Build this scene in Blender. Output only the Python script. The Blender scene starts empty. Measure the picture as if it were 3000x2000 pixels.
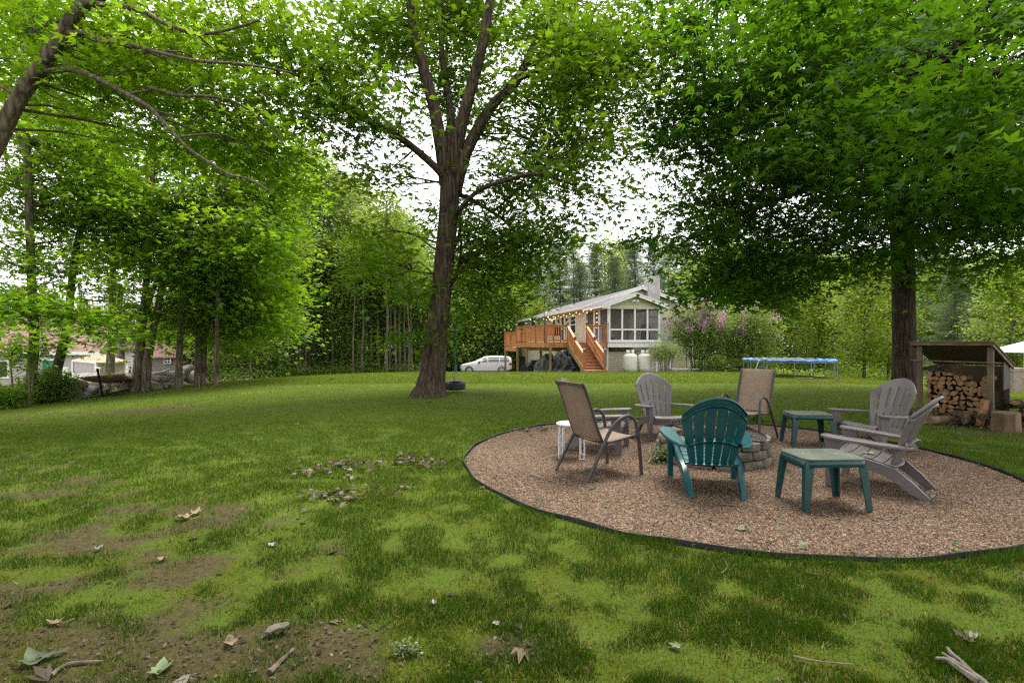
import bpy, bmesh, math, random
import numpy as np
from mathutils import Vector, Matrix

# ------------------------------------------------------------------ camera, sky, sun, exposure
SC = bpy.context.scene
COL = SC.collection
CAMZ = 1.48
cam_d = bpy.data.cameras.new("camera")
cam = bpy.data.objects.new("camera", cam_d)
COL.objects.link(cam)
cam.location = (0, 0, CAMZ)
cam.rotation_euler = (math.radians(90), 0, 0)
cam_d.lens = 18.0
cam_d.sensor_width = 36.0
cam_d.clip_end = 900
cam_d.clip_start = 0.05
SC.camera = cam

SUN_EL, SUN_AZ = math.radians(68), math.radians(30)     # azimuth measured from +Y, clockwise
world = bpy.data.worlds.new("World")
SC.world = world
world.use_nodes = True
wn, wl = world.node_tree.nodes, world.node_tree.links
bg = wn["Background"]
sky = wn.new("ShaderNodeTexSky")
sky.sky_type = 'NISHITA'
sky.sun_disc = False
sky.sun_elevation = SUN_EL
sky.sun_rotation = SUN_AZ
sky.air_density = 1.0
sky.dust_density = 2.0
sky.ozone_density = 1.0
hs = wn.new("ShaderNodeHueSaturation")                   # overcast: a nearly colourless sky
hs.inputs["Saturation"].default_value = 0.10
wl.new(sky.outputs[0], hs.inputs["Color"])
cl = wn.new("ShaderNodeMix"); cl.data_type = 'RGBA'                # even bright cloud over most of it
cl.inputs[0].default_value = 0.75
wl.new(hs.outputs[0], cl.inputs[6]); cl.inputs[7].default_value = (3.55, 3.45, 3.60, 1)
wl.new(cl.outputs[2], bg.inputs[0])
bg.inputs[1].default_value = 0.15
sun_d = bpy.data.lights.new("sun", 'SUN')
sun_d.energy = 1.5
sun_d.angle = math.radians(25)
sun_d.color = (1.0, 0.96, 0.9)
sun = bpy.data.objects.new("sun", sun_d)
COL.objects.link(sun)
sd = Vector((math.sin(SUN_AZ) * math.cos(SUN_EL), math.cos(SUN_AZ) * math.cos(SUN_EL), math.sin(SUN_EL)))
sun.rotation_euler = sd.to_track_quat('Z', 'Y').to_euler()
sun.location = sd * 60
vs = SC.view_settings
SC.display_settings.display_device = 'sRGB'
vs.view_transform = 'Standard'
vs.look = 'None'
vs.exposure = 2.05
vs.gamma = 1.0
SC.cycles.max_bounces = 12
SC.cycles.diffuse_bounces = 7
SC.cycles.transparent_max_bounces = 16
SC.cycles.use_denoising = False
SC.cycles.filter_width = 1.3
SC.cycles.sample_clamp_direct = 12
SC.cycles.sample_clamp_indirect = 6

# ------------------------------------------------------------------ terrain and picture helpers
def sp(t, w):
    return w * np.logaddexp(0, np.asarray(t, float) / w)

def Z(x, y):
    a = 0.065 * (sp(y - 25, 1.5) - sp(np.asarray(y, float) - 66, 4))
    l = 0.07 * (sp(-np.asarray(x, float) - 8, 1.5) - sp(-np.asarray(x, float) - 25, 2))
    r = 0.09 * (sp(np.asarray(x, float) - 13.5, 1) - sp(np.asarray(x, float) - 26, 2))
    return -(a + l + r)

def at(px, py, d):
    return Vector(((px - 1500) / 1500 * d, d, CAMZ - (py - 1000) / 1500 * d))

def ground(px, py):
    ds = np.arange(1.5, 120, 0.02)
    zs = CAMZ - (py - 1000) / 1500 * ds
    zt = Z((px - 1500) / 1500 * ds, ds)
    k = np.argmax(zs < zt) if np.any(zs < zt) else len(ds) - 1
    d = float(ds[k])
    x = (px - 1500) / 1500 * d
    return Vector((x, d, float(Z(x, d))))

def onz(x, y, dz=0.0):
    return Vector((x, y, float(Z(x, y)) + dz))

def vnoise(x, y, seed=0):
    x = np.asarray(x, float); y = np.asarray(y, float)
    xi, yi = np.floor(x).astype(np.int64), np.floor(y).astype(np.int64)
    fx, fy = x - xi, y - yi
    fx = fx * fx * (3 - 2 * fx); fy = fy * fy * (3 - 2 * fy)
    def h(i, j):
        n = (i * 374761393 + j * 668265263 + seed * 1442695041) & 0x7fffffff
        n = ((n ^ (n >> 13)) * 1274126177) & 0x7fffffff
        return ((n ^ (n >> 16)) & 0xffff) / 65535.0
    return (h(xi, yi) * (1 - fx) + h(xi + 1, yi) * fx) * (1 - fy) + (h(xi, yi + 1) * (1 - fx) + h(xi + 1, yi + 1) * fx) * fy

def fbm(x, y, seed=0, oct=4):
    s, a, t = 0, 1.0, 0
    for k in range(oct):
        s = s + a * vnoise(np.asarray(x) * 2 ** k, np.asarray(y) * 2 ** k, seed + k * 17); t += a; a *= 0.5
    return s / t

# ------------------------------------------------------------------ materials
def new_mat(name):
    m = bpy.data.materials.new(name)
    m.use_nodes = True
    n, l = m.node_tree.nodes, m.node_tree.links
    return m, n, l, n["Principled BSDF"]

def ramp(n, stops):
    r = n.new("ShaderNodeValToRGB")
    e = r.color_ramp.elements
    while len(e) < len(stops): e.new(0.5)
    for q, (p, c) in zip(e, stops):
        q.position = p; q.color = (*c, 1)
    return r

def mat(name, col, rough=0.6, var=0.12, scale=6.0, bump=0.0, bscale=40.0, metal=0.0, stretch=(1, 1, 1), spec=0.5, detail=4.0, dirt=None, dirt_amt=0.0):
    m, n, l, p = new_mat(name)
    tc = n.new("ShaderNodeTexCoord")
    mp = n.new("ShaderNodeMapping"); mp.inputs["Scale"].default_value = stretch
    l.new(tc.outputs["Object"], mp.inputs["Vector"])
    nz = n.new("ShaderNodeTexNoise"); nz.inputs["Scale"].default_value = scale; nz.inputs["Detail"].default_value = detail
    l.new(mp.outputs[0], nz.inputs["Vector"])
    a = tuple(max(0, c * (1 - 2.2 * var)) for c in col); b = tuple(min(1, c * (1 + 2.2 * var)) for c in col)
    r = ramp(n, [(0.28, a), (0.72, b)])
    l.new(nz.outputs["Fac"], r.inputs[0])
    out = r.outputs[0]
    if dirt is not None:
        n2 = n.new("ShaderNodeTexNoise"); n2.inputs["Scale"].default_value = scale * 0.6; n2.inputs["Detail"].default_value = 8; n2.inputs["Roughness"].default_value = 0.7
        l.new(tc.outputs["Object"], n2.inputs["Vector"])
        mr = n.new("ShaderNodeMapRange"); mr.inputs[1].default_value = 0.5; mr.inputs[2].default_value = 0.68; mr.inputs[4].default_value = dirt_amt
        l.new(n2.outputs["Fac"], mr.inputs[0])
        mx = n.new("ShaderNodeMix"); mx.data_type = 'RGBA'
        l.new(mr.outputs[0], mx.inputs[0]); l.new(out, mx.inputs[6]); mx.inputs[7].default_value = (*dirt, 1)
        out = mx.outputs[2]
    l.new(out, p.inputs["Base Color"])
    p.inputs["Roughness"].default_value = rough
    p.inputs["Metallic"].default_value = metal
    p.inputs["Specular IOR Level"].default_value = spec
    if bump:
        nb = n.new("ShaderNodeTexNoise"); nb.inputs["Scale"].default_value = bscale; nb.inputs["Detail"].default_value = 5
        l.new(mp.outputs[0], nb.inputs["Vector"])
        bp = n.new("ShaderNodeBump"); bp.inputs["Strength"].default_value = bump; bp.inputs["Distance"].default_value = 0.02
        l.new(nb.outputs["Fac"], bp.inputs["Height"]); l.new(bp.outputs[0], p.inputs["Normal"])
    return m

def bark_mat(name, dark, light, scale=1.0, strength=1.0):
    m, n, l, p = new_mat(name)
    tc = n.new("ShaderNodeTexCoord")
    mp = n.new("ShaderNodeMapping"); mp.inputs["Scale"].default_value = (14 * scale, 14 * scale, 2.2 * scale)
    l.new(tc.outputs["Object"], mp.inputs["Vector"])
    nz = n.new("ShaderNodeTexNoise"); nz.inputs["Scale"].default_value = 1.0; nz.inputs["Detail"].default_value = 6; nz.inputs["Distortion"].default_value = 0.6
    l.new(mp.outputs[0], nz.inputs["Vector"])
    vo = n.new("ShaderNodeTexVoronoi"); vo.feature = 'DISTANCE_TO_EDGE'; vo.inputs["Scale"].default_value = 1.1
    mx0 = n.new("ShaderNodeMix"); mx0.data_type = 'VECTOR'; mx0.inputs[0].default_value = 0.35
    l.new(mp.outputs[0], mx0.inputs[4]); l.new(nz.outputs["Color"], mx0.inputs[5])
    l.new(mx0.outputs[1], vo.inputs["Vector"])
    mul = n.new("ShaderNodeMath"); mul.operation = 'MULTIPLY_ADD'
    l.new(vo.outputs["Distance"], mul.inputs[0]); mul.inputs[1].default_value = 1.3; l.new(nz.outputs["Fac"], mul.inputs[2])
    r = ramp(n, [(0.35, dark), (0.95, light)])
    l.new(mul.outputs[0], r.inputs[0])
    big = n.new("ShaderNodeTexNoise"); big.inputs["Scale"].default_value = 2.3; big.inputs["Detail"].default_value = 5
    l.new(tc.outputs["Object"], big.inputs["Vector"])
    mr = n.new("ShaderNodeMapRange"); mr.inputs[1].default_value = 0.5; mr.inputs[2].default_value = 0.75; mr.inputs[4].default_value = 0.55
    l.new(big.outputs["Fac"], mr.inputs[0])
    mx = n.new("ShaderNodeMix"); mx.data_type = 'RGBA'
    l.new(mr.outputs[0], mx.inputs[0]); l.new(r.outputs[0], mx.inputs[6]); mx.inputs[7].default_value = (light[0] * 1.15, light[1] * 1.3, light[2] * 1.1, 1)   # lichen
    l.new(mx.outputs[2], p.inputs["Base Color"])
    p.inputs["Roughness"].default_value = 0.95; p.inputs["Specular IOR Level"].default_value = 0.15
    bp = n.new("ShaderNodeBump"); bp.inputs["Strength"].default_value = strength; bp.inputs["Distance"].default_value = 0.05
    l.new(mul.outputs[0], bp.inputs["Height"]); l.new(bp.outputs[0], p.inputs["Normal"])
    return m

def leaf_mat(name, c0, c1, c2, trans=0.45, gloss=0.05, tboost=(1.5, 1.25, 0.5)):
    """albedo runs c0 -> c1 -> c2 with the leaf's own 'tint'; light also comes through the blade"""
    m = bpy.data.materials.new(name); m.use_nodes = True
    n, l = m.node_tree.nodes, m.node_tree.links
    n.clear()
    out = n.new("ShaderNodeOutputMaterial")
    a = n.new("ShaderNodeAttribute"); a.attribute_name = "tint"
    r = ramp(n, [(0.0, c0), (0.5, c1), (1.0, c2)])
    l.new(a.outputs["Fac"], r.inputs[0])
    df = n.new("ShaderNodeBsdfDiffuse"); l.new(r.outputs[0], df.inputs[0])
    tb = n.new("ShaderNodeMix"); tb.data_type = 'RGBA'; tb.blend_type = 'MULTIPLY'; tb.inputs[0].default_value = 1
    l.new(r.outputs[0], tb.inputs[6]); tb.inputs[7].default_value = (*tboost, 1)
    tr = n.new("ShaderNodeBsdfTranslucent"); l.new(tb.outputs[2], tr.inputs[0])
    m1 = n.new("ShaderNodeMixShader"); m1.inputs[0].default_value = trans
    l.new(df.outputs[0], m1.inputs[1]); l.new(tr.outputs[0], m1.inputs[2])
    gl = n.new("ShaderNodeBsdfGlossy"); gl.inputs["Roughness"].default_value = 0.45
    m2 = n.new("ShaderNodeMixShader"); m2.inputs[0].default_value = gloss
    l.new(m1.outputs[0], m2.inputs[1]); l.new(gl.outputs[0], m2.inputs[2])
    l.new(m2.outputs[0], out.inputs[0])
    return m

def tint_mat(name, stops, rough=0.9):
    m, n, l, p = new_mat(name)
    a = n.new("ShaderNodeAttribute"); a.attribute_name = "tint"
    r = ramp(n, stops); l.new(a.outputs["Fac"], r.inputs[0])
    l.new(r.outputs[0], p.inputs["Base Color"])
    p.inputs["Roughness"].default_value = rough; p.inputs["Specular IOR Level"].default_value = 0.2
    return m

def emit_mat(name, col, s):
    m, n, l, p = new_mat(name)
    p.inputs["Base Color"].default_value = (*col, 1)
    p.inputs["Emission Color"].default_value = (*col, 1); p.inputs["Emission Strength"].default_value = s
    return m

# ------------------------------------------------------------------ mesh building
ORG = {}

class MB:
    def __init__(s): s.v, s.f, s.m = [], [], []
    def add(s, vs, fs, mi=0):
        o = len(s.v); s.v.extend([tuple(p) for p in vs])
        s.f.extend([tuple(o + i for i in f) for f in fs]); s.m.extend([mi] * len(fs)); return s
    def box(s, c, d, R=None, mi=0, taper=1.0):
        c = Vector(c); h = Vector(d) / 2; P = []
        for z in (-1, 1):
            k = taper if z > 0 else 1
            for x, y in ((-1, -1), (1, -1), (1, 1), (-1, 1)):
                q = Vector((x * h.x * k, y * h.y * k, z * h.z)); P.append(c + (R @ q if R else q))
        return s.add(P, [(3, 2, 1, 0), (4, 5, 6, 7), (0, 1, 5, 4), (1, 2, 6, 5), (2, 3, 7, 6), (3, 0, 4, 7)], mi)
    def bar(s, p0, p1, w, h, up=(0, 0, 1), mi=0, w1=None, h1=None):
        p0, p1 = Vector(p0), Vector(p1); d = (p1 - p0).normalized()
        u = Vector(up); sx = d.cross(u)
        if sx.length < 1e-4: sx = d.cross(Vector((0, 1, 0)))
        sx.normalize(); uy = sx.cross(d).normalized(); P = []
        for p, ww, hh in ((p0, w, h), (p1, w1 or w, h1 or h)):
            for a, b in ((-1, -1), (1, -1), (1, 1), (-1, 1)): P.append(p + sx * a * ww / 2 + uy * b * hh / 2)
        return s.add(P, [(3, 2, 1, 0), (4, 5, 6, 7), (0, 1, 5, 4), (1, 2, 6, 5), (2, 3, 7, 6), (3, 0, 4, 7)], mi)
    def tube(s, pts, rads, n=8, cap=True, mi=0, flat=1.0, wob=0.0, rng=None):
        pts = [Vector(p) for p in pts]
        if not hasattr(rads, '__len__'): rads = [rads] * len(pts)
        V = []; prev = None
        for i, p in enumerate(pts):
            t = (pts[min(i + 1, len(pts) - 1)] - pts[max(i - 1, 0)])
            if t.length < 1e-9: t = Vector((0, 0, 1))
            t.normalize()
            if prev is None:
                a = Vector((1, 0, 0)) if abs(t.x) < 0.8 else Vector((0, 1, 0))
                u = (a - t * a.dot(t)).normalized()
            else:
                u = prev - t * prev.dot(t)
                u = u.normalized() if u.length > 1e-6 else Vector((1, 0, 0))
            prev = u; w = t.cross(u)
            for k in range(n):
                an = 2 * math.pi * k / n
                r = rads[i] * (1 + (wob * (rng.random() - 0.5) if wob else 0))
                V.append(p + u * math.cos(an) * r + w * math.sin(an) * r * flat)
        F = []
        for i in range(len(pts) - 1):
            for k in range(n):
                a, b = i * n + k, i * n + (k + 1) % n
                F.append((a, b, b + n, a + n))
        if cap:
            F.append(tuple(range(n - 1, -1, -1))); F.append(tuple(range((len(pts) - 1) * n, len(pts) * n)))
        return s.add(V, F, mi)
    def lathe(s, prof, c=(0, 0, 0), n=24, R=None, mi=0, closed=False):
        c = Vector(c); V = []
        for r, z in prof:
            for k in range(n):
                a = 2 * math.pi * k / n; q = Vector((r * math.cos(a), r * math.sin(a), z)); V.append(c + (R @ q if R else q))
        F = []; m = len(prof)
        for i in range(m if closed else m - 1):
            j = (i + 1) % m
            for k in range(n):
                F.append((i * n + k, i * n + (k + 1) % n, j * n + (k + 1) % n, j * n + k))
        if not closed:
            if prof[0][0] > 1e-6: F.append(tuple(range(n - 1, -1, -1)))
            if prof[-1][0] > 1e-6: F.append(tuple(range((m - 1) * n, m * n)))
        return s.add(V, F, mi)
    def prism(s, poly, ext, mi=0):
        """poly: list of 3d points (planar), ext: vector"""
        e = Vector(ext); P = [Vector(p) for p in poly]; n = len(P)
        F = [tuple(range(n - 1, -1, -1)), tuple(range(n, 2 * n))] + [(i, (i + 1) % n, n + (i + 1) % n, n + i) for i in range(n)]
        return s.add(P + [p + e for p in P], F, mi)
    def quad(s, a, b, c, d, mi=0): return s.add([a, b, c, d], [(0, 1, 2, 3)], mi)
    def sheet(s, rows, mi=0, skip=None):
        n = len(rows[0]); V = [p for r in rows for p in r]; F = []
        for i in range(len(rows) - 1):
            for j in range(n - 1):
                if skip and skip(i, j): continue
                F.append((i * n + j, i * n + j + 1, (i + 1) * n + j + 1, (i + 1) * n + j))
        return s.add(V, F, mi)
    def build(s, name, mats, parent=None, smooth=None, bevel=0.0, solid=0.0, local=False):
        me = bpy.data.meshes.new(name)
        o = bpy.data.objects.new(name, me); COL.objects.link(o)
        org = ORG.get(parent.name, Vector((0, 0, 0))) if parent is not None else Vector((0, 0, 0))
        V = s.v if local else [(p[0] - org.x, p[1] - org.y, p[2] - org.z) for p in s.v]
        me.from_pydata(V, [], s.f)
        for q in (mats if isinstance(mats, (list, tuple)) else [mats]): me.materials.append(q)
        if any(s.m): me.polygons.foreach_set("material_index", s.m)
        if smooth is not None:
            me.polygons.foreach_set("use_smooth", [True] * len(me.polygons))
            me.set_sharp_from_angle(angle=math.radians(smooth))
        me.update()
        if parent is not None: o.parent = parent
        ORG[o.name] = org if not local else Vector((0, 0, 0))
        if solid:
            q = o.modifiers.new("solid", 'SOLIDIFY'); q.thickness = solid; q.offset = 0
        if bevel:
            q = o.modifiers.new("bevel", 'BEVEL'); q.width = bevel; q.segments = 2; q.limit_method = 'ANGLE'; q.angle_limit = math.radians(40)
        return o

def tag(o, label=None, cat=None, group=None, kind=None):
    if label: o["label"] = label
    if cat: o["category"] = cat
    if group: o["group"] = group
    if kind or cat: o["kind"] = kind or "thing"
    return o

def thing(name, label, cat, loc=(0, 0, 0), rz=0.0, group=None):
    o = bpy.data.objects.new(name, None); COL.objects.link(o)
    o.location = loc; o.rotation_euler = (0, 0, rz); o.empty_display_size = 0.1
    ORG[o.name] = Vector(loc)
    return tag(o, label, cat, group)

def copy_tree(o, parent=None):
    c = o.copy(); COL.objects.link(c); c.parent = parent
    for ch in list(o.children): copy_tree(ch, c)
    return c

def dup(o, loc, rz=0.0, label=None, scale=None):
    c = copy_tree(o); c.location = loc; c.rotation_euler = (0, 0, rz)
    if scale is not None: c.scale = scale if hasattr(scale, '__len__') else (scale,) * 3
    if label: c["label"] = label
    return c

def smooth_path(pts, per=5):
    pts = [Vector(p) for p in pts]; out = []
    for i in range(len(pts) - 1):
        p0 = pts[max(i - 1, 0)]; p1 = pts[i]; p2 = pts[i + 1]; p3 = pts[min(i + 2, len(pts) - 1)]
        for k in range(per):
            t = k / per
            out.append(0.5 * ((2 * p1) + (p2 - p0) * t + (2 * p0 - 5 * p1 + 4 * p2 - p3) * t * t + (3 * p1 - p0 - 3 * p2 + p3) * t ** 3))
    out.append(pts[-1]); return out

# ------------------------------------------------------------------ many small faces at once
KITE3 = (np.array([[0, 0, 0], [.45, -.17, .05], [1, 0, -.10], [.45, .17, .05],
                   [.30, .10, .04], [.66, .52, -.08], [.22, .36, .02],
                   [.22, -.36, .02], [.66, -.52, -.08], [.30, -.10, .04]], float),
         [(0, 1, 2, 3), (0, 4, 5, 6), (0, 7, 8, 9)])
OAKLEAF = (np.array([[0, 0, 0], [.5, -.14, .05], [1.05, 0, -.12], [.5, .14, .05],
                     [.40, .09, .04], [.78, .34, -.06], [.32, .24, .02],
                     [.32, -.24, .02], [.78, -.34, -.06], [.40, -.09, .04]], float),
           [(0, 1, 2, 3), (0, 4, 5, 6), (0, 7, 8, 9)])
KITE1 = (np.array([[0, 0, 0], [.5, -.30, .06], [1, 0, -.08], [.5, .30, .06]], float), [(0, 1, 2, 3)])
NEEDLE = (np.array([[0, 0, 0], [.5, -.07, .0], [1, 0, -.12], [.5, .07, .0]], float), [(0, 1, 2, 3)])
BLADE = (np.array([[0, -.5, 0], [0, .5, 0], [0, 0, 1]], float), [(0, 1, 2)])

def frames(Nn, T):
    Nn = Nn / np.linalg.norm(Nn, axis=1, keepdims=True)
    T = T - (T * Nn).sum(1, keepdims=True) * Nn
    T = T / np.maximum(np.linalg.norm(T, axis=1, keepdims=True), 1e-6)
    return Nn, T, np.cross(Nn, T)

def bulk(name, P, Nn, T, size, tmpl, tint, m, parent=None, wid=None):
    """one mesh of len(P) copies of a little template face set; returns the object"""
    V0, F0 = tmpl
    Nn, T, B = frames(Nn, T)
    size = np.broadcast_to(np.asarray(size, float), (len(P),)); wid = size if wid is None else np.broadcast_to(np.asarray(wid, float), (len(P),))
    V = (P[:, None, :] + V0[None, :, 0:1] * T[:, None, :] * size[:, None, None] + V0[None, :, 1:2] * B[:, None, :] * wid[:, None, None]
         + V0[None, :, 2:3] * Nn[:, None, :] * size[:, None, None]).reshape(-1, 3)
    return raw_mesh(name, V, F0, len(P), len(V0), tint, m, parent)

def raw_mesh(name, V, F0, M, k, tint, m, parent=None):
    org = ORG.get(parent.name, Vector((0, 0, 0))) if parent is not None else Vector((0, 0, 0))
    V = (V - np.array(org)).astype(np.float32)
    base = (np.arange(M) * k)[:, None]
    loops = np.concatenate([np.array(f)[None, :] + base for f in F0], axis=1)      # M x total
    lens = np.array([len(f) for f in F0])
    me = bpy.data.meshes.new(name)
    me.vertices.add(len(V)); me.vertices.foreach_set("co", V.ravel())
    me.loops.add(loops.size); me.loops.foreach_set("vertex_index", loops.ravel().astype(np.int32))
    L = np.tile(lens, M); st = np.concatenate([[0], np.cumsum(L)[:-1]]).astype(np.int32)
    me.polygons.add(len(L)); me.polygons.foreach_set("loop_start", st)
    me.update(calc_edges=True)
    a = me.attributes.new("tint", 'FLOAT', 'POINT')
    a.data.foreach_set("value", np.repeat(np.clip(tint, 0, 1), k).astype(np.float32))
    me.materials.append(m)
    o = bpy.data.objects.new(name, me); COL.objects.link(o)
    if parent is not None: o.parent = parent
    return o
# ------------------------------------------------------------------ palette
M = {}
M['grey_resin'] = mat('grey_resin', (.122, .107, .106), .42, .06, 5, .05, 60, dirt=(.10, .09, .075), dirt_amt=.5)
M['teal_resin'] = mat('teal_resin', (.003, .066, .070), .33, .06, 5, .05, 60, dirt=(.03, .10, .10), dirt_amt=.35)
M['teal_table'] = mat('teal_table', (.003, .042, .042), .38, .06, 5, .05, 60, dirt=(.06, .09, .07), dirt_amt=.5)
M['dusty_top'] = mat('dusty_top', (.065, .085, .06), .6, .15, 4, .05, 60, dirt=(.17, .155, .10), dirt_amt=.9)
M['sling'] = mat('sling', (.205, .145, .100), .8, .07, 9, .25, 300)
M['brown_metal'] = mat('brown_metal', (.040, .035, .033), .45, .15, 20, .1, 80)
M['white_metal'] = mat('white_metal', (.62, .62, .60), .45, .05, 10)
M['mesh_metal'] = mat('mesh_metal', (.035, .030, .028), .5, .25, 15, .2, 90, metal=.6)
M['pit_stone'] = mat('pit_stone', (.19, .165, .125), .95, .16, 7, .7, 30, dirt=(.07, .065, .05), dirt_amt=.7)
M['ash'] = mat('ash', (.05, .047, .045), 1.0, .3, 12, .6, 40)
M['edging'] = mat('edging', (.012, .012, .013), .5, .2, 12, .2, 40)
M['cedar'] = mat('cedar', (.42, .175, .062), .6, .17, 5, .2, 40, stretch=(1, 1, .25))
M['cedar_dark'] = mat('cedar_dark', (.33, .13, .045), .6, .17, 6, .2, 40)
M['tread'] = mat('tread', (.27, .115, .06), .6, .15, 8, .15, 40)
M['treated'] = mat('treated', (.25, .165, .065), .75, .2, 6, .25, 40, stretch=(1, 1, .3))
M['siding'] = mat('siding', (.50, .455, .33), .6, .04, 2, dirt=(.40, .37, .27), dirt_amt=.35)
M['trim'] = mat('trim', (.74, .73, .73), .5, .03, 5)
M['shingle'] = mat('shingle', (.10, .095, .092), .95, .2, 22, .4, 30, stretch=(1, 1, 4))
M['glass'] = mat('glass', (.02, .025, .025), .08, .1, 3, spec=.8)
M['concrete'] = mat('concrete', (.42, .40, .39), .9, .10, 3, .25, 25, dirt=(.33, .31, .28), dirt_amt=.6)
M['dark_wood'] = mat('dark_wood', (.055, .040, .028), .8, .2, 7)
M['tank'] = mat('tank', (.70, .68, .62), .45, .03, 3, dirt=(.55, .54, .42), dirt_amt=.4)
M['black_tarp'] = mat('black_tarp', (.020, .018, .018), .22, .25, 5, .7, 9)
M['grey_tarp'] = mat('grey_tarp', (.07, .068, .058), .5, .25, 5, .7, 9)
M['black'] = mat('black', (.012, .012, .012), .5, .2, 10)
M['rubber'] = mat('rubber', (.018, .018, .019), .6, .15, 12, .2, 60)
M['rope'] = mat('rope', (.03, .16, .17), .9, .15, 30)
M['bulb'] = emit_mat('bulb', (1.0, .62, .30), 1.1)
M['car_paint'] = mat('car_paint', (.62, .60, .59), .22, .02, 2, spec=.7)
M['car_glass'] = mat('car_glass', (.035, .035, .045), .06, .05, 2, spec=.9)
M['alloy'] = mat('alloy', (.55, .55, .56), .3, .04, 5, metal=.8)
M['lamp_glass'] = mat('lamp_glass', (.75, .76, .78), .1, .03, 5, spec=.9)
M['tail_red'] = mat('tail_red', (.25, .02, .02), .15, .05, 5, spec=.8)
M['blue_pad'] = mat('blue_pad', (.05, .22, .62), .5, .10, 8, .3, 20)
M['galv'] = mat('galv', (.22, .25, .24), .45, .1, 10, metal=.5)
M['plywood'] = mat('plywood', (.095, .062, .026), .85, .15, 4, .2, 20, stretch=(1, 1, .4), dirt=(.12, .085, .045), dirt_amt=.6)
M['grey_wood'] = mat('grey_wood', (.115, .085, .052), .9, .2, 5, .3, 30, stretch=(1, 1, .3))
M['log_end'] = mat('log_end', (.21, .12, .052), .9, .22, 14, .3, 40)
M['log_bark'] = bark_mat('log_bark', (.035, .026, .018), (.14, .10, .07), 1.5, .8)
M['stump_bark'] = mat('stump_bark', (.15, .10, .055), .95, .28, 9, .6, 40, stretch=(1, 1, .15))
M['fieldstone'] = mat('fieldstone', (.24, .22, .19), .95, .2, 4, .7, 18, dirt=(.10, .10, .06), dirt_amt=.6)
M['cedar_shingle'] = mat('cedar_shingle', (.38, .335, .325), .9, .16, 9, .3, 30, stretch=(1, 1, 3))
M['dark_shingle'] = mat('dark_shingle', (.20, .17, .15), .9, .16, 9, .3, 30, stretch=(1, 1, 3))
M['pink_roof'] = mat('pink_roof', (.24, .14, .12), .95, .10, 6, .3, 20)
M['brown_roof'] = mat('brown_roof', (.34, .23, .13), .95, .15, 8, .3, 20)
M['green_door'] = mat('green_door', (.025, .22, .13), .5, .05, 4)
M['hammock_fabric'] = mat('hammock_fabric', (.5, .28, .18), .9, .2, 18)
M['cream_pad'] = mat('cream_pad', (.60, .55, .46), .9, .08, 6)
M['parasol'] = mat('parasol', (.72, .74, .76), .8, .04, 4)
M['maroon'] = mat('maroon', (.16, .03, .03), .5, .1, 6)
M['lime'] = mat('lime', (.42, .50, .07), .7, .06, 6)
M['pale_brick'] = mat('pale_brick', (.24, .19, .16), .9, .15, 10)
M['asphalt'] = mat('asphalt', (.06, .06, .058), .95, .15, 20)
M['oak_bark'] = bark_mat('oak_bark', (.018, .013, .009), (.105, .078, .055), 1.0, 1.0)
M['maple_bark'] = bark_mat('maple_bark', (.014, .010, .008), (.070, .052, .038), 1.2, .8)
M['grey_bark'] = bark_mat('grey_bark', (.035, .027, .020), (.17, .135, .10), 1.0, .8)
M['pale_bark'] = bark_mat('pale_bark', (.045, .035, .026), (.24, .19, .145), 1.0, .8)
M['wood_bark'] = bark_mat('wood_bark', (.03, .024, .018), (.15, .115, .085), .8, .8)
M['twig'] = mat('twig', (.13, .10, .075), .95, .25, 20)
M['driftwood'] = mat('driftwood', (.12, .105, .08), .95, .2, 14, .6, 40, stretch=(1, 1, .2))

G = {}
G['oak'] = leaf_mat('oak_leaf', (.055, .135, .008), (.090, .205, .011), (.150, .280, .020), .56, .02)
G['maple'] = leaf_mat('maple_leaf', (.032, .100, .007), (.056, .155, .009), (.095, .215, .014), .55, .02)
G['bright'] = leaf_mat('bright_leaf', (.085, .205, .011), (.138, .290, .016), (.210, .365, .032), .6, .015)
G['wood'] = leaf_mat('wood_leaf', (.095, .180, .036), (.140, .245, .048), (.200, .305, .070), .55, .015)
G['greygreen'] = leaf_mat('greygreen_leaf', (.120, .200, .075), (.165, .250, .100), (.210, .305, .125), .5, .015)
G['pine'] = leaf_mat('haze_pale_needle', (.110, .165, .095), (.155, .215, .125), (.205, .265, .150), .4, .02, (1.2, 1.2, .7))  # distance haze put into the needle colour as paleness
G['lime'] = leaf_mat('lime_leaf', (.120, .210, .030), (.180, .280, .040), (.240, .330, .060), .5, .02)
G['lilac'] = leaf_mat('lilac_leaf', (.100, .180, .045), (.155, .250, .066), (.225, .330, .100), .48, .02)
G['flower'] = leaf_mat('lilac_flower', (.52, .22, .44), (.66, .34, .56), (.78, .48, .68), .35, .02, (1, 1, 1))
G['herb'] = leaf_mat('herb_leaf', (.035, .100, .010), (.055, .145, .014), (.095, .195, .020), .45, .01)
G['fern'] = leaf_mat('fern_leaf', (.060, .130, .020), (.100, .190, .026), (.170, .260, .040), .45)
G['grass'] = leaf_mat('grass_blade', (.020, .058, .003), (.038, .090, .005), (.080, .130, .010), .35, .015)
G['lawn_grass'] = leaf_mat('lawn_blade', (.045, .095, .006), (.088, .148, .008), (.160, .200, .030), .35, .02)
G['lawn_grass'] = leaf_mat('lawn_blade', (.050, .110, .006), (.095, .165, .012), (.165, .215, .030), .35, .02)
G['moss'] = leaf_mat('moss_tip', (.060, .080, .005), (.098, .122, .008), (.155, .175, .016), .3, .01)
G['straw'] = leaf_mat('straw_blade', (.16, .14, .05), (.24, .20, .08), (.32, .28, .13), .3, .02)
G['litter'] = leaf_mat('dead_leaf', (.030, .021, .012), (.095, .068, .038), (.230, .185, .130), .2, .03, (1, .9, .7))
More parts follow.
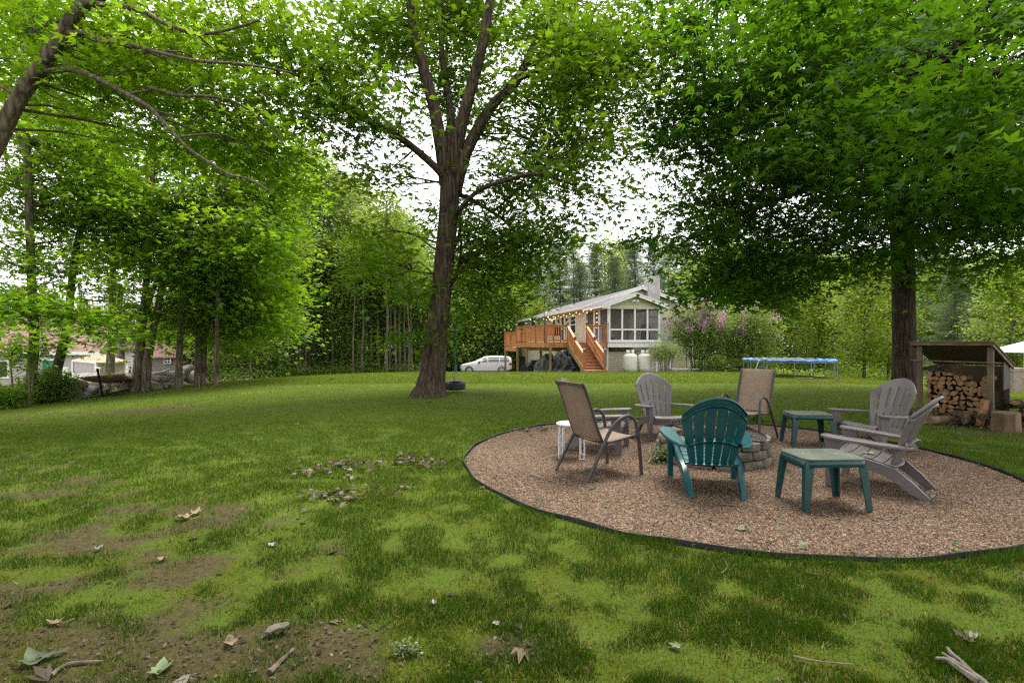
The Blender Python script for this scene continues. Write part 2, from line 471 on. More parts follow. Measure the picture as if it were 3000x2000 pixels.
G['fresh'] = leaf_mat('fresh_leaf', (.070, .120, .030), (.110, .170, .050), (.180, .230, .090), .3)
G['pebble'] = tint_mat('pebble', [(0, (.030, .019, .011)), (.35, (.120, .074, .045)), (.7, (.215, .140, .090)), (1, (.36, .265, .190))])

rs = np.random.RandomState(7)
RING_C, RING_R = (2.51, 6.55), 3.08

# ------------------------------------------------------------------ the ground: one sheet to beyond the woods
def axis(lo, hi, f0, f1, step, grow):
    c = list(np.arange(f0, f1 + 1e-6, step)); s = step; x = f1
    while x < hi: s = min(s * grow, 12); x += s; c.append(x)
    s = step; x = f0; pre = []
    while x > lo: s = min(s * grow, 12); x -= s; pre.append(x)
    return np.array(pre[::-1] + c)

def dirt_at(x, y):
    """bare soil: towards the lower left, under the trees, and a few worn spots"""
    w = 0.95 - 0.55 * (y - 1.9) - 0.35 * (x + 1.2)
    w = np.clip(w, -.9, 0.55) + 1.5 * (fbm(x * 2.4, y * 2.4, 5, 5) - .5) * 1.6
    d = .72 * np.clip((w - 0.16) / .6, 0, 1)
    e = np.exp(-(((x + 8.5) / 4) ** 2 + ((y - 11.5) / 1.1) ** 2)) * .8 + np.exp(-(((x + 1.0) / 1.6) ** 2 + ((y - 14.6) / .9) ** 2)) * .8
    e = e + np.exp(-(((x - 12.3) / 3.2) ** 2 + ((y - 20.6) / .8) ** 2)) * 1.3 + np.exp(-(((x - 8.2) / 1.8) ** 2 + ((y - 8.6) / .9) ** 2)) * 1.2
    e = np.clip(e * (fbm(x * .9, y * .9, 9) * 1.7 - .25), 0, 1)
    return np.maximum(d, e)

def moss_at(x, y):
    m = .8 * np.clip((fbm(x * 4.4 + 3, y * 4.4, 21, 5) - .42) / .26, 0, 1) * np.clip(.35 + 1.6 * (fbm(x * .9, y * .9, 23, 3) - .25), 0, 1)
    near = np.clip(1.25 - (y - 3.5) / 4.0, 0.0, 1)
    return m * near

GX = axis(-150, 170, -7, 8, .10, 1.10); GY = axis(-40, 190, 1.4, 9.5, .09, 1.08)
XX, YY = np.meshgrid(GX, GY)
inr = np.hypot(XX - RING_C[0], YY - RING_C[1])
bump = .025 * (fbm(XX * .8, YY * .8, 31) - .5) * np.clip((inr - 3.2) / .6, 0, 1)
ZZ = Z(XX, YY) + bump * np.clip((30 - YY) / 10, 0, 1)
nv = XX.shape
V = np.stack([XX.ravel(), YY.ravel(), ZZ.ravel()], 1)
idx = np.arange(nv[0] * nv[1]).reshape(nv)
F = np.stack([idx[:-1, :-1].ravel(), idx[:-1, 1:].ravel(), idx[1:, 1:].ravel(), idx[1:, :-1].ravel()], 1)
me = bpy.data.meshes.new("lawn")
me.vertices.add(len(V)); me.vertices.foreach_set("co", V.astype(np.float32).ravel())
me.loops.add(F.size); me.loops.foreach_set("vertex_index", F.astype(np.int32).ravel())
me.polygons.add(len(F)); me.polygons.foreach_set("loop_start", (np.arange(len(F)) * 4).astype(np.int32))
me.update(calc_edges=True)
me.polygons.foreach_set("use_smooth", [True] * len(F))
for nm, val in (("dirt", dirt_at(XX, YY)), ("moss", moss_at(XX, YY))):
    at_ = me.attributes.new(nm, 'FLOAT', 'POINT'); at_.data.foreach_set("value", val.ravel().astype(np.float32))
lawn = bpy.data.objects.new("lawn", me); COL.objects.link(lawn); tag(lawn, kind="structure")

m, n, l, p = new_mat("lawn_ground")
tc = n.new("ShaderNodeTexCoord")
def noise(scale, det=6, rough=.6, st=(1, 1, 1)):
    mp = n.new("ShaderNodeMapping"); mp.inputs["Scale"].default_value = st
    l.new(tc.outputs["Object"], mp.inputs["Vector"])
    q = n.new("ShaderNodeTexNoise"); q.inputs["Scale"].default_value = scale; q.inputs["Detail"].default_value = det; q.inputs["Roughness"].default_value = rough
    l.new(mp.outputs[0], q.inputs["Vector"]); return q.outputs["Fac"]
def mixc(f, a, b):
    q = n.new("ShaderNodeMix"); q.data_type = 'RGBA'
    l.new(f, q.inputs[0]) if not isinstance(f, float) else setattr(q.inputs[0], 'default_value', f)
    l.new(a, q.inputs[6]); l.new(b, q.inputs[7]); return q.outputs[2]
def attr(nm):
    q = n.new("ShaderNodeAttribute"); q.attribute_name = nm; return q.outputs["Fac"]
def rng_(f, a, b, c=0., d=1.):
    q = n.new("ShaderNodeMapRange"); q.inputs[1].default_value = a; q.inputs[2].default_value = b; q.inputs[3].default_value = c; q.inputs[4].default_value = d
    l.new(f, q.inputs[0]); return q.outputs[0]
g1 = ramp(n, [(.25, (.040, .070, .006)), (.5, (.066, .104, .010)), (.75, (.115, .145, .022))]); l.new(noise(1.3, 8, .7), g1.inputs[0])
g2 = ramp(n, [(.3, (.04, .085, .006)), (.7, (.115, .145, .022))]); l.new(noise(38, 6, .7, (1, .55, 1)), g2.inputs[0])
grass_c = mixc(.5, g1.outputs[0], g2.outputs[0])
straw = ramp(n, [(.55, (0, 0, 0)), (.75, (1, 1, 1))]); l.new(noise(.55, 7, .7), straw.inputs[0])
st2 = ramp(n, [(.3, (.17, .16, .045)), (.7, (.27, .23, .09))]); l.new(noise(30, 4), st2.inputs[0])
q = n.new("ShaderNodeMath"); q.operation = 'MULTIPLY'; q.inputs[1].default_value = .45; l.new(straw.outputs[0], q.inputs[0])
grass_c = mixc(q.outputs[0], grass_c, st2.outputs[0])
ms = ramp(n, [(.3, (.045, .060, .005)), (.7, (.115, .128, .014))]); l.new(noise(60, 5), ms.inputs[0])
c1 = mixc(attr("moss"), grass_c, ms.outputs[0])
dr = ramp(n, [(.25, (.036, .028, .013)), (.5, (.072, .056, .028)), (.8, (.15, .115, .066))]); l.new(noise(26, 8, .75), dr.inputs[0])
dm = n.new("ShaderNodeMath"); dm.operation = 'MULTIPLY_ADD'
l.new(noise(9, 7, .7), dm.inputs[0]); dm.inputs[1].default_value = 1.1
am = n.new("ShaderNodeMath"); am.operation = 'MULTIPLY_ADD'; l.new(attr("dirt"), am.inputs[0]); am.inputs[1].default_value = 1.25; am.inputs[2].default_value = -.82
l.new(am.outputs[0], dm.inputs[2])
c2 = mixc(rng_(dm.outputs[0], .02, .55, 0, .92), c1, dr.outputs[0])
l.new(c2, p.inputs["Base Color"])
p.inputs["Roughness"].default_value = 1.0; p.inputs["Specular IOR Level"].default_value = .1
bp = n.new("ShaderNodeBump"); bp.inputs["Strength"].default_value = .8; bp.inputs["Distance"].default_value = .03
l.new(noise(45, 6, .7), bp.inputs["Height"]); l.new(bp.outputs[0], p.inputs["Normal"])
me.materials.append(m)

# ------------------------------------------------------------------ grass blades, moss tufts, litter
def lift(x, y):
    ir = np.hypot(x - RING_C[0], y - RING_C[1])
    return Z(x, y) + .025 * (fbm(x * .8, y * .8, 31) - .5) * np.clip((ir - 3.2) / .6, 0, 1) * np.clip((30 - y) / 10, 0, 1)

def scatter(nn, y0, y1, power=1.0, side=1.08, seed=1):
    r = np.random.RandomState(seed)
    u = r.rand(nn); y = (y0 ** (1 - power) + u * (y1 ** (1 - power) - y0 ** (1 - power))) ** (1 / (1 - power)) if power != 1 else y0 * (y1 / y0) ** u
    x = (r.rand(nn) * 2 - 1) * y * side
    return x, y, r

def blades(name, nn, y0, y1, hgt, wid, power, seed, tintf, m, keep=None, lean=.45, hp=None):
    x, y, r = scatter(nn, y0, y1, power, 1.08, seed)
    ok = np.hypot(x - RING_C[0], y - RING_C[1]) > RING_R + .05
    ok &= np.hypot(x + 2.16, y - 13.3) > .55
    if keep is not None: ok &= keep(x, y, r)
    x, y = x[ok], y[ok]; k = len(x)
    P = np.stack([x, y, lift(x, y) - .004], 1)
    a = r.rand(k) * 6.283
    T = np.stack([np.cos(a), np.sin(a), r.rand(k) * .2], 1)
    Nn = np.stack([(r.rand(k) - .5) * 2 * lean, (r.rand(k) - .5) * 2 * lean, np.ones(k)], 1)
    h = hgt * (.5 + r.rand(k)) * (hp(x, y) if hp is not None else 1)
    Nn, T, B = frames(Nn, T)
    w = wid * (.6 + .8 * r.rand(k)) * (1 + .0 * y)
    V = np.stack([P - B * w[:, None] / 2, P + B * w[:, None] / 2, P + Nn * h[:, None] + T * (h * (r.rand(k) - .3) * .7)[:, None]], 1).reshape(-1, 3)
    o = raw_mesh(name, V, [(0, 1, 2)], k, 3, tintf(x, y, r.rand(k)), m)
    return tag(o, kind="stuff")

out_ring = lambda x, y: np.hypot(x - RING_C[0], y - RING_C[1]) > RING_R + .03
def litter(name, nn, y0, y1, size, power, seed, keep, m, tmpl=KITE3, tint=lambda r, k: r.rand(k), flat=.5, side=1.08, dz=.006):
    x, y, r = scatter(nn, y0, y1, power, side, seed)
    ok = keep(x, y, r); x, y = x[ok], y[ok]; k = len(x)
    P = np.stack([x, y, lift(x, y) + dz + .012 * r.rand(k)], 1)
    a = r.rand(k) * 6.283
    return tag(bulk(name, P, np.stack([(r.rand(k) - .5) * flat * 2, (r.rand(k) - .5) * flat * 2, np.ones(k)], 1), np.stack([np.cos(a), np.sin(a), 0 * a], 1),
                    size * (.4 + 1.0 * r.rand(k) ** 2), tmpl, tint(r, k), m), kind="stuff")
def patchy(x, y): return fbm(x * 4.6 + 9, y * 4.6, 44, 4)
def gkeep(x, y, r):
    g = 1.1 - 1.15 * dirt_at(x, y) - .75 * moss_at(x, y)
    g = g * np.clip((patchy(x, y) - .31) / .20, .10, 1)
    return r.rand(len(x)) < g
blades("grass", 440000, 1.75, 9.5, .031, .0042, 1.6, 3, lambda x, y, r: .15 + .35 * r + .5 * (1 - np.clip((patchy(x, y) - .35) / .3, 0, 1)) * r, G['grass'], gkeep,
       hp=lambda x, y: .6 + 1.0 * np.clip((patchy(x, y) - .4) / .25, 0, 1))
blades("grass", 420000, 3.6, 22, .042, .011, 1.25, 4, lambda x, y, r: np.clip((y - 6) / 14, 0, .5) + .5 * r, G['lawn_grass'], lambda x, y, r: r.rand(len(x)) < (1.05 - 1.1 * dirt_at(x, y)) * np.clip((y - 3.6) / 5, 0, 1) * np.clip((patchy(x, y) - .2) / .25, .3, 1))
blades("grass", 150000, 18, 46, .055, .03, 1.2, 5, lambda x, y, r: .4 + .6 * r, G['lawn_grass'], lambda x, y, r: (r.rand(len(x)) < 1.05 - 1.1 * dirt_at(x, y)) & (x < 30) & (y < 46 - .9 * np.abs(x - 4) * (x > 4)))
blades("moss", 330000, 1.75, 8, .013, .005, 1.6, 6, lambda x, y, r: .1 + .9 * r, G['moss'], lambda x, y, r: r.rand(len(x)) < moss_at(x, y) * (1.1 - .6 * dirt_at(x, y)) + .14, lean=.9)
blades("grass", 60000, 1.75, 14, .035, .006, 1.4, 16, lambda x, y, r: r, G['straw'], gkeep, lean=.8)
litter("clover", 9000, 1.75, 10, .016, 1.5, 17, lambda x, y, r: out_ring(x, y) & (r.rand(len(x)) < np.clip((fbm(x * 1.4, y * 1.4, 61) - .52) * 5, 0, .9)), G['herb'], KITE3, flat=.35, dz=.018)
# taller grass left standing along the edging and in tufts
def edge_keep(x, y, r):
    d = np.hypot(x - RING_C[0], y - RING_C[1]); return (d < RING_R + .16) & (r.rand(len(x)) < np.clip((fbm(x * 3, y * 3, 71) - .38) * 4, 0, 1))
blades("grass", 160000, 3.2, 6.5, .075, .005, 1.0, 8, lambda x, y, r: .2 + .5 * r, G['grass'], edge_keep, lean=.6)

litter("leaf_litter", 22000, 1.75, 7, .024, 1.7, 11, lambda x, y, r: out_ring(x, y) & (r.rand(len(x)) < dirt_at(x, y) * .8 + .02), G['litter'], KITE1, lambda r, k: .6 * r.rand(k) ** 1.6, flat=.25)
litter("leaf_litter", 1500, 1.75, 9, .10, 1.5, 12, lambda x, y, r: out_ring(x, y) & (r.rand(len(x)) < dirt_at(x, y) * .20 + .03), G['litter'], OAKLEAF, lambda r, k: .75 * r.rand(k), flat=.4)
litter("leaf_litter", 6000, 8, 24, .10, 1.1, 13, lambda x, y, r: out_ring(x, y) & (r.rand(len(x)) < dirt_at(x, y) * .7 + .02), G['litter'], KITE1, lambda r, k: .3 + .7 * r.rand(k))
litter("leaf_litter", 500, 3.4, 9.6, .07, .8, 14, lambda x, y, r: (~out_ring(x, y)) & (np.hypot(x - 2.55, y - 6.5) > .8), G['fresh'], OAKLEAF, flat=.7, dz=.02)
litter("leaf_litter", 900, 3.4, 9.6, .035, .8, 15, lambda x, y, r: (~out_ring(x, y)) & (np.hypot(x - 2.55, y - 6.5) > .8), G['litter'], KITE1, flat=.7, dz=.02)
for k, (px, py, dd) in enumerate([(1240, 1360, .16), (1010, 1455, .18), (1560, 1262, .2), (930, 1385, .2), (1015, 1365, .18), (1200, 1350, .18)]):   # small drifts of leaves on the lawn
    g = ground(px, py); r = np.random.RandomState(90 + k); c = 60
    P = np.stack([g.x + r.randn(c) * dd * 1.2, g.y + r.randn(c) * dd, np.full(c, g.z + .02) + .02 * r.rand(c)], 1); a = r.rand(c) * 6.28
    tag(bulk("leaf_litter", P, np.stack([r.randn(c) * .5, r.randn(c) * .5, np.ones(c)], 1), np.stack([np.cos(a), np.sin(a), 0 * a], 1), .05 + .05 * r.rand(c), OAKLEAF, r.rand(c), G['litter']), kind="stuff")

def stick(name, pts, r0, label, m='twig', side=None):
    P = smooth_path(pts, 4); q = MB(); q.tube(P, list(np.linspace(r0, r0 * .45, len(P))), 6)
    if side: 
        b = P[len(P) // 2]; q.tube([b, b + Vector(side) * .5 + Vector((0, 0, .01)), b + Vector(side)], [r0 * .6, r0 * .45, r0 * .3], 5)
    return tag(q.build(name, M[m], smooth=50), label, name.replace('_', ' '))
def gp(px, py, dz=.012): v = ground(px, py); v.z = float(lift(v.x, v.y)) + dz; return v
stick("fallen_stick", [gp(150, 1985), gp(200, 1957), gp(300, 1944)], .011, "brown stick lying on the bare soil in the near corner of the lawn")
stick("fallen_stick", [gp(790, 1975), gp(820, 1945), gp(860, 1905)], .014, "thick grey stick on mossy soil, beside the pale bark chip")
stick("fallen_stick", [gp(2113, 1686), gp(2132, 1668), gp(2118, 1640)], .006, "thin bent grey twig on the grass just in front of the black edging")
stick("fallen_stick", [gp(2358, 1683), gp(2412, 1692)], .007, "short straight brown twig on the grass near the edging")
stick("fallen_stick", [gp(2325, 1935, .02), gp(2400, 1950, .02), gp(2500, 1960, .02)], .005, "long thin pale twig on the grass near the driftwood root")
stick("fallen_stick", [gp(1555, 1395, .02), gp(1575, 1402, .02), gp(1592, 1410, .02)], .02, "short weathered stick on the gravel by the tan chair seen from behind")
stick("fallen_stick", [gp(2110, 1484, .02), gp(2150, 1487, .02), gp(2170, 1490, .02)], .012, "dark stick on the gravel behind the teal armchair's back legs")
stick("fallen_stick", [gp(2580, 1526, .02), gp(2617, 1528, .02), gp(2655, 1480, .02)], .006, "forked thin twig on the gravel beside the front teal table", side=(.16, .1, .0))
stick("fallen_stick", [gp(2810, 1470, .02), gp(2900, 1500, .02), gp(2985, 1497, .02)], .006, "long thin dark twig lying across the far gravel")
q = MB()
for pts_ in ([(2900, 2030), (2850, 2000), (2800, 1970), (2760, 1945)], [(2870, 2010), (2820, 1985), (2775, 1965), (2742, 1962)], [(2850, 2000), (2815, 1965), (2790, 1945), (2775, 1932)]):
    P = smooth_path([gp(a, b, .02 + .01 * k) for k, (a, b) in enumerate(pts_)], 4); q.tube(P, list(np.linspace(.020, .006, len(P))), 6, wob=.25, rng=random.Random(2))
tag(q.build("driftwood_root", M['driftwood'], smooth=50), "splayed grey brown root wood on the grass at the near edge", "driftwood")
LOBES = [(0, -.5), (.16, -.30), (.46, -.34), (.34, -.10), (.52, .10), (.26, .14), (.24, .34), (0, .58), (-.22, .32), (-.27, .12), (-.50, .12), (-.33, -.12), (-.44, -.36), (-.15, -.28)]
def leaf_obj(px, py, size, rz, label, m, curl=.25, seed=0, asp=.8, name="fallen_leaf"):
    """a lobed leaf, creased along its midrib and curling at the tips"""
    c = gp(px, py, .012); r = random.Random(seed); q = MB(); V_ = []
    for ring_ in (0, .5, 1):
        for x, y in (LOBES if ring_ else [(0, 0)]):
            k = ring_ * (.85 + .3 * r.random()); x_, y_ = x * k * asp, y * k
            z_ = curl * (abs(x_) * .9 + 1.2 * (x_ * x_ + y_ * y_)) * (.6 + .8 * r.random()) + .03 * r.random()
            V_.append(c + Vector(((x_ * math.cos(rz) - y_ * math.sin(rz)) * size, (x_ * math.sin(rz) + y_ * math.cos(rz)) * size, z_ * size)))
    n_ = len(LOBES); q.add(V_, [(0, 1 + i, 1 + (i + 1) % n_) for i in range(n_)] + [(1 + i, 1 + n_ + i, 1 + n_ + (i + 1) % n_, 1 + (i + 1) % n_) for i in range(n_)])
    q.tube([c + Vector((.5 * math.sin(rz) * size, -.5 * math.cos(rz) * size, .03 * size)), c + Vector((.95 * math.sin(rz + .3) * size, -.95 * math.cos(rz + .3) * size, .02))], size * .018, 4)
    return tag(q.build(name, m, smooth=50), label, "leaf")
LM = {'dull': mat('dull_leaf', (.050, .068, .030), .7, .3, 14), 'green': mat('green_leaf', (.10, .15, .055), .6, .25, 14), 'tan': mat('tan_leaf', (.20, .145, .085), .85, .3, 16), 'pale': mat('pale_leaf', (.38, .34, .31), .8, .15, 14), 'sage': mat('sage_leaf', (.14, .165, .10), .7, .25, 14), 'brown': mat('brown_leaf', (.11, .075, .045), .9, .3, 16)}
leaf_obj(95, 1945, .17, .9, "large curled dull green leaf on bare soil in the near corner", LM['dull'], .35, 2, .6)
leaf_obj(150, 1930, .12, -.9, "dull green leaf folded against the large curled one in the near corner", LM['dull'], .4, 12, .5)
leaf_obj(470, 1972, .11, .4, "green lobed fallen leaf on soil at the near edge of the lawn", LM['green'], .3, 3)
leaf_obj(535, 1525, .15, 1.3, "big dry tan leaf on the open lawn, curled at the edges", LM['tan'], .4, 4); leaf_obj(575, 1508, .12, .2, "dry tan leaf lying against the big curled one on the open lawn", LM['tan'], .45, 14)
leaf_obj(1453, 1835, .052, .8, "small white fallen leaf on dark grass in front of the gravel", LM['pale'], .3, 5)
leaf_obj(1270, 1772, .05, .2, "small pale grey fallen leaf on the mossy grass", LM['pale'], .4, 6)
leaf_obj(160, 1832, .10, 1.4, "long tan curled leaf on the bare soil", LM['tan'], .5, 8, .45)
leaf_obj(1978, 1910, .06, .9, "grey green curled leaf sunk in dark grass", LM['sage'], .5, 9)
leaf_obj(2170, 1557, .10, 1.4, "flat green leaf on the gravel in front of the near teal table", LM['sage'], .2, 10)
leaf_obj(2485, 1502, .12, 1.6, "dark green leaf on the gravel under the near teal table", LM['dull'], .3, 11, .5)
leaf_obj(2828, 1882, .085, .4, "crumpled brown dead leaf on the grass", LM['brown'], .6, 7); leaf_obj(2850, 1878, .075, 1.9, "crumpled grey green leaf tucked against the brown dead one", LM['sage'], .6, 17)
leaf_obj(675, 1890, .085, .7, "dry tan lobed leaf on the mossy soil by the grey stick", LM['tan'], .5, 18); leaf_obj(475, 1645, .075, .3, "pale tan leaf in mossy grass, alone", LM['tan'], .6, 19)
leaf_obj(795, 1606, .06, 1.0, "small pale leaf beside a thin brown twig in the grass", LM['pale'], .5, 20); leaf_obj(290, 1618, .07, .2, "sage green fallen leaf on mossy ground", LM['sage'], .6, 21)
leaf_obj(1185, 1430, .11, 1.2, "orange tan leaf on green lawn near the gravel edge", LM['tan'], .3, 22, .5); leaf_obj(1520, 1852, .05, .5, "small brown leaf in the grass beside the small white one", LM['brown'], .6, 23)
c = gp(812, 1858, .012); q = MB(); r_ = random.Random(4); po = [(-.06, -.012), (-.035, -.028), (.005, -.022), (.03, -.03), (.058, -.008), (.05, .014), (.02, .018), (-.01, .03), (-.04, .022)]
q.prism([c + Vector((x * .9 - y * .45, x * .45 + y * .9, .02 + .12 * x + .006 * r_.random())) for x, y in po], (0, 0, .009)); tag(q.build("bark_chip", M['driftwood'], bevel=.002), "pale grey chip of bark on the mossy lawn", "bark chip")

# ------------------------------------------------------------------ gravel ring
q = MB(); rows = []
for i in range(12):
    r_ = RING_R * (i + .001) / 11
    rows.append([(RING_C[0] + r_ * math.cos(a), RING_C[1] + r_ * math.sin(a), .004 + .012 * fbm(r_ * math.cos(a) * 3, r_ * math.sin(a) * 3, 3)) for a in np.linspace(0, 2 * math.pi, 97)])
q.sheet(rows)
gm, n, l, p = new_mat("gravel_bed")
tc = n.new("ShaderNodeTexCoord")
vo = n.new("ShaderNodeTexVoronoi"); vo.inputs["Scale"].default_value = 75; l.new(tc.outputs["Object"], vo.inputs["Vector"])
sep = n.new("ShaderNodeSeparateColor"); l.new(vo.outputs["Color"], sep.inputs[0])
r = ramp(n, [(0, (.026, .016, .010)), (.4, (.10, .060, .035)), (.75, (.20, .13, .08)), (1, (.36, .27, .19))]); l.new(sep.outputs[0], r.inputs[0])
l.new(r.outputs[0], p.inputs["Base Color"]); p.inputs["Roughness"].default_value = .95
bp = n.new("ShaderNodeBump"); bp.inputs["Strength"].default_value = 1; bp.inputs["Distance"].default_value = .015; bp.invert = True
l.new(vo.outputs["Distance"], bp.inputs["Height"]); l.new(bp.outputs[0], p.inputs["Normal"])
tag(q.build("gravel", gm, smooth=60), kind="stuff")
k = 95000; r = np.random.RandomState(2)
yy = 3.45 * (9.7 / 3.45) ** r.rand(k); xx = RING_C[0] + (r.rand(k) * 2 - 1) * RING_R
ok = np.hypot(xx - RING_C[0], yy - RING_C[1]) < RING_R - .03; xx, yy = xx[ok], yy[ok]; k = len(xx)
OCT = (np.array([[.5, 0, 0], [0, .5, 0], [-.5, 0, 0], [0, -.5, 0], [0.06, .04, .5], [0, 0, -.4]], float),
       [(0, 1, 4), (1, 2, 4), (2, 3, 4), (3, 0, 4)])
a = r.rand(k) * 6.28
pn = np.stack([r.randn(k) * .35, r.randn(k) * .35, np.ones(k)], 1)
tag(bulk("gravel", np.stack([xx, yy, .010 + .012 * r.rand(k)], 1), pn, np.stack([np.cos(a), np.sin(a), 0 * a], 1), .009 + .014 * r.rand(k) ** 2, OCT,
         np.clip(.5 + .24 * r.randn(k) + .5 * (fbm(xx * 1.3, yy * 1.3, 8) - .5), 0, 1), G['pebble'], wid=.006 + .006 * r.rand(k)), kind="stuff")
# black plastic edging round the gravel; it sinks into the turf at the right front
q = MB(); ring = []
for a in np.linspace(0, 2 * math.pi, 181):
    deg = math.degrees(a)
    rr = RING_R + .02 + .03 * (vnoise(deg / 14, 1.0, 4) - .5) + .012 * math.sin(deg * .35)
    hh = .034 + .016 * (vnoise(deg / 7, 3.0, 6) - .5)
    if 292 < deg < 322: hh = .004
    ring.append((Vector((RING_C[0] + rr * math.cos(a), RING_C[1] + rr * math.sin(a), 0)), Vector((math.cos(a), math.sin(a), 0)), hh))
V_, F_ = [], []
for i, (c, u, hh) in enumerate(ring):
    V_ += [c + Vector((0, 0, -.03)), c + Vector((0, 0, hh)), c + u * .014 + Vector((0, 0, hh + .003)), c + u * .02 + Vector((0, 0, -.03))]
    if i: 
        o_ = (i - 1) * 4
        for j in range(4): F_.append((o_ + j, o_ + (j + 1) % 4, o_ + 4 + (j + 1) % 4, o_ + 4 + j))
q.add(V_, F_)
tag(q.build("lawn_edging", M['edging'], smooth=40), "black plastic edging strip curving between lawn and gravel", "edging")

# ------------------------------------------------------------------ fire pit
PC = Vector((2.55, 6.50, 0))
pit = thing("fire_pit", "round fire pit of rough tan stone blocks on the gravel", "fire pit", PC)
rr = random.Random(5); nb = 13
for c_ in range(3):
    z0, z1 = c_ * .105, c_ * .105 + .10
    R0 = .675 - .012 * c_
    for k in range(nb):
        a0 = 2 * math.pi * (k + .5 * (c_ % 2) + .03 + .04 * rr.random()) / nb; a1 = 2 * math.pi * (k + 1 + .5 * (c_ % 2) - .03 - .04 * rr.random()) / nb
        ro = R0 + .03 * (rr.random() - .5); ri = R0 - .2
        q = MB(); V_ = []; m_ = 5
        for zz in (z0, (z0 + z1) / 2, z1 - .004 * rr.random()):
            for kk in range(m_):
                aa = a0 + (a1 - a0) * kk / (m_ - 1); e = .022 * (rr.random() - .5) + (.02 if 0 < kk < m_ - 1 else 0) - (.012 if zz != (z0 + z1) / 2 else 0)
                V_.append(PC + Vector(((ro + e) * math.cos(aa), (ro + e) * math.sin(aa), zz)))
            for kk in range(m_ - 1, -1, -1):
                aa = a0 + (a1 - a0) * kk / (m_ - 1); V_.append(PC + Vector((ri * math.cos(aa), ri * math.sin(aa), zz)))
        t = 2 * m_; F_ = [tuple(range(t - 1, -1, -1)), tuple(range(2 * t, 3 * t))]
        for lv in range(2):
            for i in range(t): F_.append((lv * t + i, lv * t + (i + 1) % t, (lv + 1) * t + (i + 1) % t, (lv + 1) * t + i))
        q.add(V_, F_); q.build("stone_block", M['pit_stone'], pit, smooth=50, bevel=.012)
q = MB(); q.lathe([(0, .06), (.3, .07), (.5, .05)], PC, 20); q.build("ash_bed", M['ash'], pit)
# the wire spark screen, a low cone lying tilted on the pit
scr = thing("spark_screen", "dark wire mesh spark screen lying tilted on the fire pit", "fire screen", PC + Vector((.10, .02, .33)))
R_ = Matrix.Rotation(math.radians(7), 3, 'Y')
q = MB(); cc = PC + Vector((.10, .02, .345))
for k in range(48):
    a = 2 * math.pi * k / 48; q.tube([cc + R_ @ Vector((.60 * math.cos(a), .60 * math.sin(a), 0)), cc + R_ @ Vector((.3 * math.cos(a), .3 * math.sin(a), .10)), cc + R_ @ Vector((.03 * math.cos(a), .03 * math.sin(a), .17))], .0035, 3, False)
for k in range(1, 16):
    f = k / 16; rad = .60 * (1 - f) + .03 * f; q.tube([cc + R_ @ Vector((rad * math.cos(a), rad * math.sin(a), .17 * f + .02 * math.sin(f * 3.14))) for a in np.linspace(0, 6.2832, 33)], .0035, 3, False)
q.build("wire_mesh", M['mesh_metal'], scr)
q = MB(); q.tube([cc + R_ @ Vector((.61 * math.cos(a), .61 * math.sin(a), 0)) for a in np.linspace(0, 6.2832, 41)], .011, 6, False); q.build("rim", M['mesh_metal'], scr, smooth=60)
q = MB(); q.tube([cc + R_ @ Vector(v) for v in ((-.04, 0, .17), (-.035, 0, .21), (.035, 0, .21), (.04, 0, .17))], .006, 6); q.build("handle", M['mesh_metal'], scr, smooth=60)
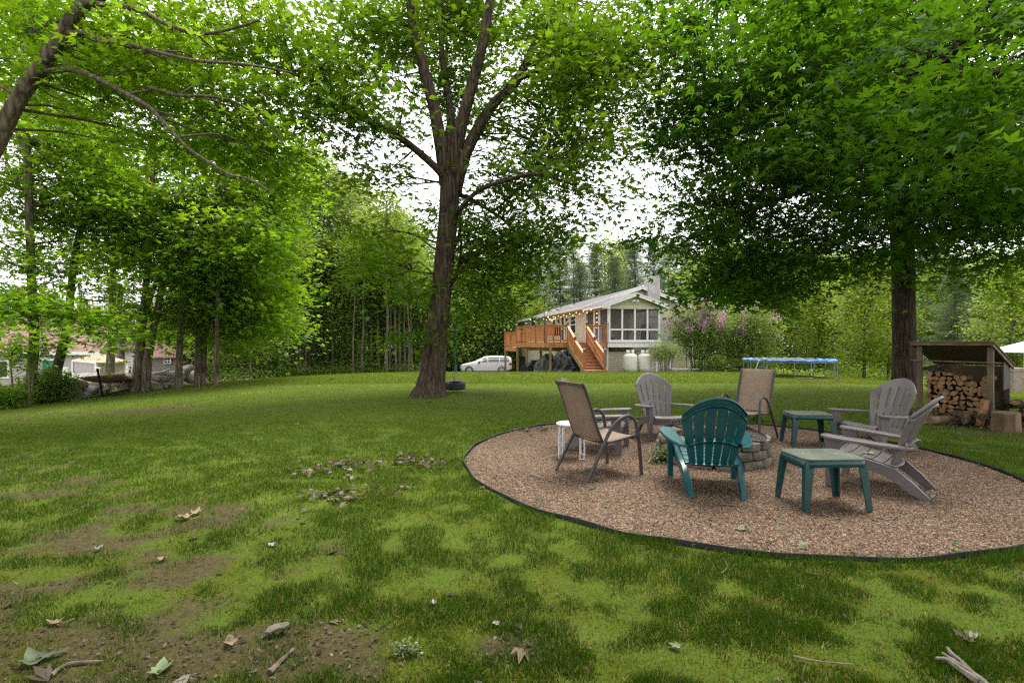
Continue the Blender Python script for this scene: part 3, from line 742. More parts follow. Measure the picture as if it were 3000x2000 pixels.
# ------------------------------------------------------------------ moulded resin armchair (fan back), seat faces +Y
def make_adirondack(label, mname, loc, rz, name="adirondack_chair"):
    t = thing(name, label, "armchair", (0, 0, 0))
    m = M[mname]
    # back: 6 slats, 5 slits in two rows, dished, arched top
    us = [-1.0]; kinds = []
    sw, gw = 2 * (1 - .052 * 2.5) / 6, .052
    for k in range(6):
        us += [us[-1] + sw * .5, us[-1] + sw]; kinds += [0, 0]
        if k < 5: us.append(us[-1] + gw); kinds.append(1)
    us = [u / us[-1] for u in [u_ for u_ in us]] if abs(us[-1] - 1) > 1e-6 and us[-1] > 0 else us
    us = list(np.interp(np.arange(len(us)), np.arange(len(us)), us)); s0 = us[0]; s1 = us[-1]; us = [-1 + 2 * (u - s0) / (s1 - s0) for u in us]
    vs_ = [0, .05, .12, .20, .28, .34, .385, .42, .50, .58, .66, .74, .80, .85, .91, .96, 1.0]
    def H(u): return .72 * (1 - .27 * abs(u) ** 2.2)
    def P(u, v):
        h = v * H(u)
        wid = .205 + .095 * min(1, h / .46)
        x = u * wid
        lean = .36 * h + .10 * h * h
        y = -.16 - lean + .075 * u * u * (.35 + v) - .02 + .05 * (max(0, .25 - h)) 
        return Vector((x, y, .245 + h * .96))
    rows = [[P(u, v) for u in us] for v in vs_]
    def slit(i, j):
        if not kinds[j]: return False
        v = (vs_[i] + vs_[i + 1]) / 2
        return (.05 < v < .34) or (.42 < v < .85)
    q = MB(); q.sheet(rows, skip=slit); q.build("backrest", m, t, smooth=35, solid=.018, bevel=.003)
    # rim lip and stiffening bands on the rear of the back
    q = MB()
    for v in (.385, .02):
        q.sheet([[P(u, v - .03) + Vector((0, -.012, 0)) for u in np.linspace(-1, 1, 13)], [P(u, v) + Vector((0, -.045, 0)) for u in np.linspace(-1, 1, 13)], [P(u, v + .03) + Vector((0, -.012, 0)) for u in np.linspace(-1, 1, 13)]])
    q.sheet([[P(u, .875) + Vector((0, -.010, 0)) for u in np.linspace(-.98, .98, 17)], [P(u, .90) + Vector((0, -.03, 0)) for u in np.linspace(-.98, .98, 17)], [P(u, .93) + Vector((0, -.010, 0)) for u in np.linspace(-.98, .98, 17)]])
    q.sheet([[P(u, .995) + Vector((0, .006, 0)) for u in np.linspace(-1, 1, 21)], [P(u, 1.0) + Vector((0, -.02, .016)) for u in np.linspace(-1, 1, 21)], [P(u, 1.0) + Vector((0, -.035, .002)) for u in np.linspace(-1, 1, 21)]])
    q.build("back_rib", m, t, smooth=40, solid=.006)
    # seat: slats over a curved profile
    prof = [(.325, .285), (.335, .325), (.305, .350), (.22, .348), (.12, .328), (.02, .312), (-.08, .288), (-.19, .262)]
    pp = smooth_path([Vector((0, a, b)) for a, b in prof], 6)
    L = [0]
    for a, b in zip(pp, pp[1:]): L.append(L[-1] + (b - a).length)
    def S(s):
        s *= L[-1]; k = max(i for i in range(len(L)) if L[i] <= s + 1e-9); k = min(k, len(pp) - 2)
        return pp[k].lerp(pp[k + 1], (s - L[k]) / max(1e-9, L[k + 1] - L[k]))
    q = MB(); ns = 6
    for k in range(ns):
        a, b = k / ns + .008, (k + 1) / ns - .008
        rows = [[S(a + (b - a) * i / 4) + Vector((x, 0, -.012 * (1 - (x / .25) ** 2))) for x in (-.255, -.13, 0, .13, .255)] for i in range(5)]
        q.sheet(rows)
    q.build("seat", m, t, smooth=35, solid=.018, bevel=.003)
    q = MB(); q.sheet([[Vector((x, .30 + .02 * (1 - (x / .3) ** 2), z)) for x in np.linspace(-.31, .31, 9)] for z in (.23, .27, .33)]); q.build("front_apron", m, t, smooth=40, solid=.02, bevel=.004)
    for s in (-1, 1):
        # arm: paddle wider at the front, tied back to the side of the backrest
        out = [(.285, .36), (.325, .405), (.395, .41), (.445, .36), (.455, .26), (.43, .05), (.385, -.15), (.325, -.29), (.245, -.335), (.250, -.22), (.275, -.04), (.29, .20)]
        poly = [Vector((s * x, y, .440 + .055 * (y + .35) / .75)) for x, y in out]
        if s < 0: poly.reverse()
        q = MB(); q.prism(poly, (0, 0, .030)); q.build("armrest", m, t, smooth=35, bevel=.008)
        # front leg: tapered channel under the arm
        q = MB(); prev = None
        q.prism([Vector((s * .310, .375, .494)), Vector((s * .310, .235, .484)), Vector((s * .300, .315, 0)), Vector((s * .300, .375, 0))], (s * .055, 0, 0)); q.build("front_leg", m, t, smooth=35, bevel=.006)
        # rear leg: side rail running under the seat, then down to the ground
        rail = [(.30, .345, .235), (.10, .318, .215), (-.08, .285, .165), (-.20, .245, .105), (-.33, .135, .035), (-.455, 0, 0)]
        top = [Vector((s * (.258 - .045 * max(0, -.05 - y) / .35), y, z)) for y, z, _ in [(a, b, c) for a, b, c in rail]]
        bot = [(.30, .25), (.10, .225), (-.08, .19), (-.20, .125), (-.29, .05), (-.375, 0)]
        low = [Vector((s * (.258 - .045 * max(0, -.05 - y) / .35), y, z)) for y, z in bot]
        poly = top + low[::-1]
        q = MB(); q.add(poly + [v + Vector((s * .045, 0, 0)) for v in poly],
                        [(i, i + 1, 10 - i, 11 - i) for i in range(5)] + [(12 + i, 12 + 11 - i, 12 + 10 - i, 12 + i + 1) for i in range(5)] + [(i, (i + 1) % 12, 12 + (i + 1) % 12, 12 + i) for i in range(12)])
        q.build("rear_leg", m, t, smooth=35, bevel=.005)
    t.location = loc; t.rotation_euler = (0, 0, rz)
    return t
def face(fx, fy): return math.atan2(fy, fx) - math.pi / 2      # turns local +Y to face (fx, fy)

grp = "moulded armchairs round the fire pit"
teal = make_adirondack("teal moulded armchair seen from behind, facing the fire pit", 'teal_resin', (2.00, 5.22, .012), face(.17, .98))
a1 = make_adirondack("grey moulded armchair facing us beyond the fire pit", 'grey_resin', (2.32, 7.93, .012), face(.14, -.98))
a2 = dup(a1, (1.18, 7.05, .012), face(.93, -.36), "grey moulded armchair mostly hidden behind the tan sling chair")
a3 = dup(a1, (4.98, 7.0, .012), face(-.96, -.30), "grey moulded armchair showing its seat front, between the far teal table and the woodshed")
a4 = dup(a1, (3.72, 5.22, .012), face(-.70, .71), "grey moulded armchair seen from the side, a green leaf on its seat")
for o in (teal, a1, a2, a3, a4): o["group"] = grp
q = MB(); q.sheet([[(3.66 + a * .09, 5.24 + b * .05, .337 + .012 * (abs(a) + abs(b))) for a in (-.5, 0, .5)] for b in (-.5, 0, .5)])
tag(q.build("fallen_leaf", mat('yellow_leaf', (.22, .28, .03), .6, .1, 9), smooth=60), "yellow green leaf lying on the grey armchair seat", "leaf")

# ------------------------------------------------------------------ sling patio chair, seat faces +Y
def make_sling(label, loc, rz):
    t = thing("patio_chair", label, "patio chair", (0, 0, 0))
    bp = smooth_path([Vector((0, -.13, .40)), Vector((0, -.20, .56)), Vector((0, -.285, .80)), Vector((0, -.36, .985)), Vector((0, -.395, 1.03))], 5)
    seat = smooth_path([Vector((0, -.13, .40)), Vector((0, -.04, .385)), Vector((0, .14, .405)), Vector((0, .30, .425)), Vector((0, .345, .405))], 4)
    q = MB(); q.sheet([[v + Vector((x, -.012 * (1 - (x / .25) ** 2) - .006, 0)) for x in (-.245, -.12, 0, .12, .245)] for v in bp]); q.build("sling_back", M['sling'], t, smooth=60, solid=.006)
    q = MB(); q.sheet([[v + Vector((x, 0, -.018 * (1 - (x / .25) ** 2) + .004)) for x in (-.245, -.12, 0, .12, .245)] for v in seat]); q.build("sling_seat", M['sling'], t, smooth=60, solid=.006)
    q = MB()
    for s in (-1, 1): q.tube([v + Vector((s * .255, 0, 0)) for v in seat[::-1] + bp[1:]], .015, 8)
    q.tube(smooth_path([Vector((-.255, -.385, .99)), Vector((-.12, -.40, 1.005)), Vector((.12, -.40, 1.005)), Vector((.255, -.385, .99))], 3), .010, 6)
    q.tube([(-.255, .30, .40), (.255, .30, .40)], .012, 6); q.tube([(-.255, -.10, .375), (.255, -.10, .375)], .012, 6)
    q.build("seat_frame", M['brown_metal'], t, smooth=60)
    for s in (-1, 1):
        pa = smooth_path([Vector((s * .30, -.36, 0)), Vector((s * .295, -.23, .22)), Vector((s * .285, -.09, .45)), Vector((s * .285, .0, .565)), Vector((s * .285, .10, .635)), Vector((s * .285, .21, .655)), Vector((s * .285, .285, .61)), Vector((s * .288, .325, .50)), Vector((s * .295, .355, .25)), Vector((s * .30, .375, 0))], 5)
        q = MB(); q.tube(pa, .0165, 8, flat=1.25); q.tube([(s * .285, .318, .41), (s * .25, .30, .405)], .010, 6); q.tube([(s * .288, -.14, .38), (s * .25, -.12, .39)], .010, 6)
        q.build("leg_and_arm", M['brown_metal'], t, smooth=60)
    t.location = loc; t.rotation_euler = (0, 0, rz); return t
s1 = make_sling("tan sling patio chair with its back to us, beside the white stool", (.96, 5.75, .012), face(.885, .465))
s2 = dup(s1, (3.60, 7.80, .012), face(-.72, -.69), "tan sling patio chair facing us, beyond the spark screen")
for o in (s1, s2): o["group"] = "tan sling chairs round the fire pit"

# ------------------------------------------------------------------ teal side tables, white stool
def make_table(label, loc, rz):
    t = thing("side_table", label, "side table", (0, 0, 0)); hx, hy, h = .275, .215, .455
    def outl(k):
        pts = []
        for cx, cy, a0 in ((hx - .07, hy - .07, 0), (-hx + .07, hy - .07, 90), (-hx + .07, -hy + .07, 180), (hx - .07, -hy + .07, 270)):
            for j in range(5):
                a = math.radians(a0 + 22.5 * j); pts.append(Vector((cx + .07 * math.cos(a), cy + .07 * math.sin(a), 0)))
        return [Vector((p.x * (1 + .05 * (1 - (p.y / hy) ** 2)), p.y * (1 + .10 * (1 - (p.x / hx) ** 2)), 0)) * k for p in pts]
    q = MB(); q.prism([v + Vector((0, 0, h - .016)) for v in outl(1)], (0, 0, .016)); q.build("table_top", M['dusty_top'], t, smooth=40, bevel=.005)
    q = MB(); o1 = outl(.985); n_ = len(o1)
    low = [h - .016 - (.045 + .03 * min(1, (abs(v.x) / hx) ** 6 * (abs(v.y) / hy) ** 2 * 2)) for v in o1]
    q.add([v + Vector((0, 0, h - .016)) for v in o1] + [v * 1.01 + Vector((0, 0, z)) for v, z in zip(o1, low)], [(i, (i + 1) % n_, n_ + (i + 1) % n_, n_ + i) for i in range(n_)])
    q.build("apron", M['teal_table'], t, smooth=50, solid=.008)
    for sx in (-1, 1):
        for sy in (-1, 1):
            q = MB(); V_ = []
            for z, k in ((h - .03, 0), (h - .08, .25), (h * .5, .55), (0, 1)):
                w = .085 - .035 * k; cx = sx * (hx - .012 + .04 * k); cy = sy * (hy - .012 + .03 * k)
                for dx, dy in ((0, 0), (-w, 0), (-w, -.014), (-.016, -.014 - .0), (-.016, -w * .8), (0, -w * .8)): V_.append((cx + sx * dx, cy + sy * dy, z))
            F_ = [(r_ * 6 + i, r_ * 6 + (i + 1) % 6, r_ * 6 + 6 + (i + 1) % 6, r_ * 6 + 6 + i) for r_ in range(3) for i in range(6)] + [(18, 19, 20, 21, 22, 23)]
            q.add(V_, F_); q.build("leg", M['teal_table'], t, smooth=40, bevel=.003)
    t.location = loc; t.rotation_euler = (0, 0, rz); return t
t1 = make_table("dark teal plastic side table in front, with a dusty top", (2.80, 4.63, .012), .03)
t2 = dup(t1, (4.22, 7.30, .012), -.14, "dark teal plastic side table by the lawn edge, between tan and grey chairs")
for o in (t1, t2): o["group"] = "teal side tables on the gravel"
st = thing("stool", "small round white metal stool half hidden by the tan chair", "stool", (.76, 6.5, .012))
c = Vector((.76, 6.5, .012)); q = MB(); q.lathe([(0, .415), (.19, .415), (.20, .425), (.195, .437), (0, .44)], c, 28); q.build("seat", M['white_metal'], st, smooth=40)
for k in range(4):
    a = math.radians(35 + 90 * k); u = Vector((math.cos(a), math.sin(a), 0)); w_ = Vector((-u.y, u.x, 0))
    q = MB()
    for s in (-.035, .035): q.tube([c + u * .13 + w_ * s + Vector((0, 0, .415)), c + u * .175 + w_ * s + Vector((0, 0, .39)), c + u * .185 + w_ * s + Vector((0, 0, .30)), c + u * .19 + w_ * s], .008, 6)
    q.tube([c + u * .19 - w_ * .035 + Vector((0, 0, .008)), c + u * .19 + w_ * .035 + Vector((0, 0, .008))], .008, 6)
    q.build("leg", M['white_metal'], st, smooth=60)

# ------------------------------------------------------------------ woodshed and firewood
FL = Vector((7.62, 9.60, 0)); fd = Vector((.625, -.78, 0)).normalized(); bd = Vector((.78, .625, 0)).normalized(); W, D = 1.02, 1.45
shed = thing("woodshed", "small open lean-to woodshed of plywood and posts, full of split logs", "woodshed", FL)
def sh(u, v, z): return FL + fd * u + bd * v + Vector((0, 0, z))
roof = [(-.10, -.22, 1.46), (W + .06, -.22, 1.46), (W + .10, D + .12, 1.02), (-.10, D + .12, 1.02)]
q = MB(); q.prism([sh(*p_) for p_ in roof], (0, 0, .022)); q.build("roof", M['plywood'], shed)
q = MB(); q.bar(sh(-.08, -.19, 1.435), sh(W + .04, -.19, 1.435), .03, .045); q.bar(sh(W + .03, -.2, 1.425), sh(W + .07, D + .1, .985), .03, .06); q.build("rafter", M['grey_wood'], shed)
for u, v, w_, z in ((.02, 0, .06, 1.40), (W - .02, 0, .10, 1.40), (.02, D, .09, 1.02), (W, D, .10, 1.02)):
    q = MB(); q.bar(sh(u, v, 0), sh(u, v, z), w_, .08, up=fd); q.build("post", M['grey_wood'] if v == 0 else M['dark_wood'], shed)
q = MB(); q.bar(sh(-.10, -.06, 1.13), sh(W + .12, -.06, 1.115), .05, .024); q.build("crossbar", M['grey_wood'], shed)
q = MB(); q.prism([sh(.02, D + .05, .12), sh(W, D + .05, .12), sh(W, D + .05, 1.0), sh(.02, D + .05, 1.0)], bd * .015); q.build("back_panel", M['plywood'], shed)
q = MB(); q.bar(sh(W + .03, D * .55, .85), sh(W + .03, D, .85), .02, .5); q.build("side_panel", M['dark_wood'], shed)
q = MB(); q.bar(sh(.0, .2, .05), sh(W, .2, .05), .1, .08); q.bar(sh(.0, .9, .05), sh(W, .9, .05), .1, .08); q.build("skid", M['dark_wood'], shed)

def log_mb(c, axis, L, r, kind, rr):
    """split (wedge) or round billet: bark sides, cut ends"""
    q = MB(); ax = axis.normalized(); u = ax.cross(Vector((0, 0, 1))).normalized(); w = u.cross(ax); ph = rr.random() * 6.28
    out = []
    if kind == 'round':
        for k in range(9): a = ph + k / 9 * 6.283; out.append((math.cos(a) * r * (.9 + .2 * rr.random()), math.sin(a) * r * (.9 + .2 * rr.random())))
    else:
        sp_ = rr.uniform(1.2, 2.6); R1 = r * 1.5
        for k in range(5): a = ph + (k / 4 - .5) * sp_; out.append((math.cos(a) * R1 - math.cos(ph) * R1 * .55, math.sin(a) * R1 - math.sin(ph) * R1 * .55))
        out.append((-math.cos(ph) * R1 * .55 + rr.uniform(-.01, .01), -math.sin(ph) * R1 * .55 + rr.uniform(-.01, .01)))
    n_ = len(out)
    A = [c - ax * L / 2 + u * a + w * b for a, b in out]; B = [c + ax * L / 2 + u * a * 1.03 + w * b * 1.03 for a, b in out]
    q.add(A + B, [(i, (i + 1) % n_, n_ + (i + 1) % n_, n_ + i) for i in range(n_)], 0)
    q.add(A, [tuple(range(n_ - 1, -1, -1))], 1); q.add(B, [tuple(range(n_))], 1)
    return q
rr = random.Random(12); z = .13
LBL = {'split': "split log with a pale wedge end, stacked in the open woodshed", 'round': "thin round log with a pale cut end, stacked in the open woodshed"}
while z < .93:
    u = .09 + rr.random() * .04; hrow = .085
    while u < W - .07:
        r_ = rr.uniform(.036, .062); kind = 'split' if rr.random() < .75 else 'round'
        top = .93 - .10 * (u > .45) - .03 * rr.random()
        if z < top:
            q = log_mb(sh(u + r_ * .6, .26 + rr.uniform(-.06, .05), z + rr.uniform(-.012, .012)), bd + Vector((rr.uniform(-.08, .08), rr.uniform(-.08, .08), rr.uniform(-.03, .03))), .42, r_, kind, rr)
            tag(q.build("firewood_log", [M['log_bark'], M['log_end']], bevel=.004), LBL[kind], "log", "split firewood stacked in the woodshed")
        u += r_ * 1.9
    z += hrow
for u0, zz in ((.12, 1.0), (.20, 1.045), (.05, .99)):
    q = log_mb(sh(u0 + .18, .16 + .1 * u0, zz), fd + Vector((0, 0, .12)), .5, .03, 'split', rr)
    tag(q.build("firewood_log", [M['log_bark'], M['log_end']], bevel=.004), "long dark slab of bark laid sideways on top of the stacked firewood", "log", "bark slabs on top of the stack")
q = log_mb(sh(W - .10, -.16, .26), Vector((.22, .0, 1)), .46, .045, 'split', rr); tag(q.build("firewood_log", [M['log_end'], M['log_end']], bevel=.004), "pale split log leaning upright against the front of the woodshed", "log")
# logs and dark heap left outside
for k in range(16):
    u = -.1 + 1.0 * rr.random(); r_ = rr.uniform(.04, .07)
    q = log_mb(sh(u, -.16 - .12 * rr.random(), .05 + .08 * (k % 3)), bd + Vector((rr.uniform(-.6, .6), rr.uniform(-.6, .6), 0)), .38, r_, 'split', rr)
    tag(q.build("firewood_log", [M['log_bark'], M['log_bark'] if k % 4 else M['log_end']], bevel=.004), "dark log lying in the loose pile at the foot of the woodshed", "log", "loose logs at the foot of the woodshed")  # most cut ends take the dark bark colour
for k in range(22):
    g = Vector((8.75 + rr.random() * 1.3, 8.55 + rr.random() * .7, 0)); zz = .06 + .10 * (k // 6)
    q = log_mb(Vector((g.x, g.y, zz)), Vector((rr.uniform(-1, 1), rr.uniform(-1, 1), rr.uniform(-.25, .25))), .5, rr.uniform(.05, .085), 'round' if k % 2 else 'split', rr)
    tag(q.build("firewood_log", [M['log_bark'], M['log_bark'] if k % 5 else M['log_end']], bevel=.004), "dark log in the rough heap beside the woodshed, behind the chopping stump", "log", "dark logs heaped beside the woodshed")
P_ = smooth_path([gp(2722, 1244, .08), gp(2800, 1243, .085), gp(2900, 1245, .08)], 4)
q = MB(); q.tube(P_, .075, 12, wob=.08, rng=random.Random(3)); tag(q.build("fallen_log", M['stump_bark'], smooth=40), "long barkless log lying on the ground in front of the woodshed", "log")
stp = thing("chopping_stump", "short thick barkless stump used as chopping block, beside the long log", "stump", gp(2947, 1263, 0)); c = gp(2947, 1263, 0)
q = MB(); rr2 = random.Random(8); ph = [rr2.random() for _ in range(4)]
V_ = []; n_ = 28
for z, k in ((-.02, 1.04), (.10, 1.0), (.22, .97), (.305, .96)):
    for i in range(n_):
        a = 6.2832 * i / n_; r_ = .185 * k * (1 + .035 * math.sin(3 * a + ph[0] * 6) + .02 * math.sin(7 * a + ph[1] * 6)); V_.append(c + Vector((r_ * math.cos(a), r_ * math.sin(a), z + (.012 * math.cos(a) if z > .3 else 0))))
q.add(V_, [(r_ * n_ + i, r_ * n_ + (i + 1) % n_, (r_ + 1) * n_ + (i + 1) % n_, (r_ + 1) * n_ + i) for r_ in range(3) for i in range(n_)]); q.build("bark_side", M['stump_bark'], stp, smooth=50)
q = MB(); q.add(V_[-n_:], [tuple(range(n_))]); q.build("cut_top", M['grey_wood'], stp)

# ------------------------------------------------------------------ tyre swing
TC = Vector(at(1332, 1128, 15.0)); sw_ = thing("tyre_swing", "black car tyre hung flat as a swing beside the big oak trunk", "swing", TC - Vector((0, 0, .12)))
q = MB(); prof = [(.20, -.085), (.235, -.105), (.285, -.11), (.31, -.085), (.316, -.04), (.316, .04), (.31, .085), (.285, .11), (.235, .105), (.20, .085), (.215, .05), (.265, .06), (.275, 0), (.265, -.06), (.215, -.05)]
q.lathe(prof, TC, 36, Matrix.Rotation(math.radians(3), 3, 'X'), closed=True)
for zz in (-.045, 0, .045): q.lathe([(.317, zz - .012), (.322, zz - .010), (.322, zz + .010), (.317, zz + .012)], TC, 36, Matrix.Rotation(math.radians(3), 3, 'X'), closed=True)
q.build("tyre", M['rubber'], sw_, smooth=40)
kn = at(1334, 1080, 15.0); q = MB()
for a in (100, 215, 335): q.tube([TC + Vector((.26 * math.cos(math.radians(a)), .26 * math.sin(math.radians(a)), .10)), kn], .009, 5)
q.build("chain", M['galv'], sw_)
q = MB(); q.tube([kn - Vector((0, 0, .05)), kn + Vector((.01, 0, .05)), kn + Vector((.02, 0, .12))], [.03, .045, .02], 8); q.tube(smooth_path([kn, at(1337, 950, 15.0), at(1340, 820, 15.0), at(1345, 640, 15.0)], 4), .014, 6); q.build("rope", M['rope'], sw_, smooth=60)
# ------------------------------------------------------------------ the house with its screened porch
HP = Vector((5.64, 30.0, 0)); hu = Vector((.986, .167, 0)).normalized(); hv = Vector((-.167, .986, 0)).normalized()
def hh(u, v, z): return HP + hu * u + hv * v + Vector((0, 0, z))
FLZ, PT = 1.44, 3.40                      # floor level, porch plate
PW, PV, HW, HV1 = 3.22, 4.15, 7.6, 29.0
house = thing("house", "low cream clapboard house with a screened porch and grey shingle roof", "house", hh(0, 0, -.4))
def siding(q, p0, p1, z0, z1, nrm, course=.125):
    """lapped boards: each course leans out to its lower edge"""
    p0, p1, nrm = Vector(p0), Vector(p1), Vector(nrm).normalized(); z = z0
    while z < z1 - 1e-3:
        zt = min(z + course, z1); o = nrm * .022
        a, b = p0 + Vector((0, 0, z)) + o, p1 + Vector((0, 0, z)) + o; c, d = p1 + Vector((0, 0, zt)), p0 + Vector((0, 0, zt))
        q.add([a, b, c, d], [(0, 1, 2, 3)]); q.add([p0 + Vector((0, 0, z)), p1 + Vector((0, 0, z)), b, a], [(0, 1, 2, 3)]); z = zt
q = MB(); dn = Vector((0, 0, 0))
siding(q, hh(0, HV1, 0), hh(0, PV, 0), -2.6, 3.72, -hu)                      # long wall
siding(q, hh(0, PV, 0), hh(HW, PV, 0), -.9, 3.72, -hv)                       # gable wall behind the porch
siding(q, hh(HW, PV, 0), hh(HW, HV1, 0), -2.6, 3.72, hu)
for k in range(10):                                                          # gable triangle
    z0 = 3.72 + k * .125; f0 = k * .125 / 1.27; f1 = min(1, (k + 1) * .125 / 1.27); c = HW / 2
    a, b = hh(c * f0, PV, z0) - hv * .022, hh(HW - c * f0, PV, z0) - hv * .022; e, d = hh(HW - c * f1, PV, z0 + .125), hh(c * f1, PV, z0 + .125)
    q.add([a, b, e, d], [(0, 1, 2, 3)]); q.add([hh(c * f0, PV, z0), hh(HW - c * f0, PV, z0), b, a], [(0, 1, 2, 3)])
q.build("siding_wall", M['siding'], house)
q = MB(); q.prism([hh(.02, PV + .03, -2.7), hh(HW - .02, PV + .03, -2.7), hh(HW - .02, HV1, -2.7), hh(.02, HV1, -2.7)], (0, 0, 6.35)); q.build("inner_core", M['dark_wood'], house)
q = MB()
for (u, v) in ((-.03, PV), (HW, PV)): q.bar(hh(u, v - .03, -.9), hh(u, v - .03, 3.72), .10, .10, up=hu)
q.build("corner_board", M['trim'], house)
# main roof
RZ, EZ, ov = 5.17, 3.70, .42; cu = HW / 2; slope = (RZ - EZ) / (cu + ov)
q = MB()
for s in (0, 1):
    e = -ov if s == 0 else HW + ov
    q.prism([hh(e, PV - .35, EZ), hh(cu, PV - .35, RZ), hh(cu, HV1 + .3, RZ), hh(e, HV1 + .3, EZ)], (0, 0, .05))
q.build("roof", M['shingle'], house)
q = MB()
for s in (-1, 1):
    e = -ov if s < 0 else HW + ov
    q.bar(hh(e, PV - .37, EZ - .07), hh(cu, PV - .37, RZ - .07), .03, .20); q.bar(hh(e, PV - .39, EZ + .02), hh(cu, PV - .39, RZ + .02), .03, .07)
q.build("rake_board", M['trim'], house)
q = MB(); q.bar(hh(-ov - .02, PV - .35, EZ - .05), hh(-ov - .02, HV1 + .3, EZ - .05), .03, .16); q.bar(hh(-ov - .09, PV - .35, EZ - .03), hh(-ov - .09, HV1 + .3, EZ - .03), .11, .10); q.build("gutter", M['trim'], house)
q = MB(); q.prism([hh(-ov, PV - .3, EZ - .10), hh(0, PV - .3, EZ - .10), hh(0, HV1 + .3, EZ - .10), hh(-ov, HV1 + .3, EZ - .10)], (0, 0, .015)); q.build("soffit", M['siding'], house)
q = MB(); q.tube(smooth_path([hh(-ov - .05, HV1 + .1, EZ - .1), hh(-ov - .0, HV1 + .1, EZ - .45), hh(-.12, HV1 + .1, EZ - .75), hh(-.12, HV1 + .1, 0)], 4), .07, 8); q.build("downpipe", M['trim'], house, smooth=60)
for v, hgt, r_ in ((14.0, .5, .06), (18.3, .35, .05)):
    q = MB(); b = hh(cu * .55, v, EZ + slope * (cu * .55 + ov)); q.tube([b, b + Vector((0, 0, hgt))], r_, 8); q.lathe([(.14, .02), (.07, .08)], b + Vector((0, 0, .05)), 10); q.build("vent_pipe", M['black'], house, smooth=60)
for v in (10.2, 15.8): q = MB(); b = hh(.8, v, EZ + slope * (.8 + ov) + .06); q.box(b + Vector((0, 0, .06)), (.34, .3, .14)); q.build("roof_vent", M['trim'], house)
# gable vent
q = MB(); q.box(hh(cu, PV - .05, 4.62), (.5, .04, .36), Matrix.Rotation(math.atan2(hu.y, hu.x), 3, 'Z'))
for k in range(5): q.bar(hh(cu - .2, PV - .08, 4.48 + .07 * k), hh(cu + .2, PV - .08, 4.48 + .07 * k), .03, .02)
q.build("gable_vent", M['siding'], house)
# porch: posts, plate, sill, skirt, screens
def hbar(q, a, b, w, h): q.bar(hh(*a), hh(*b), w, h)
q = MB(); q.prism([hh(0, 0, FLZ - .14), hh(PW, 0, FLZ - .14), hh(PW, PV - .05, FLZ - .14), hh(0, PV - .05, FLZ - .14)], (0, 0, .13)); q.build("porch_floor", M['dark_wood'], house)
q = MB(); hbar(q, (-.03, -.03, FLZ - .15), (PW + .03, -.03, FLZ - .15), .06, .30); hbar(q, (-.03, 0, FLZ - .15), (-.03, PV, FLZ - .15), .06, .30); hbar(q, (PW + .03, 0, FLZ - .15), (PW + .03, PV, FLZ - .15), .06, .30); q.build("porch_beam", M['trim'], house)
q = MB(); hbar(q, (-.06, -.06, FLZ + .035), (PW + .06, -.06, FLZ + .035), .14, .07); q.build("porch_sill", M['trim'], house)
xs = [.06, PW * .265, PW * .51, PW * .755, PW - .06]
for i, u in enumerate(xs):
    q = MB(); w_ = .14 if i in (0, 4) else .095; q.bar(hh(u, 0, FLZ + .07), hh(u, 0, PT - .002), w_, .10, up=hu); q.build("porch_post", M['trim'], house, bevel=.008)
for i in range(4):
    a, b = xs[i] + .05, xs[i + 1] - .05
    q = MB(); hbar(q, (a, 0, FLZ + .74), (b, 0, FLZ + .74), .05, .09); hbar(q, (a, 0, FLZ + .10), (b, 0, FLZ + .10), .05, .06); q.build("screen_rail", M['trim'], house)
for v in (.02, 1.45, 2.55, PV - .08):
    q = MB(); q.bar(hh(.03, v + .05, FLZ), hh(.03, v + .05, PT), .09, .09, up=hu); q.build("porch_post", M['trim'], house)
q = MB(); hbar(q, (PW - .05, 0, FLZ + .74), (PW - .05, PV, FLZ + .74), .05, .08)
for v in (1.4, 2.8): q.bar(hh(PW - .05, v, FLZ), hh(PW - .05, v, PT), .08, .08, up=hu)
q.build("porch_side_rail", M['trim'], house)
q = MB(); hbar(q, (-.02, -.02, PT + .05), (PW + .02, -.02, PT + .05), .12, .12); hbar(q, (-.02, .04, PT + .05), (-.02, PV, PT + .05), .12, .12); hbar(q, (PW, .04, PT + .05), (PW, PV, PT + .05), .12, .12); q.build("porch_plate", M['siding'], house)
# screen door on the deck side
q = MB(); 
for v0, v1 in ((1.56, 1.62), (2.36, 2.42)): q.bar(hh(-.02, v0, FLZ), hh(-.02, v0, FLZ + 2.0), .09, .06, up=hu)
hbar(q, (-.02, 1.56, FLZ + 2.0), (-.02, 2.4, FLZ + 2.0), .06, .09); hbar(q, (-.02, 1.56, FLZ + .9), (-.02, 2.4, FLZ + .9), .05, .09); hbar(q, (-.02, 1.56, FLZ + .1), (-.02, 2.4, FLZ + .1), .05, .16); q.build("screen_door", M['trim'], house)
sm = bpy.data.materials.new("insect_screen"); sm.use_nodes = True; n, l = sm.node_tree.nodes, sm.node_tree.links
p = n["Principled BSDF"]; p.inputs["Base Color"].default_value = (.09, .085, .09, 1); p.inputs["Roughness"].default_value = .7
tr = n.new("ShaderNodeBsdfTransparent"); mx = n.new("ShaderNodeMixShader"); mx.inputs[0].default_value = .42
l.new(tr.outputs[0], mx.inputs[1]); l.new(p.outputs[0], mx.inputs[2]); l.new(mx.outputs[0], n["Material Output"].inputs[0])
for i in range(4):
    q = MB(); q.quad(hh(xs[i], .03, FLZ + .07), hh(xs[i + 1], .03, FLZ + .07), hh(xs[i + 1], .03, PT), hh(xs[i], .03, PT)); q.build("insect_screen", sm, house)
q = MB(); q.quad(hh(0.0, .1, FLZ), hh(0.0, PV - .1, FLZ), hh(0.0, PV - .1, PT), hh(0.0, .1, PT)); q.build("insect_screen", sm, house)
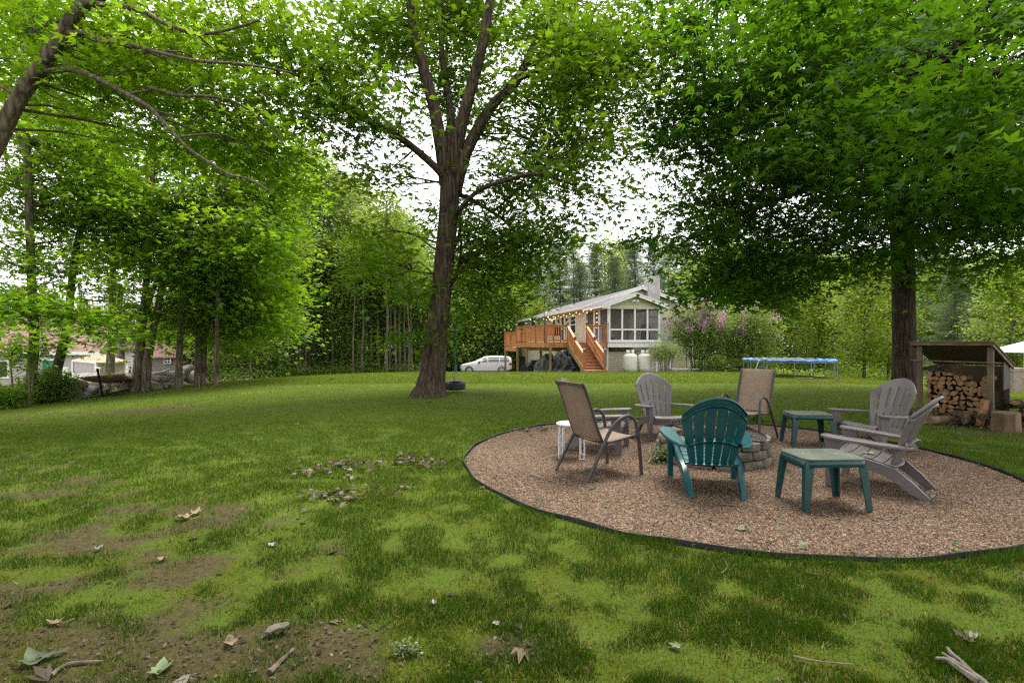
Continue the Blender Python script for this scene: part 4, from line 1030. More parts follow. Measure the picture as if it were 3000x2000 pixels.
q = MB(); q.quad(hh(PW - .02, .1, FLZ), hh(PW - .02, PV - .1, FLZ), hh(PW - .02, PV - .1, PT), hh(PW - .02, .1, PT)); q.build("insect_screen", sm, house)
# porch gable and roof
pr, pe, po, pc = 4.30, 3.60, .36, PW / 2; ps = (pr - pe) / (pc + po); base = PT + .11
q = MB(); hgt = pr - base - .10
k = 0
while k * .115 < hgt:
    f0 = k * .115 / hgt; f1 = min(1, (k + 1) * .115 / hgt); z0 = base + k * .115; z1 = base + min(hgt, (k + 1) * .115)
    a, b = hh(pc * f0, -.062, z0), hh(PW - pc * f0, -.062, z0); e, d = hh(PW - pc * f1, -.04, z1), hh(pc * f1, -.04, z1)
    q.add([a, b, e, d], [(0, 1, 2, 3)]); q.add([hh(pc * f0, -.04, z0), hh(PW - pc * f0, -.04, z0), b, a], [(0, 1, 2, 3)]); k += 1
q.build("porch_gable", M['siding'], house)
q = MB()
for s in (0, 1):
    e = -po if s == 0 else PW + po
    q.prism([hh(e, -.30, pe), hh(pc, -.30, pr), hh(pc, PV + .4, pr), hh(e, PV + .4, pe)], (0, 0, .045))
q.build("porch_roof", M['shingle'], house)
q = MB()
for s in (0, 1):
    e = -po if s == 0 else PW + po
    q.bar(hh(e, -.32, pe - .07), hh(pc, -.32, pr - .07), .03, .19); q.bar(hh(e, -.34, pe + .02), hh(pc, -.34, pr + .02), .03, .06)
    q.bar(hh(e, -.31, pe - .06), hh(e, PV - .4, pe - .06), .03, .15)
q.prism([hh(-po, -.31, pe - .02), hh(-po + .38, -.31, pe + .10), hh(-po + .38, -.31, pe - .22), hh(-po, -.31, pe - .20)], hv * .26)
q.build("porch_rake_board", M['trim'], house)
q = MB(); q.prism([hh(-po, -.28, pe - .12), hh(.0, -.28, pe - .12), hh(.0, PV, pe - .12), hh(-po, PV, pe - .12)], (0, 0, .015)); q.build("porch_soffit", M['cedar'], house)
q = MB(); b = hh(pc, -.10, 3.88); q.lathe([(.07, 0), (.07, .05)], b, 12, Matrix.Rotation(math.pi / 2, 3, 'X'))
for s in (-1, 1): q.lathe([(.02, 0), (.055, .06), (.06, .15), (.05, .16)], b + hu * .09 * s - hv * .05, 12, Matrix.Rotation(s * .5, 3, 'Z') @ Matrix.Rotation(math.pi / 2 + .3, 3, 'X'))
q.build("floodlight", M['trim'], house, smooth=50)
# underside: skirt boards, dark void, posts
q = MB(); siding(q, hh(0, .35, 0), hh(PW + .9, .35, 0), -.75, .86, -hv, .115); q.build("skirt_siding", M['siding'], house)
q = MB(); siding(q, hh(0, PV, 0), hh(0, .35, 0), -.75, .86, -hu, .115); q.build("skirt_siding", M['siding'], house)
q = MB(); q.prism([hh(.02, .45, .84), hh(PW, .45, .84), hh(PW, 1.6, .84), hh(.02, 1.6, .84)], (0, 0, .02)); q.build("crawl_ledge", M['dark_wood'], house)
for u in (.05, PW * .52, PW - .08): q = MB(); q.bar(hh(u, .3, -.6), hh(u, .3, FLZ - .30), .11, .11, up=hu); q.build("pier", M['trim'], house)
# chimney against the gable wall
ch0 = 4.15; q = MB(); 
q.prism([hh(ch0, PV - .46, -.8), hh(ch0 + 1.75, PV - .46, -.8), hh(ch0 + 1.75, PV - .03, -.8), hh(ch0, PV - .03, -.8)], (0, 0, 3.9))
q.prism([hh(ch0 + .02, PV - .46, 3.12), hh(ch0 + .87, PV - .46, 3.12), hh(ch0 + .87, PV + .12, 3.12), hh(ch0 + .02, PV + .12, 3.12)], (0, 0, 2.68))
q.prism([hh(ch0 + .08, PV - .40, 5.80), hh(ch0 + .81, PV - .40, 5.80), hh(ch0 + .81, PV + .06, 5.80), hh(ch0 + .08, PV + .06, 5.80)], (0, 0, .07))
q.build("chimney", M['concrete'], house, bevel=.015)
# openings in the long wall
def window(v0, v1, z0, z1, nm="window", sash=True):
    q = MB()
    for a, b, w_, h_ in (((-.045, v0, z0), (-.045, v0, z1), .05, .09), ((-.045, v1, z0), (-.045, v1, z1), .05, .09)): q.bar(hh(*a), hh(*b), .09, .06, up=hv)
    hbar(q, (-.045, v0 - .04, z1), (-.045, v1 + .04, z1), .06, .09); hbar(q, (-.05, v0 - .06, z0), (-.05, v1 + .06, z0), .09, .06)
    w_ = q.build(nm, M['trim'], house)
    q = MB(); q.quad(hh(-.035, v0, z0), hh(-.035, v1, z0), hh(-.035, v1, z1), hh(-.035, v0, z1)); q.build("pane", M['glass'], w_)
    if sash:
        q = MB(); zm = (z0 + z1) / 2; hbar(q, (-.05, v0, zm), (-.05, v1, zm), .04, .06)
        if nm == "window":
            for zz in (zm + (z1 - zm) / 2,): hbar(q, (-.05, v0, zz), (-.05, v1, zz), .02, .025)
        q.build("sash", M['trim'], w_)
window(6.35, 7.75, FLZ + .62, FLZ + 1.86); window(9.4, 10.35, FLZ + .05, FLZ + 2.0, "glazed_door"); window(12.0, 13.2, FLZ + .9, FLZ + 1.9); window(17.5, 19.0, FLZ + .8, FLZ + 1.9); window(22.3, 23.6, FLZ + .8, FLZ + 1.9)
for v in (8.6, 11.0):
    q = MB(); q.box(hh(-.10, v, FLZ + 1.65), (.12, .12, .24)); q.build("wall_lantern", M['black'], house)
# porch furniture seen through the screens
stl = thing("bar_stool", "pale wooden stool standing inside the screened porch", "stool", hh(1.02, .55, FLZ)); c = hh(1.02, .55, FLZ)
q = MB(); q.lathe([(0, .66), (.17, .66), (.17, .70), (0, .70)], c, 16); q.build("seat", M['log_end'], stl)
for k in range(4):
    a = .78 + k * 1.5708; q = MB(); q.bar(c + Vector((.12 * math.cos(a), .12 * math.sin(a), .66)), c + Vector((.20 * math.cos(a), .20 * math.sin(a), 0)), .04, .04); q.build("leg", M['log_end'], stl)
q = MB(); tb = hh(1.85, 1.6, FLZ); q.lathe([(0, .72), (.5, .72), (.5, .75), (0, .75)], tb, 24); q.tube([tb, tb + Vector((0, 0, .72))], .04, 8); q.lathe([(.26, 0), (.03, .05)], tb, 16)
tag(q.build("porch_table", M['black'], smooth=40), "round dark table inside the screened porch", "table")
gr_ = thing("grill", "dark lidded barbecue grill at the chimney end of the screened porch", "grill", hh(2.72, .9, FLZ)); c = hh(2.72, .9, FLZ)
q = MB(); q.lathe([(.0, .62), (.22, .66), (.30, .80), (.31, .84), (.30, .94), (.20, 1.06), (0, 1.10)], c, 20); q.build("bowl_and_lid", M['maroon'], gr_, smooth=50)
q = MB(); q.box(c + Vector((0, 0, .3)), (.5, .35, .6)); q.build("cart", M['black'], gr_, bevel=.02)
q = MB(); q.box(hh(.25, .30, FLZ + .46), (.30, .14, .42), Matrix.Rotation(.2, 3, 'Z'))
cm, n, l, p = new_mat("patterned_fabric"); wv = n.new("ShaderNodeTexWave"); wv.inputs["Scale"].default_value = 3; wv.inputs["Distortion"].default_value = 6; r = ramp(n, [(.45, (.6, .58, .58)), (.55, (.05, .05, .06))]); l.new(wv.outputs[0], r.inputs[0]); l.new(r.outputs[0], p.inputs[0])
tag(q.build("cushion", cm, bevel=.05), "black and white patterned cushion behind the porch screen", "cushion")
q = MB(); q.box(hh(.25, .30, FLZ + .125), (.42, .36, .25), Matrix.Rotation(.2, 3, 'Z')); tag(q.build("porch_chest", M['dark_wood'], bevel=.03), "low dark chest under the patterned cushion inside the porch", "chest")

# ------------------------------------------------------------------ cedar deck with stairs
A_, B_ = Vector((1.90, 29.36, 0)), Vector((5.50, 29.96, 0)); C_, D_ = Vector((.30, 33.5, 0)), Vector((-.50, 35.8, 0))
DZ = FLZ - .01
deck = thing("deck", "raised orange cedar deck with railings and a flight of stairs along the house", "deck", (A_.x, A_.y, float(Z(A_.x, A_.y))))
H1, H2 = hh(-.02, PV, 0), hh(-.02, 9.0, 0)
def zz(p, z): return Vector((p.x, p.y, z))
PB = hh(-.08, .1, 0)
q = MB(); q.prism([zz(A_, DZ - .04), zz(B_, DZ - .04), zz(PB, DZ - .04), zz(H1, DZ - .04), zz(H2, DZ - .04), zz(C_, DZ - .04)], (0, 0, .04)); q.build("floor_boards", M['tread'], deck)
H3 = hh(-.02, 12.5, 0); LZ = DZ - .32
q = MB(); q.prism([zz(C_, LZ - .04), zz(H2, LZ - .04), zz(H3, LZ - .04), zz(D_, LZ - .04)], (0, 0, .04)); q.build("lower_landing", M['tread'], deck)
def fascia(p, q2, z, nm="fascia", h=.26):
    q = MB(); q.bar(zz(p, z - .04 - h / 2), zz(q2, z - .04 - h / 2), .04, h); q.build(nm, M['cedar'], deck)
fascia(A_, B_, DZ); fascia(C_, A_, DZ); fascia(D_, C_, LZ, h=.24)
q = MB(); ib = Vector((.3, .9, 0)); q.bar(zz(A_ + ib, DZ - .40), zz(B_ + ib, DZ - .40), .09, .24); q.bar(zz(C_ + Vector((.35, 0, 0)), DZ - .40), zz(A_ + ib, DZ - .40), .09, .24); q.build("joist_beam", M['treated'], deck)
def railing(p, q2, z, posts, h=1.0, z2=None):
    p, q2 = Vector(p), Vector(q2); z2 = z if z2 is None else z2; L_ = (q2 - p).length
    q = MB(); P = lambda f, dz: zz(p.lerp(q2, f), z + (z2 - z) * f + dz)
    q.bar(P(0, h), P(1, h), .135, .035); q.bar(P(0, h - .065), P(1, h - .065), .04, .09); q.bar(P(0, .10), P(1, .10), .04, .075)
    nb_ = max(2, int(L_ / .125))
    for k in range(1, nb_): q.bar(P(k / nb_, .06), P(k / nb_, h - .03), .036, .036, up=(q2 - p))
    q.build("railing", M['cedar'], deck)
    for f in posts: post(P(f, 0), h + .06)
def post(b, h):
    q = MB(); q.bar(b, b + Vector((0, 0, h)), .10, .10, up=(1, 0, 0)); q.build("rail_post", M['cedar_dark'], deck)
    c = b + Vector((0, 0, h)); q = MB(); q.box(c + Vector((0, 0, .02)), (.15, .15, .04)); q.box(c + Vector((0, 0, .075)), (.10, .10, .07)); q.lathe([(.11, .11), (.10, .125), (.03, .165), (0, .17)], c, 4, Matrix.Rotation(.785, 3, 'Z'))
    o = q.build("post_cap_light", M['black'], deck); q = MB(); q.box(c + Vector((0, 0, .075)), (.107, .107, .026)); q.build("lens", M['trim'], o)
S0, S1 = Vector((3.22, 29.58, 0)), Vector((4.34, 29.77, 0))
railing(A_, S0, DZ, [0, 1]); railing(S1, B_, DZ, [0, 1]); railing(C_, A_, DZ, [0, .36, .7]); railing(D_, C_, LZ, [0, .55])
for p_ in (A_ + Vector((.3, .1, 0)), A_.lerp(B_, .42) + Vector((-.15, .95, 0)), C_ + Vector((.05, 0, 0)), C_.lerp(A_, .33) + Vector((.1, 0, 0)), D_ + Vector((.04, 0, 0)), A_ + Vector((-.1, 2.6, 0))):
    b = onz(p_.x, p_.y, -.1); q = MB(); q.bar(b, zz(p_, (LZ if p_.y > 35 else DZ) - .28), .14, .14, up=(1, 0, 0)); q.build("support_post", M['treated'], deck)
# stairs
sd_ = Vector((.18, -.984, 0)).normalized(); NR = 9; run = 2.95; bz = float(Z(4.3, 26.75)); rise = (DZ - bz) / (NR + .5)
for k in range(NR + 1):
    f = (k + .5) / (NR + 1) if k < NR + 1 else 1
    z_ = DZ - rise * (k + 1); c0 = sd_ * (run * (k + .55) / (NR + .8))
    if k < NR:
        q = MB(); q.bar(zz(S0 + c0, z_ - .02), zz(S1 + c0, z_ - .02), .34, .045); q.build("tread", M['tread'], deck, bevel=.006)
    q = MB(); r0_ = sd_ * (run * (k + .06) / (NR + .8)); q.bar(zz(S0 + r0_, z_ + rise / 2 - .02), zz(S1 + r0_, z_ + rise / 2 - .02), .025, rise - .03); q.build("riser", M['cedar_dark'], deck)
e0 = sd_ * (run * 9.6 / 9.8); q = MB(); q.bar(zz(S0 - hu * .12 + e0, bz + .06), zz(S1 + hu * .12 + e0, bz + .06), .55, .12); q.build("bottom_step", M['tread'], deck, bevel=.01)
for s, sg in ((S0, -1), (S1, 1)):
    q = MB(); o_ = hu * .045 * sg
    q.prism([zz(s + o_, DZ - .02), zz(s + o_, DZ - .34), zz(s + o_ + sd_ * (run + .05), bz - .02), zz(s + o_ + sd_ * (run + .22), bz + .02), zz(s + o_ + sd_ * (run + .1), bz + .2)], hu * .04); q.build("stringer", M['treated'], deck)
    railing(s, s + sd_ * run * .47, DZ + .0, [], .96, DZ - (DZ - bz) * .47); railing(s + sd_ * run * .49, s + sd_ * run, DZ - (DZ - bz) * .51, [], .90, bz + .10)
    post(zz(s + sd_ * run * .48, DZ - (DZ - bz) * .50), .98); post(zz(s + sd_ * (run + .02), bz - .05), 1.16)
q = MB(); s = S1 - hu * .09; q.tube([zz(s + sd_ * .1, DZ + .02 + .72), zz(s + sd_ * run * .97, bz + .62)], .03, 8); q.build("handrail", M['cedar'], deck, smooth=60)
# thin poles, string lights, plant pot, deck chairs
POLES = [zz(A_ + Vector((-.06, -.08, 0)), DZ), zz(C_.lerp(A_, .25) + Vector((-.12, -.03, 0)), DZ), zz(D_ + Vector((-.06, 0, 0)), LZ)]
for i, b in enumerate(POLES):
    q = MB(); q.tube([b, b + Vector((0, 0, 2.75))], .017, 6)
    tag(q.build("light_pole", M['black']), ["tall thin black pole at the front corner of the deck", "tall thin black pole midway along the deck railing", "tall thin black pole at the far end of the deck"][i], "pole", "thin black poles for the string lights")
lights = thing("string_lights", "string of warm glowing bulbs along the house eave and deck", "string lights", hh(-.3, 4, 3.4)); wire = MB(); nbulb = 0
def strand(a, b, sag, k):
    global nbulb
    a, b = Vector(a), Vector(b); pts = [a.lerp(b, t) - Vector((0, 0, sag * 4 * t * (1 - t))) for t in np.linspace(0, 1, k + 1)]
    wire.tube(pts, .006, 4)
    for p_ in pts[:-1]:
        q = MB(); q.lathe([(.010, 0), (.022, -.035), (.023, -.05), (.014, -.07), (0, -.075)], p_ - Vector((0, 0, .03)), 8); q.build("bulb", M['bulb'], lights, smooth=60)
for v in (2.0, 3.6, 5.2, 6.8, 8.4, 10.0, 11.6, 13.2): strand(hh(-.38, v, 3.52), hh(-.38, v + 1.6, 3.52), .13, 2)
strand(hh(-.38, 11, 3.5), POLES[0] + Vector((0, 0, 2.1)), .5, 7); strand(hh(-.38, 15, 3.5), POLES[1] + Vector((0, 0, 2.1)), .45, 6); strand(hh(-.02, 1.95, 3.3), hh(-.02, 1.97, 2.2), 0, 4)
wire.build("cable", M['black'], lights)
pot = thing("potted_plant", "dark flower pot with a spiky green plant on the deck railing", "potted plant", zz(C_.lerp(A_, .62), DZ + 1.02)); c = zz(C_.lerp(A_, .62), DZ + 1.02)
q = MB(); q.lathe([(.10, 0), (.14, .2), (.15, .2), (.15, .23), (.13, .23)], c, 16); q.build("pot", M['black'], pot, smooth=40)
r = np.random.RandomState(3); k = 70; a = r.rand(k) * 6.28; t_ = np.stack([np.cos(a), np.sin(a), .6 + r.rand(k) * 1.4], 1)
bulk("leaves", np.tile(np.array(c + Vector((0, 0, .22))), (k, 1)), np.stack([-np.cos(a), -np.sin(a), .6 + 0 * a], 1), t_, .3 + .2 * r.rand(k), NEEDLE, r.rand(k), G['herb'], pot, wid=.5)
for i, (px, py, d, lab) in enumerate(((1612, 980, 31.0, "reddish wooden chair on the deck behind the front railing"), (1632, 984, 31.6, "dark armchair on the deck near the stairs"))):
    c = at(px, py, d); c.z = DZ; t = thing("deck_chair", lab, "chair", c); mm = M['cedar_dark'] if i == 0 else M['black']
    q = MB(); q.box(c + Vector((0, 0, .42)), (.5, .48, .05)); q.build("seat", mm, t); q = MB(); q.box(c + Vector((0, .24, .72)), (.5, .05, .55)); q.build("backrest", mm, t)
    for sx in (-1, 1):
        for sy in (-1, 1): q = MB(); q.box(c + Vector((sx * .22, sy * .2, .2)), (.05, .05, .4)); q.build("leg", mm, t)

# ------------------------------------------------------------------ under and beside the deck
def lump(name, label, cat, c, size, m, seed, fold=.08):
    """cloth thrown over something: ridged sides, a few raised corners, a spread hem"""
    r = random.Random(seed); n1, n2 = 72, 22; rows = []; pk = [(r.random() * 6.28, .25 + .5 * r.random(), .12 + .2 * r.random()) for _ in range(5)]
    for j in range(n2):
        f = j / (n2 - 1); row = []
        for i in range(n1 + 1):
            a = 6.2832 * (i % n1) / n1
            rdg = abs(math.sin(a * 4.5 + seed + 1.6 * math.sin(f * 3 + seed))) ** .6 * .5 + abs(math.sin(a * 9 + seed * 2 + f * 5)) ** .7 * .35 + .25 * vnoise(a * 5, f * 6, seed)
            rad = (1 - f ** 3.2) ** .5 * (1 - .34 * float(rdg) * (1 - f) ** .5 * min(1, f * 6 + .5)) * (1 + .14 * math.sin(2 * a + seed * 3)) + (.10 if j == 0 else 0)
            z_ = size[2] * f ** .75 * (.78 + .22 * math.sin(a * 1.5 + seed))
            for pa, pr, ph in pk: z_ += size[2] * ph * math.exp(-((rad * math.cos(a) - pr * math.cos(pa)) ** 2 + (rad * math.sin(a) - pr * math.sin(pa)) ** 2) * 9) * min(1, f * 2)
            row.append((c.x + size[0] / 2 * rad * math.cos(a), c.y + size[1] / 2 * rad * math.sin(a), c.z + min(z_, size[2] * 1.12)))
        rows.append(row)
    q = MB(); q.sheet(rows); return tag(q.build(name, m, smooth=55), label, cat)
c = at(1665, 1089, 29.2); c.z = float(Z(c.x, c.y)); lump("tarp_cover", "black plastic tarp draped over a heap under the deck beside the stairs", "tarp", c, (1.95, 1.1, 1.22), M['black_tarp'], 3)
c = at(1597, 1089, 30.6); c.z = float(Z(c.x, c.y)); lump("tarp_cover", "grey cover over a bulky machine between the deck's support posts", "tarp", c, (1.45, 1.0, 1.0), M['grey_tarp'], 7)
c = at(1530, 1085, 34.5); c.z = float(Z(c.x, c.y)); bin_ = thing("waste_bin", "tall dark green wheeled bin standing under the deck", "bin", c); q = MB(); q.box(c + Vector((0, 0, .5)), (.48, .5, 1.0), taper=1.12); q.build("body", mat('bin_green', (.006, .02, .017), .5, .1, 5), bin_, bevel=.03)
q = MB(); q.box(c + Vector((0, 0, 1.03)), (.6, .62, .07)); q.build("lid", bpy.data.materials['bin_green'], bin_, bevel=.02)
c = at(1556, 1088, 31.5); c.z = float(Z(c.x, c.y)); wb = thing("wheelbarrow", "dark upturned wheelbarrow among the clutter under the deck", "wheelbarrow", c)
q = MB(); q.sheet([[c + Vector((x * (1 - .25 * abs(t)), .1 + t * .3, .30 + .32 * (1 - (x / .42) ** 2) * (1 - .5 * t * t))) for x in np.linspace(-.42, .42, 7)] for t in (-1, -.5, 0, .5, 1)]); q.build("tray", M['mesh_metal'], wb, smooth=60, solid=.02)
q = MB(); q.lathe([(.10, -.04), (.19, -.05), (.21, 0), (.19, .05), (.10, .04)], c + Vector((-.45, .1, .21)), 18, Matrix.Rotation(1.57, 3, 'X'), closed=True); q.build("wheel", M['rubber'], wb, smooth=50)
q = MB()
for s_ in (-.22, .22): q.tube([c + Vector((-.45, .1 + s_ * .4, .21)), c + Vector((.2, .1 + s_, .32)), c + Vector((.75, .1 + s_ * 1.2, .50))], .022, 6)
q.build("handles", M['dark_wood'], wb)
for k, (px, d_, w_, h_, lab) in enumerate(((1547, 33.0, .5, .55, "dark storage crate under the deck behind the wheelbarrow"), (1571, 33.4, .6, .75, "taller dark storage crate under the deck by the grey cover"))):
    c = at(px, 1088, d_); c.z = float(Z(c.x, c.y)); q = MB(); q.box(c + Vector((0, 0, h_ / 2)), (w_, .5, h_), taper=1.08); q.box(c + Vector((0, 0, h_ + .03)), (w_ * 1.15, .6, .05)); tag(q.build("storage_crate", M['dark_wood'], bevel=.02), lab, "crate")
for i, (px, lab) in enumerate(((1845, "white upright propane tank nearest the deck stairs, under the screened porch"), (1888, "white upright propane tank beside the small shrub, under the screened porch"))):
    d = 29.35 + .1 * i; c = at(px + 1, 1090, d); c.z = float(Z(c.x, c.y)); tk = thing("propane_tank", lab, "gas tank", c, group="propane tanks by the porch")
    q = MB(); q.lathe([(.30, .02), (.33, .06), (.392, .16), (.402, .22), (.402, .88), (.385, .96), (.33, 1.03), (.2, 1.075), (0, 1.09)], c, 32); q.build("cylinder", M['tank'], tk, smooth=35)
    q = MB(); q.lathe([(.30, 0), (.30, .06), (.27, .06), (.27, 0)], c, 24, closed=True); q.build("foot_ring", M['galv'], tk)
    q = MB(); V_, F_ = [], []
    for k in range(17):
        a = math.radians(-90 - 150 + 300 * k / 16)
        for z_ in (1.04, 1.28): V_.append(c + Vector((.21 * math.cos(a), .21 * math.sin(a), z_)))
    q.add(V_, [(2 * k, 2 * k + 2, 2 * k + 3, 2 * k + 1) for k in range(16) if k not in (7, 8)] ); q.build("collar", M['trim'], tk, smooth=60, solid=.012)
    q = MB(); q.tube([c + Vector((0, 0, 1.08)), c + Vector((0, 0, 1.22))], .04, 8); q.build("valve", M['galv'], tk)
P_ = smooth_path([hh(PW + .8, .28, .5), hh(PW + .8, .28, -.1), hh(PW + .85, .1, -.16), hh(PW + 1.6, -.25, -.18), hh(PW + 2.3, -.4, -.19)], 4)
q = MB(); q.tube([Vector((p_.x, p_.y, max(p_.z, float(Z(p_.x, p_.y)) + .06))) for p_ in P_], .055, 10); tag(q.build("drain_pipe", M['trim'], smooth=60), "white drain pipe lying on the ground beside the porch skirt", "pipe")
c = at(1578, 1055, 30.4); q = MB()
for a, b in (((0, 0, 0), (.35, 0, .02)), ((.35, 0, .02), (.33, 0, -.16)), ((0, 0, 0), (-.05, 0, -.1))): q.tube([c + Vector(a), c + Vector(b)], .018, 6)
tag(q.build("machine_handlebar", M['black']), "black handlebar sticking up above the grey cover under the deck", "handlebar")

# ------------------------------------------------------------------ minivan in the drive
rows = []
for i in range(14):
    y = 46 + i * 1.2; rows.append([(x, y, float(Z(x, y)) + .008) for x in np.linspace(-9.5, 12, 30)])
q = MB(); q.sheet(rows); tag(q.build("driveway", M['asphalt']), kind="structure")
car = thing("minivan", "silver white minivan parked in the drive beyond the deck", "car", (0, 0, 0))
ST = [  # x, z_bottom, half width at sill, z_belt, half width at belt, z_roof, half width of roof
    (-2.58, .42, .55, .70, .60, .74, .45), (-2.50, .28, .80, .78, .82, .84, .62), (-2.30, .22, .92, .86, .93, .93, .70), (-1.75, .20, .97, .95, .96, 1.06, .72), (-1.30, .20, .98, 1.02, .97, 1.17, .70),
    (-.75, .20, .99, 1.06, .98, 1.46, .66), (-.20, .20, .99, 1.08, .99, 1.68, .66), (.40, .20, .99, 1.10, .99, 1.75, .68), (1.20, .20, .99, 1.11, .99, 1.755, .69), (1.90, .22, .99, 1.12, .98, 1.73, .68), (2.30, .30, .97, 1.12, .95, 1.68, .66), (2.48, .38, .92, 1.08, .90, 1.58, .62), (2.56, .45, .85, .95, .80, 1.30, .55)]
def ring(s):
    x, zb, ws, zl, wb, zr, wr = s; half = [(0, zb), (ws * .85, zb), (ws, zb + .12), (ws + .012, (zb + zl) / 2), (wb, zl), ((wb + wr) / 2 + .04, (zl + zr) / 2 + .02), (wr, zr - .05), (wr * .6, zr - .008), (0, zr)]
    return [Vector((x, -y, z)) for y, z in half] + [Vector((x, y, z)) for y, z in half[-2:0:-1]]
R_ = [ring(s) for s in ST]; n_ = len(R_[0]); q = MB()
for i in range(len(R_) - 1): q.add(R_[i] + R_[i + 1], [(k, (k + 1) % n_, n_ + (k + 1) % n_, n_ + k) for k in range(n_)])
q.add(R_[0], [tuple(range(n_ - 1, -1, -1))]); q.add(R_[-1], [tuple(range(n_))]); q.build("body", M['car_paint'], car, smooth=38)
def prof(x):
    xs_ = [s[0] for s in ST]; g = lambda k: float(np.interp(x, xs_, [s[k] for s in ST])); return g(3), g(4), g(5), g(6)
def side_win(x0, x1, nm, x0t=None, x1t=None):
    for s in (-1, 1):
        rws = []
        for f in np.linspace(.06, .84, 5):
            row = []
            for t in np.linspace(0, 1, 8):
                x = (x0 + (x0t - x0 if x0t is not None else 0) * f) * (1 - t) + (x1 + (x1t - x1 if x1t is not None else 0) * f) * t
                zl, wb, zr, wr = prof(x); zt = zr - .05; zm = (zl + zr) / 2 + .02; z_ = zl + (zt - zl) * f
                y = np.interp(z_, [zl, zm, zt], [wb, (wb + wr) / 2 + .04, wr]) + .006
                row.append((x, s * float(y), z_))
            rws.append(row)
        q = MB(); q.sheet(rws); q.build(nm, M['car_glass'], car, smooth=60)
side_win(-.95, .12, "front_side_window", -.22, .12); side_win(.20, 1.28, "rear_side_window"); side_win(1.36, 2.32, "quarter_window", 1.36, 2.16)
rws = []
for t in np.linspace(.08, .96, 6):
    x = -1.28 + t * 1.02; zl, wb, zr, wr = prof(x); rws.append([(x - .01, y, float(zr) + .008 - .06 * (abs(y) / wr) ** 3) for y in np.linspace(-wr * .92, wr * .92, 7)])
q = MB(); q.sheet(rws); q.build("windscreen", M['car_glass'], car, smooth=60)
for x in (-1.68, 1.52):
    for s in (-1, 1):
        q = MB(); q.lathe([(.20, -.10), (.30, -.11), (.345, -.09), (.355, 0), (.345, .09), (.30, .11), (.20, .10)], (x, s * .90, .345), 28, Matrix.Rotation(math.pi / 2, 3, 'X'), closed=True); w = q.build("tyre", M['rubber'], car, smooth=50)
        q = MB(); q.lathe([(.235, -.02), (.245, .02), (.215, .02), (.215, -.02)], (x, s * 1.0, .345), 28, Matrix.Rotation(math.pi / 2, 3, 'X'), closed=True)
        for k in range(10): a = k * .6283 + .15 * (k % 2); q.bar((x, s * 1.0, .345), (x + .22 * math.cos(a), s * 1.0, .345 + .22 * math.sin(a)), .028, .035, up=(0, 1, 0))
        q.lathe([(.05, -.03), (.05, .03)], (x, s * 1.0, .345), 12, Matrix.Rotation(math.pi / 2, 3, 'X')); q.build("rim", M['alloy'], w, smooth=40)
        q = MB(); q.lathe([(.36, -.045), (.41, -.045), (.41, .045), (.36, .045)], (x, s * .96, .36), 28, Matrix.Rotation(math.pi / 2, 3, 'X'), closed=True); q.build("wheel_arch", M['black'], car)
for s in (-1, 1):
    q = MB(); q.sheet([[(-2.50, s * .50, .80), (-2.40, s * .80, .82), (-2.05, s * .955, .90)], [(-2.55, s * .50, .70), (-2.47, s * .80, .71), (-2.12, s * .965, .80)]]); q.build("headlight", M['lamp_glass'], car, solid=.03)
    q = MB(); q.sheet([[(2.28, s * .985, 1.05), (2.45, s * .93, 1.05), (2.56, s * .78, 1.02)], [(2.22, s * .99, .86), (2.48, s * .94, .84), (2.59, s * .80, .84)]]); q.build("tail_light", M['tail_red'], car, solid=.03)
    q = MB(); q.box((-.72, s * 1.10, 1.13), (.20, .16, .15)); q.bar((-.70, s * .96, 1.06), (-.70, s * 1.08, 1.10), .06, .04); q.build("wing_mirror", M['black'], car, bevel=.03)
    q = MB()
    for x in (.0, 1.05): q.box((x, s * 1.005, .93), (.20, .03, .035))
    q.build("door_handle", M['car_paint'], car)
q = MB(); q.box((-2.56, 0, .68), (.05, 1.0, .10)); q.box((-2.55, 0, .40), (.08, 1.25, .12)); q.build("grille", M['black'], car, bevel=.01)
q = MB(); q.box((2.60, 0, .62), (.02, .5, .12)); q.build("number_plate", M['trim'], car)
cpos = at(1424, 1094, 51.5); car.location = (cpos.x, cpos.y, float(Z(cpos.x, cpos.y)) + .02); car.rotation_euler = (0, 0, math.radians(4))

# ------------------------------------------------------------------ trampoline
tc_ = Vector((12.15, 22.5, 0)); tz = float(Z(12.15, 22.5)); R0 = 1.80; TH = .72
tramp = thing("trampoline", "round backyard trampoline with a blue padded rim and thin legs", "trampoline", (tc_.x, tc_.y, tz))
c = Vector((tc_.x, tc_.y, tz)); q = MB(); rows = []
for k in range(73):
    a = 6.2832 * k / 72; w_ = .02 * math.sin(k * 2.1) + .012 * math.sin(k * 5.3)
    rows.append([c + Vector(((R0 + dr) * math.cos(a), (R0 + dr) * math.sin(a), TH + dz + w_ * .6)) for dr, dz in ((-.18, .012), (-.08, .020), (.03, .02), (.04, -.01), (.035, -.035 + w_ * .6))])
q.sheet(rows); q.build("rim_pad", M['blue_pad'], tramp, smooth=60, solid=.012)
q = MB(); q.lathe([(0, TH - .02), (R0 - .3, TH + .0)], c, 48); q.build("jumping_mat", M['black'], tramp)
q = MB(); q.tube([c + Vector((R0 * math.cos(a), R0 * math.sin(a), TH - .06)) for a in np.linspace(0, 6.2832, 49)], .028, 6, False); q.build("ring_frame", M['galv'], tramp, smooth=60)
for k in range(6):
    a = math.radians(20 + 60 * k); 
    p0, p1 = [c + Vector((R0 * math.cos(a + e), R0 * math.sin(a + e), TH - .07)) for e in (-.20, .20)]; g0, g1 = [onz(c.x + (R0 + .0) * math.cos(a + e), c.y + R0 * math.sin(a + e), .02) for e in (-.20, .20)]
    q = MB(); q.tube([p0, g0, g1, p1], .024, 6); q.build("leg", M['galv'], tramp, smooth=60)
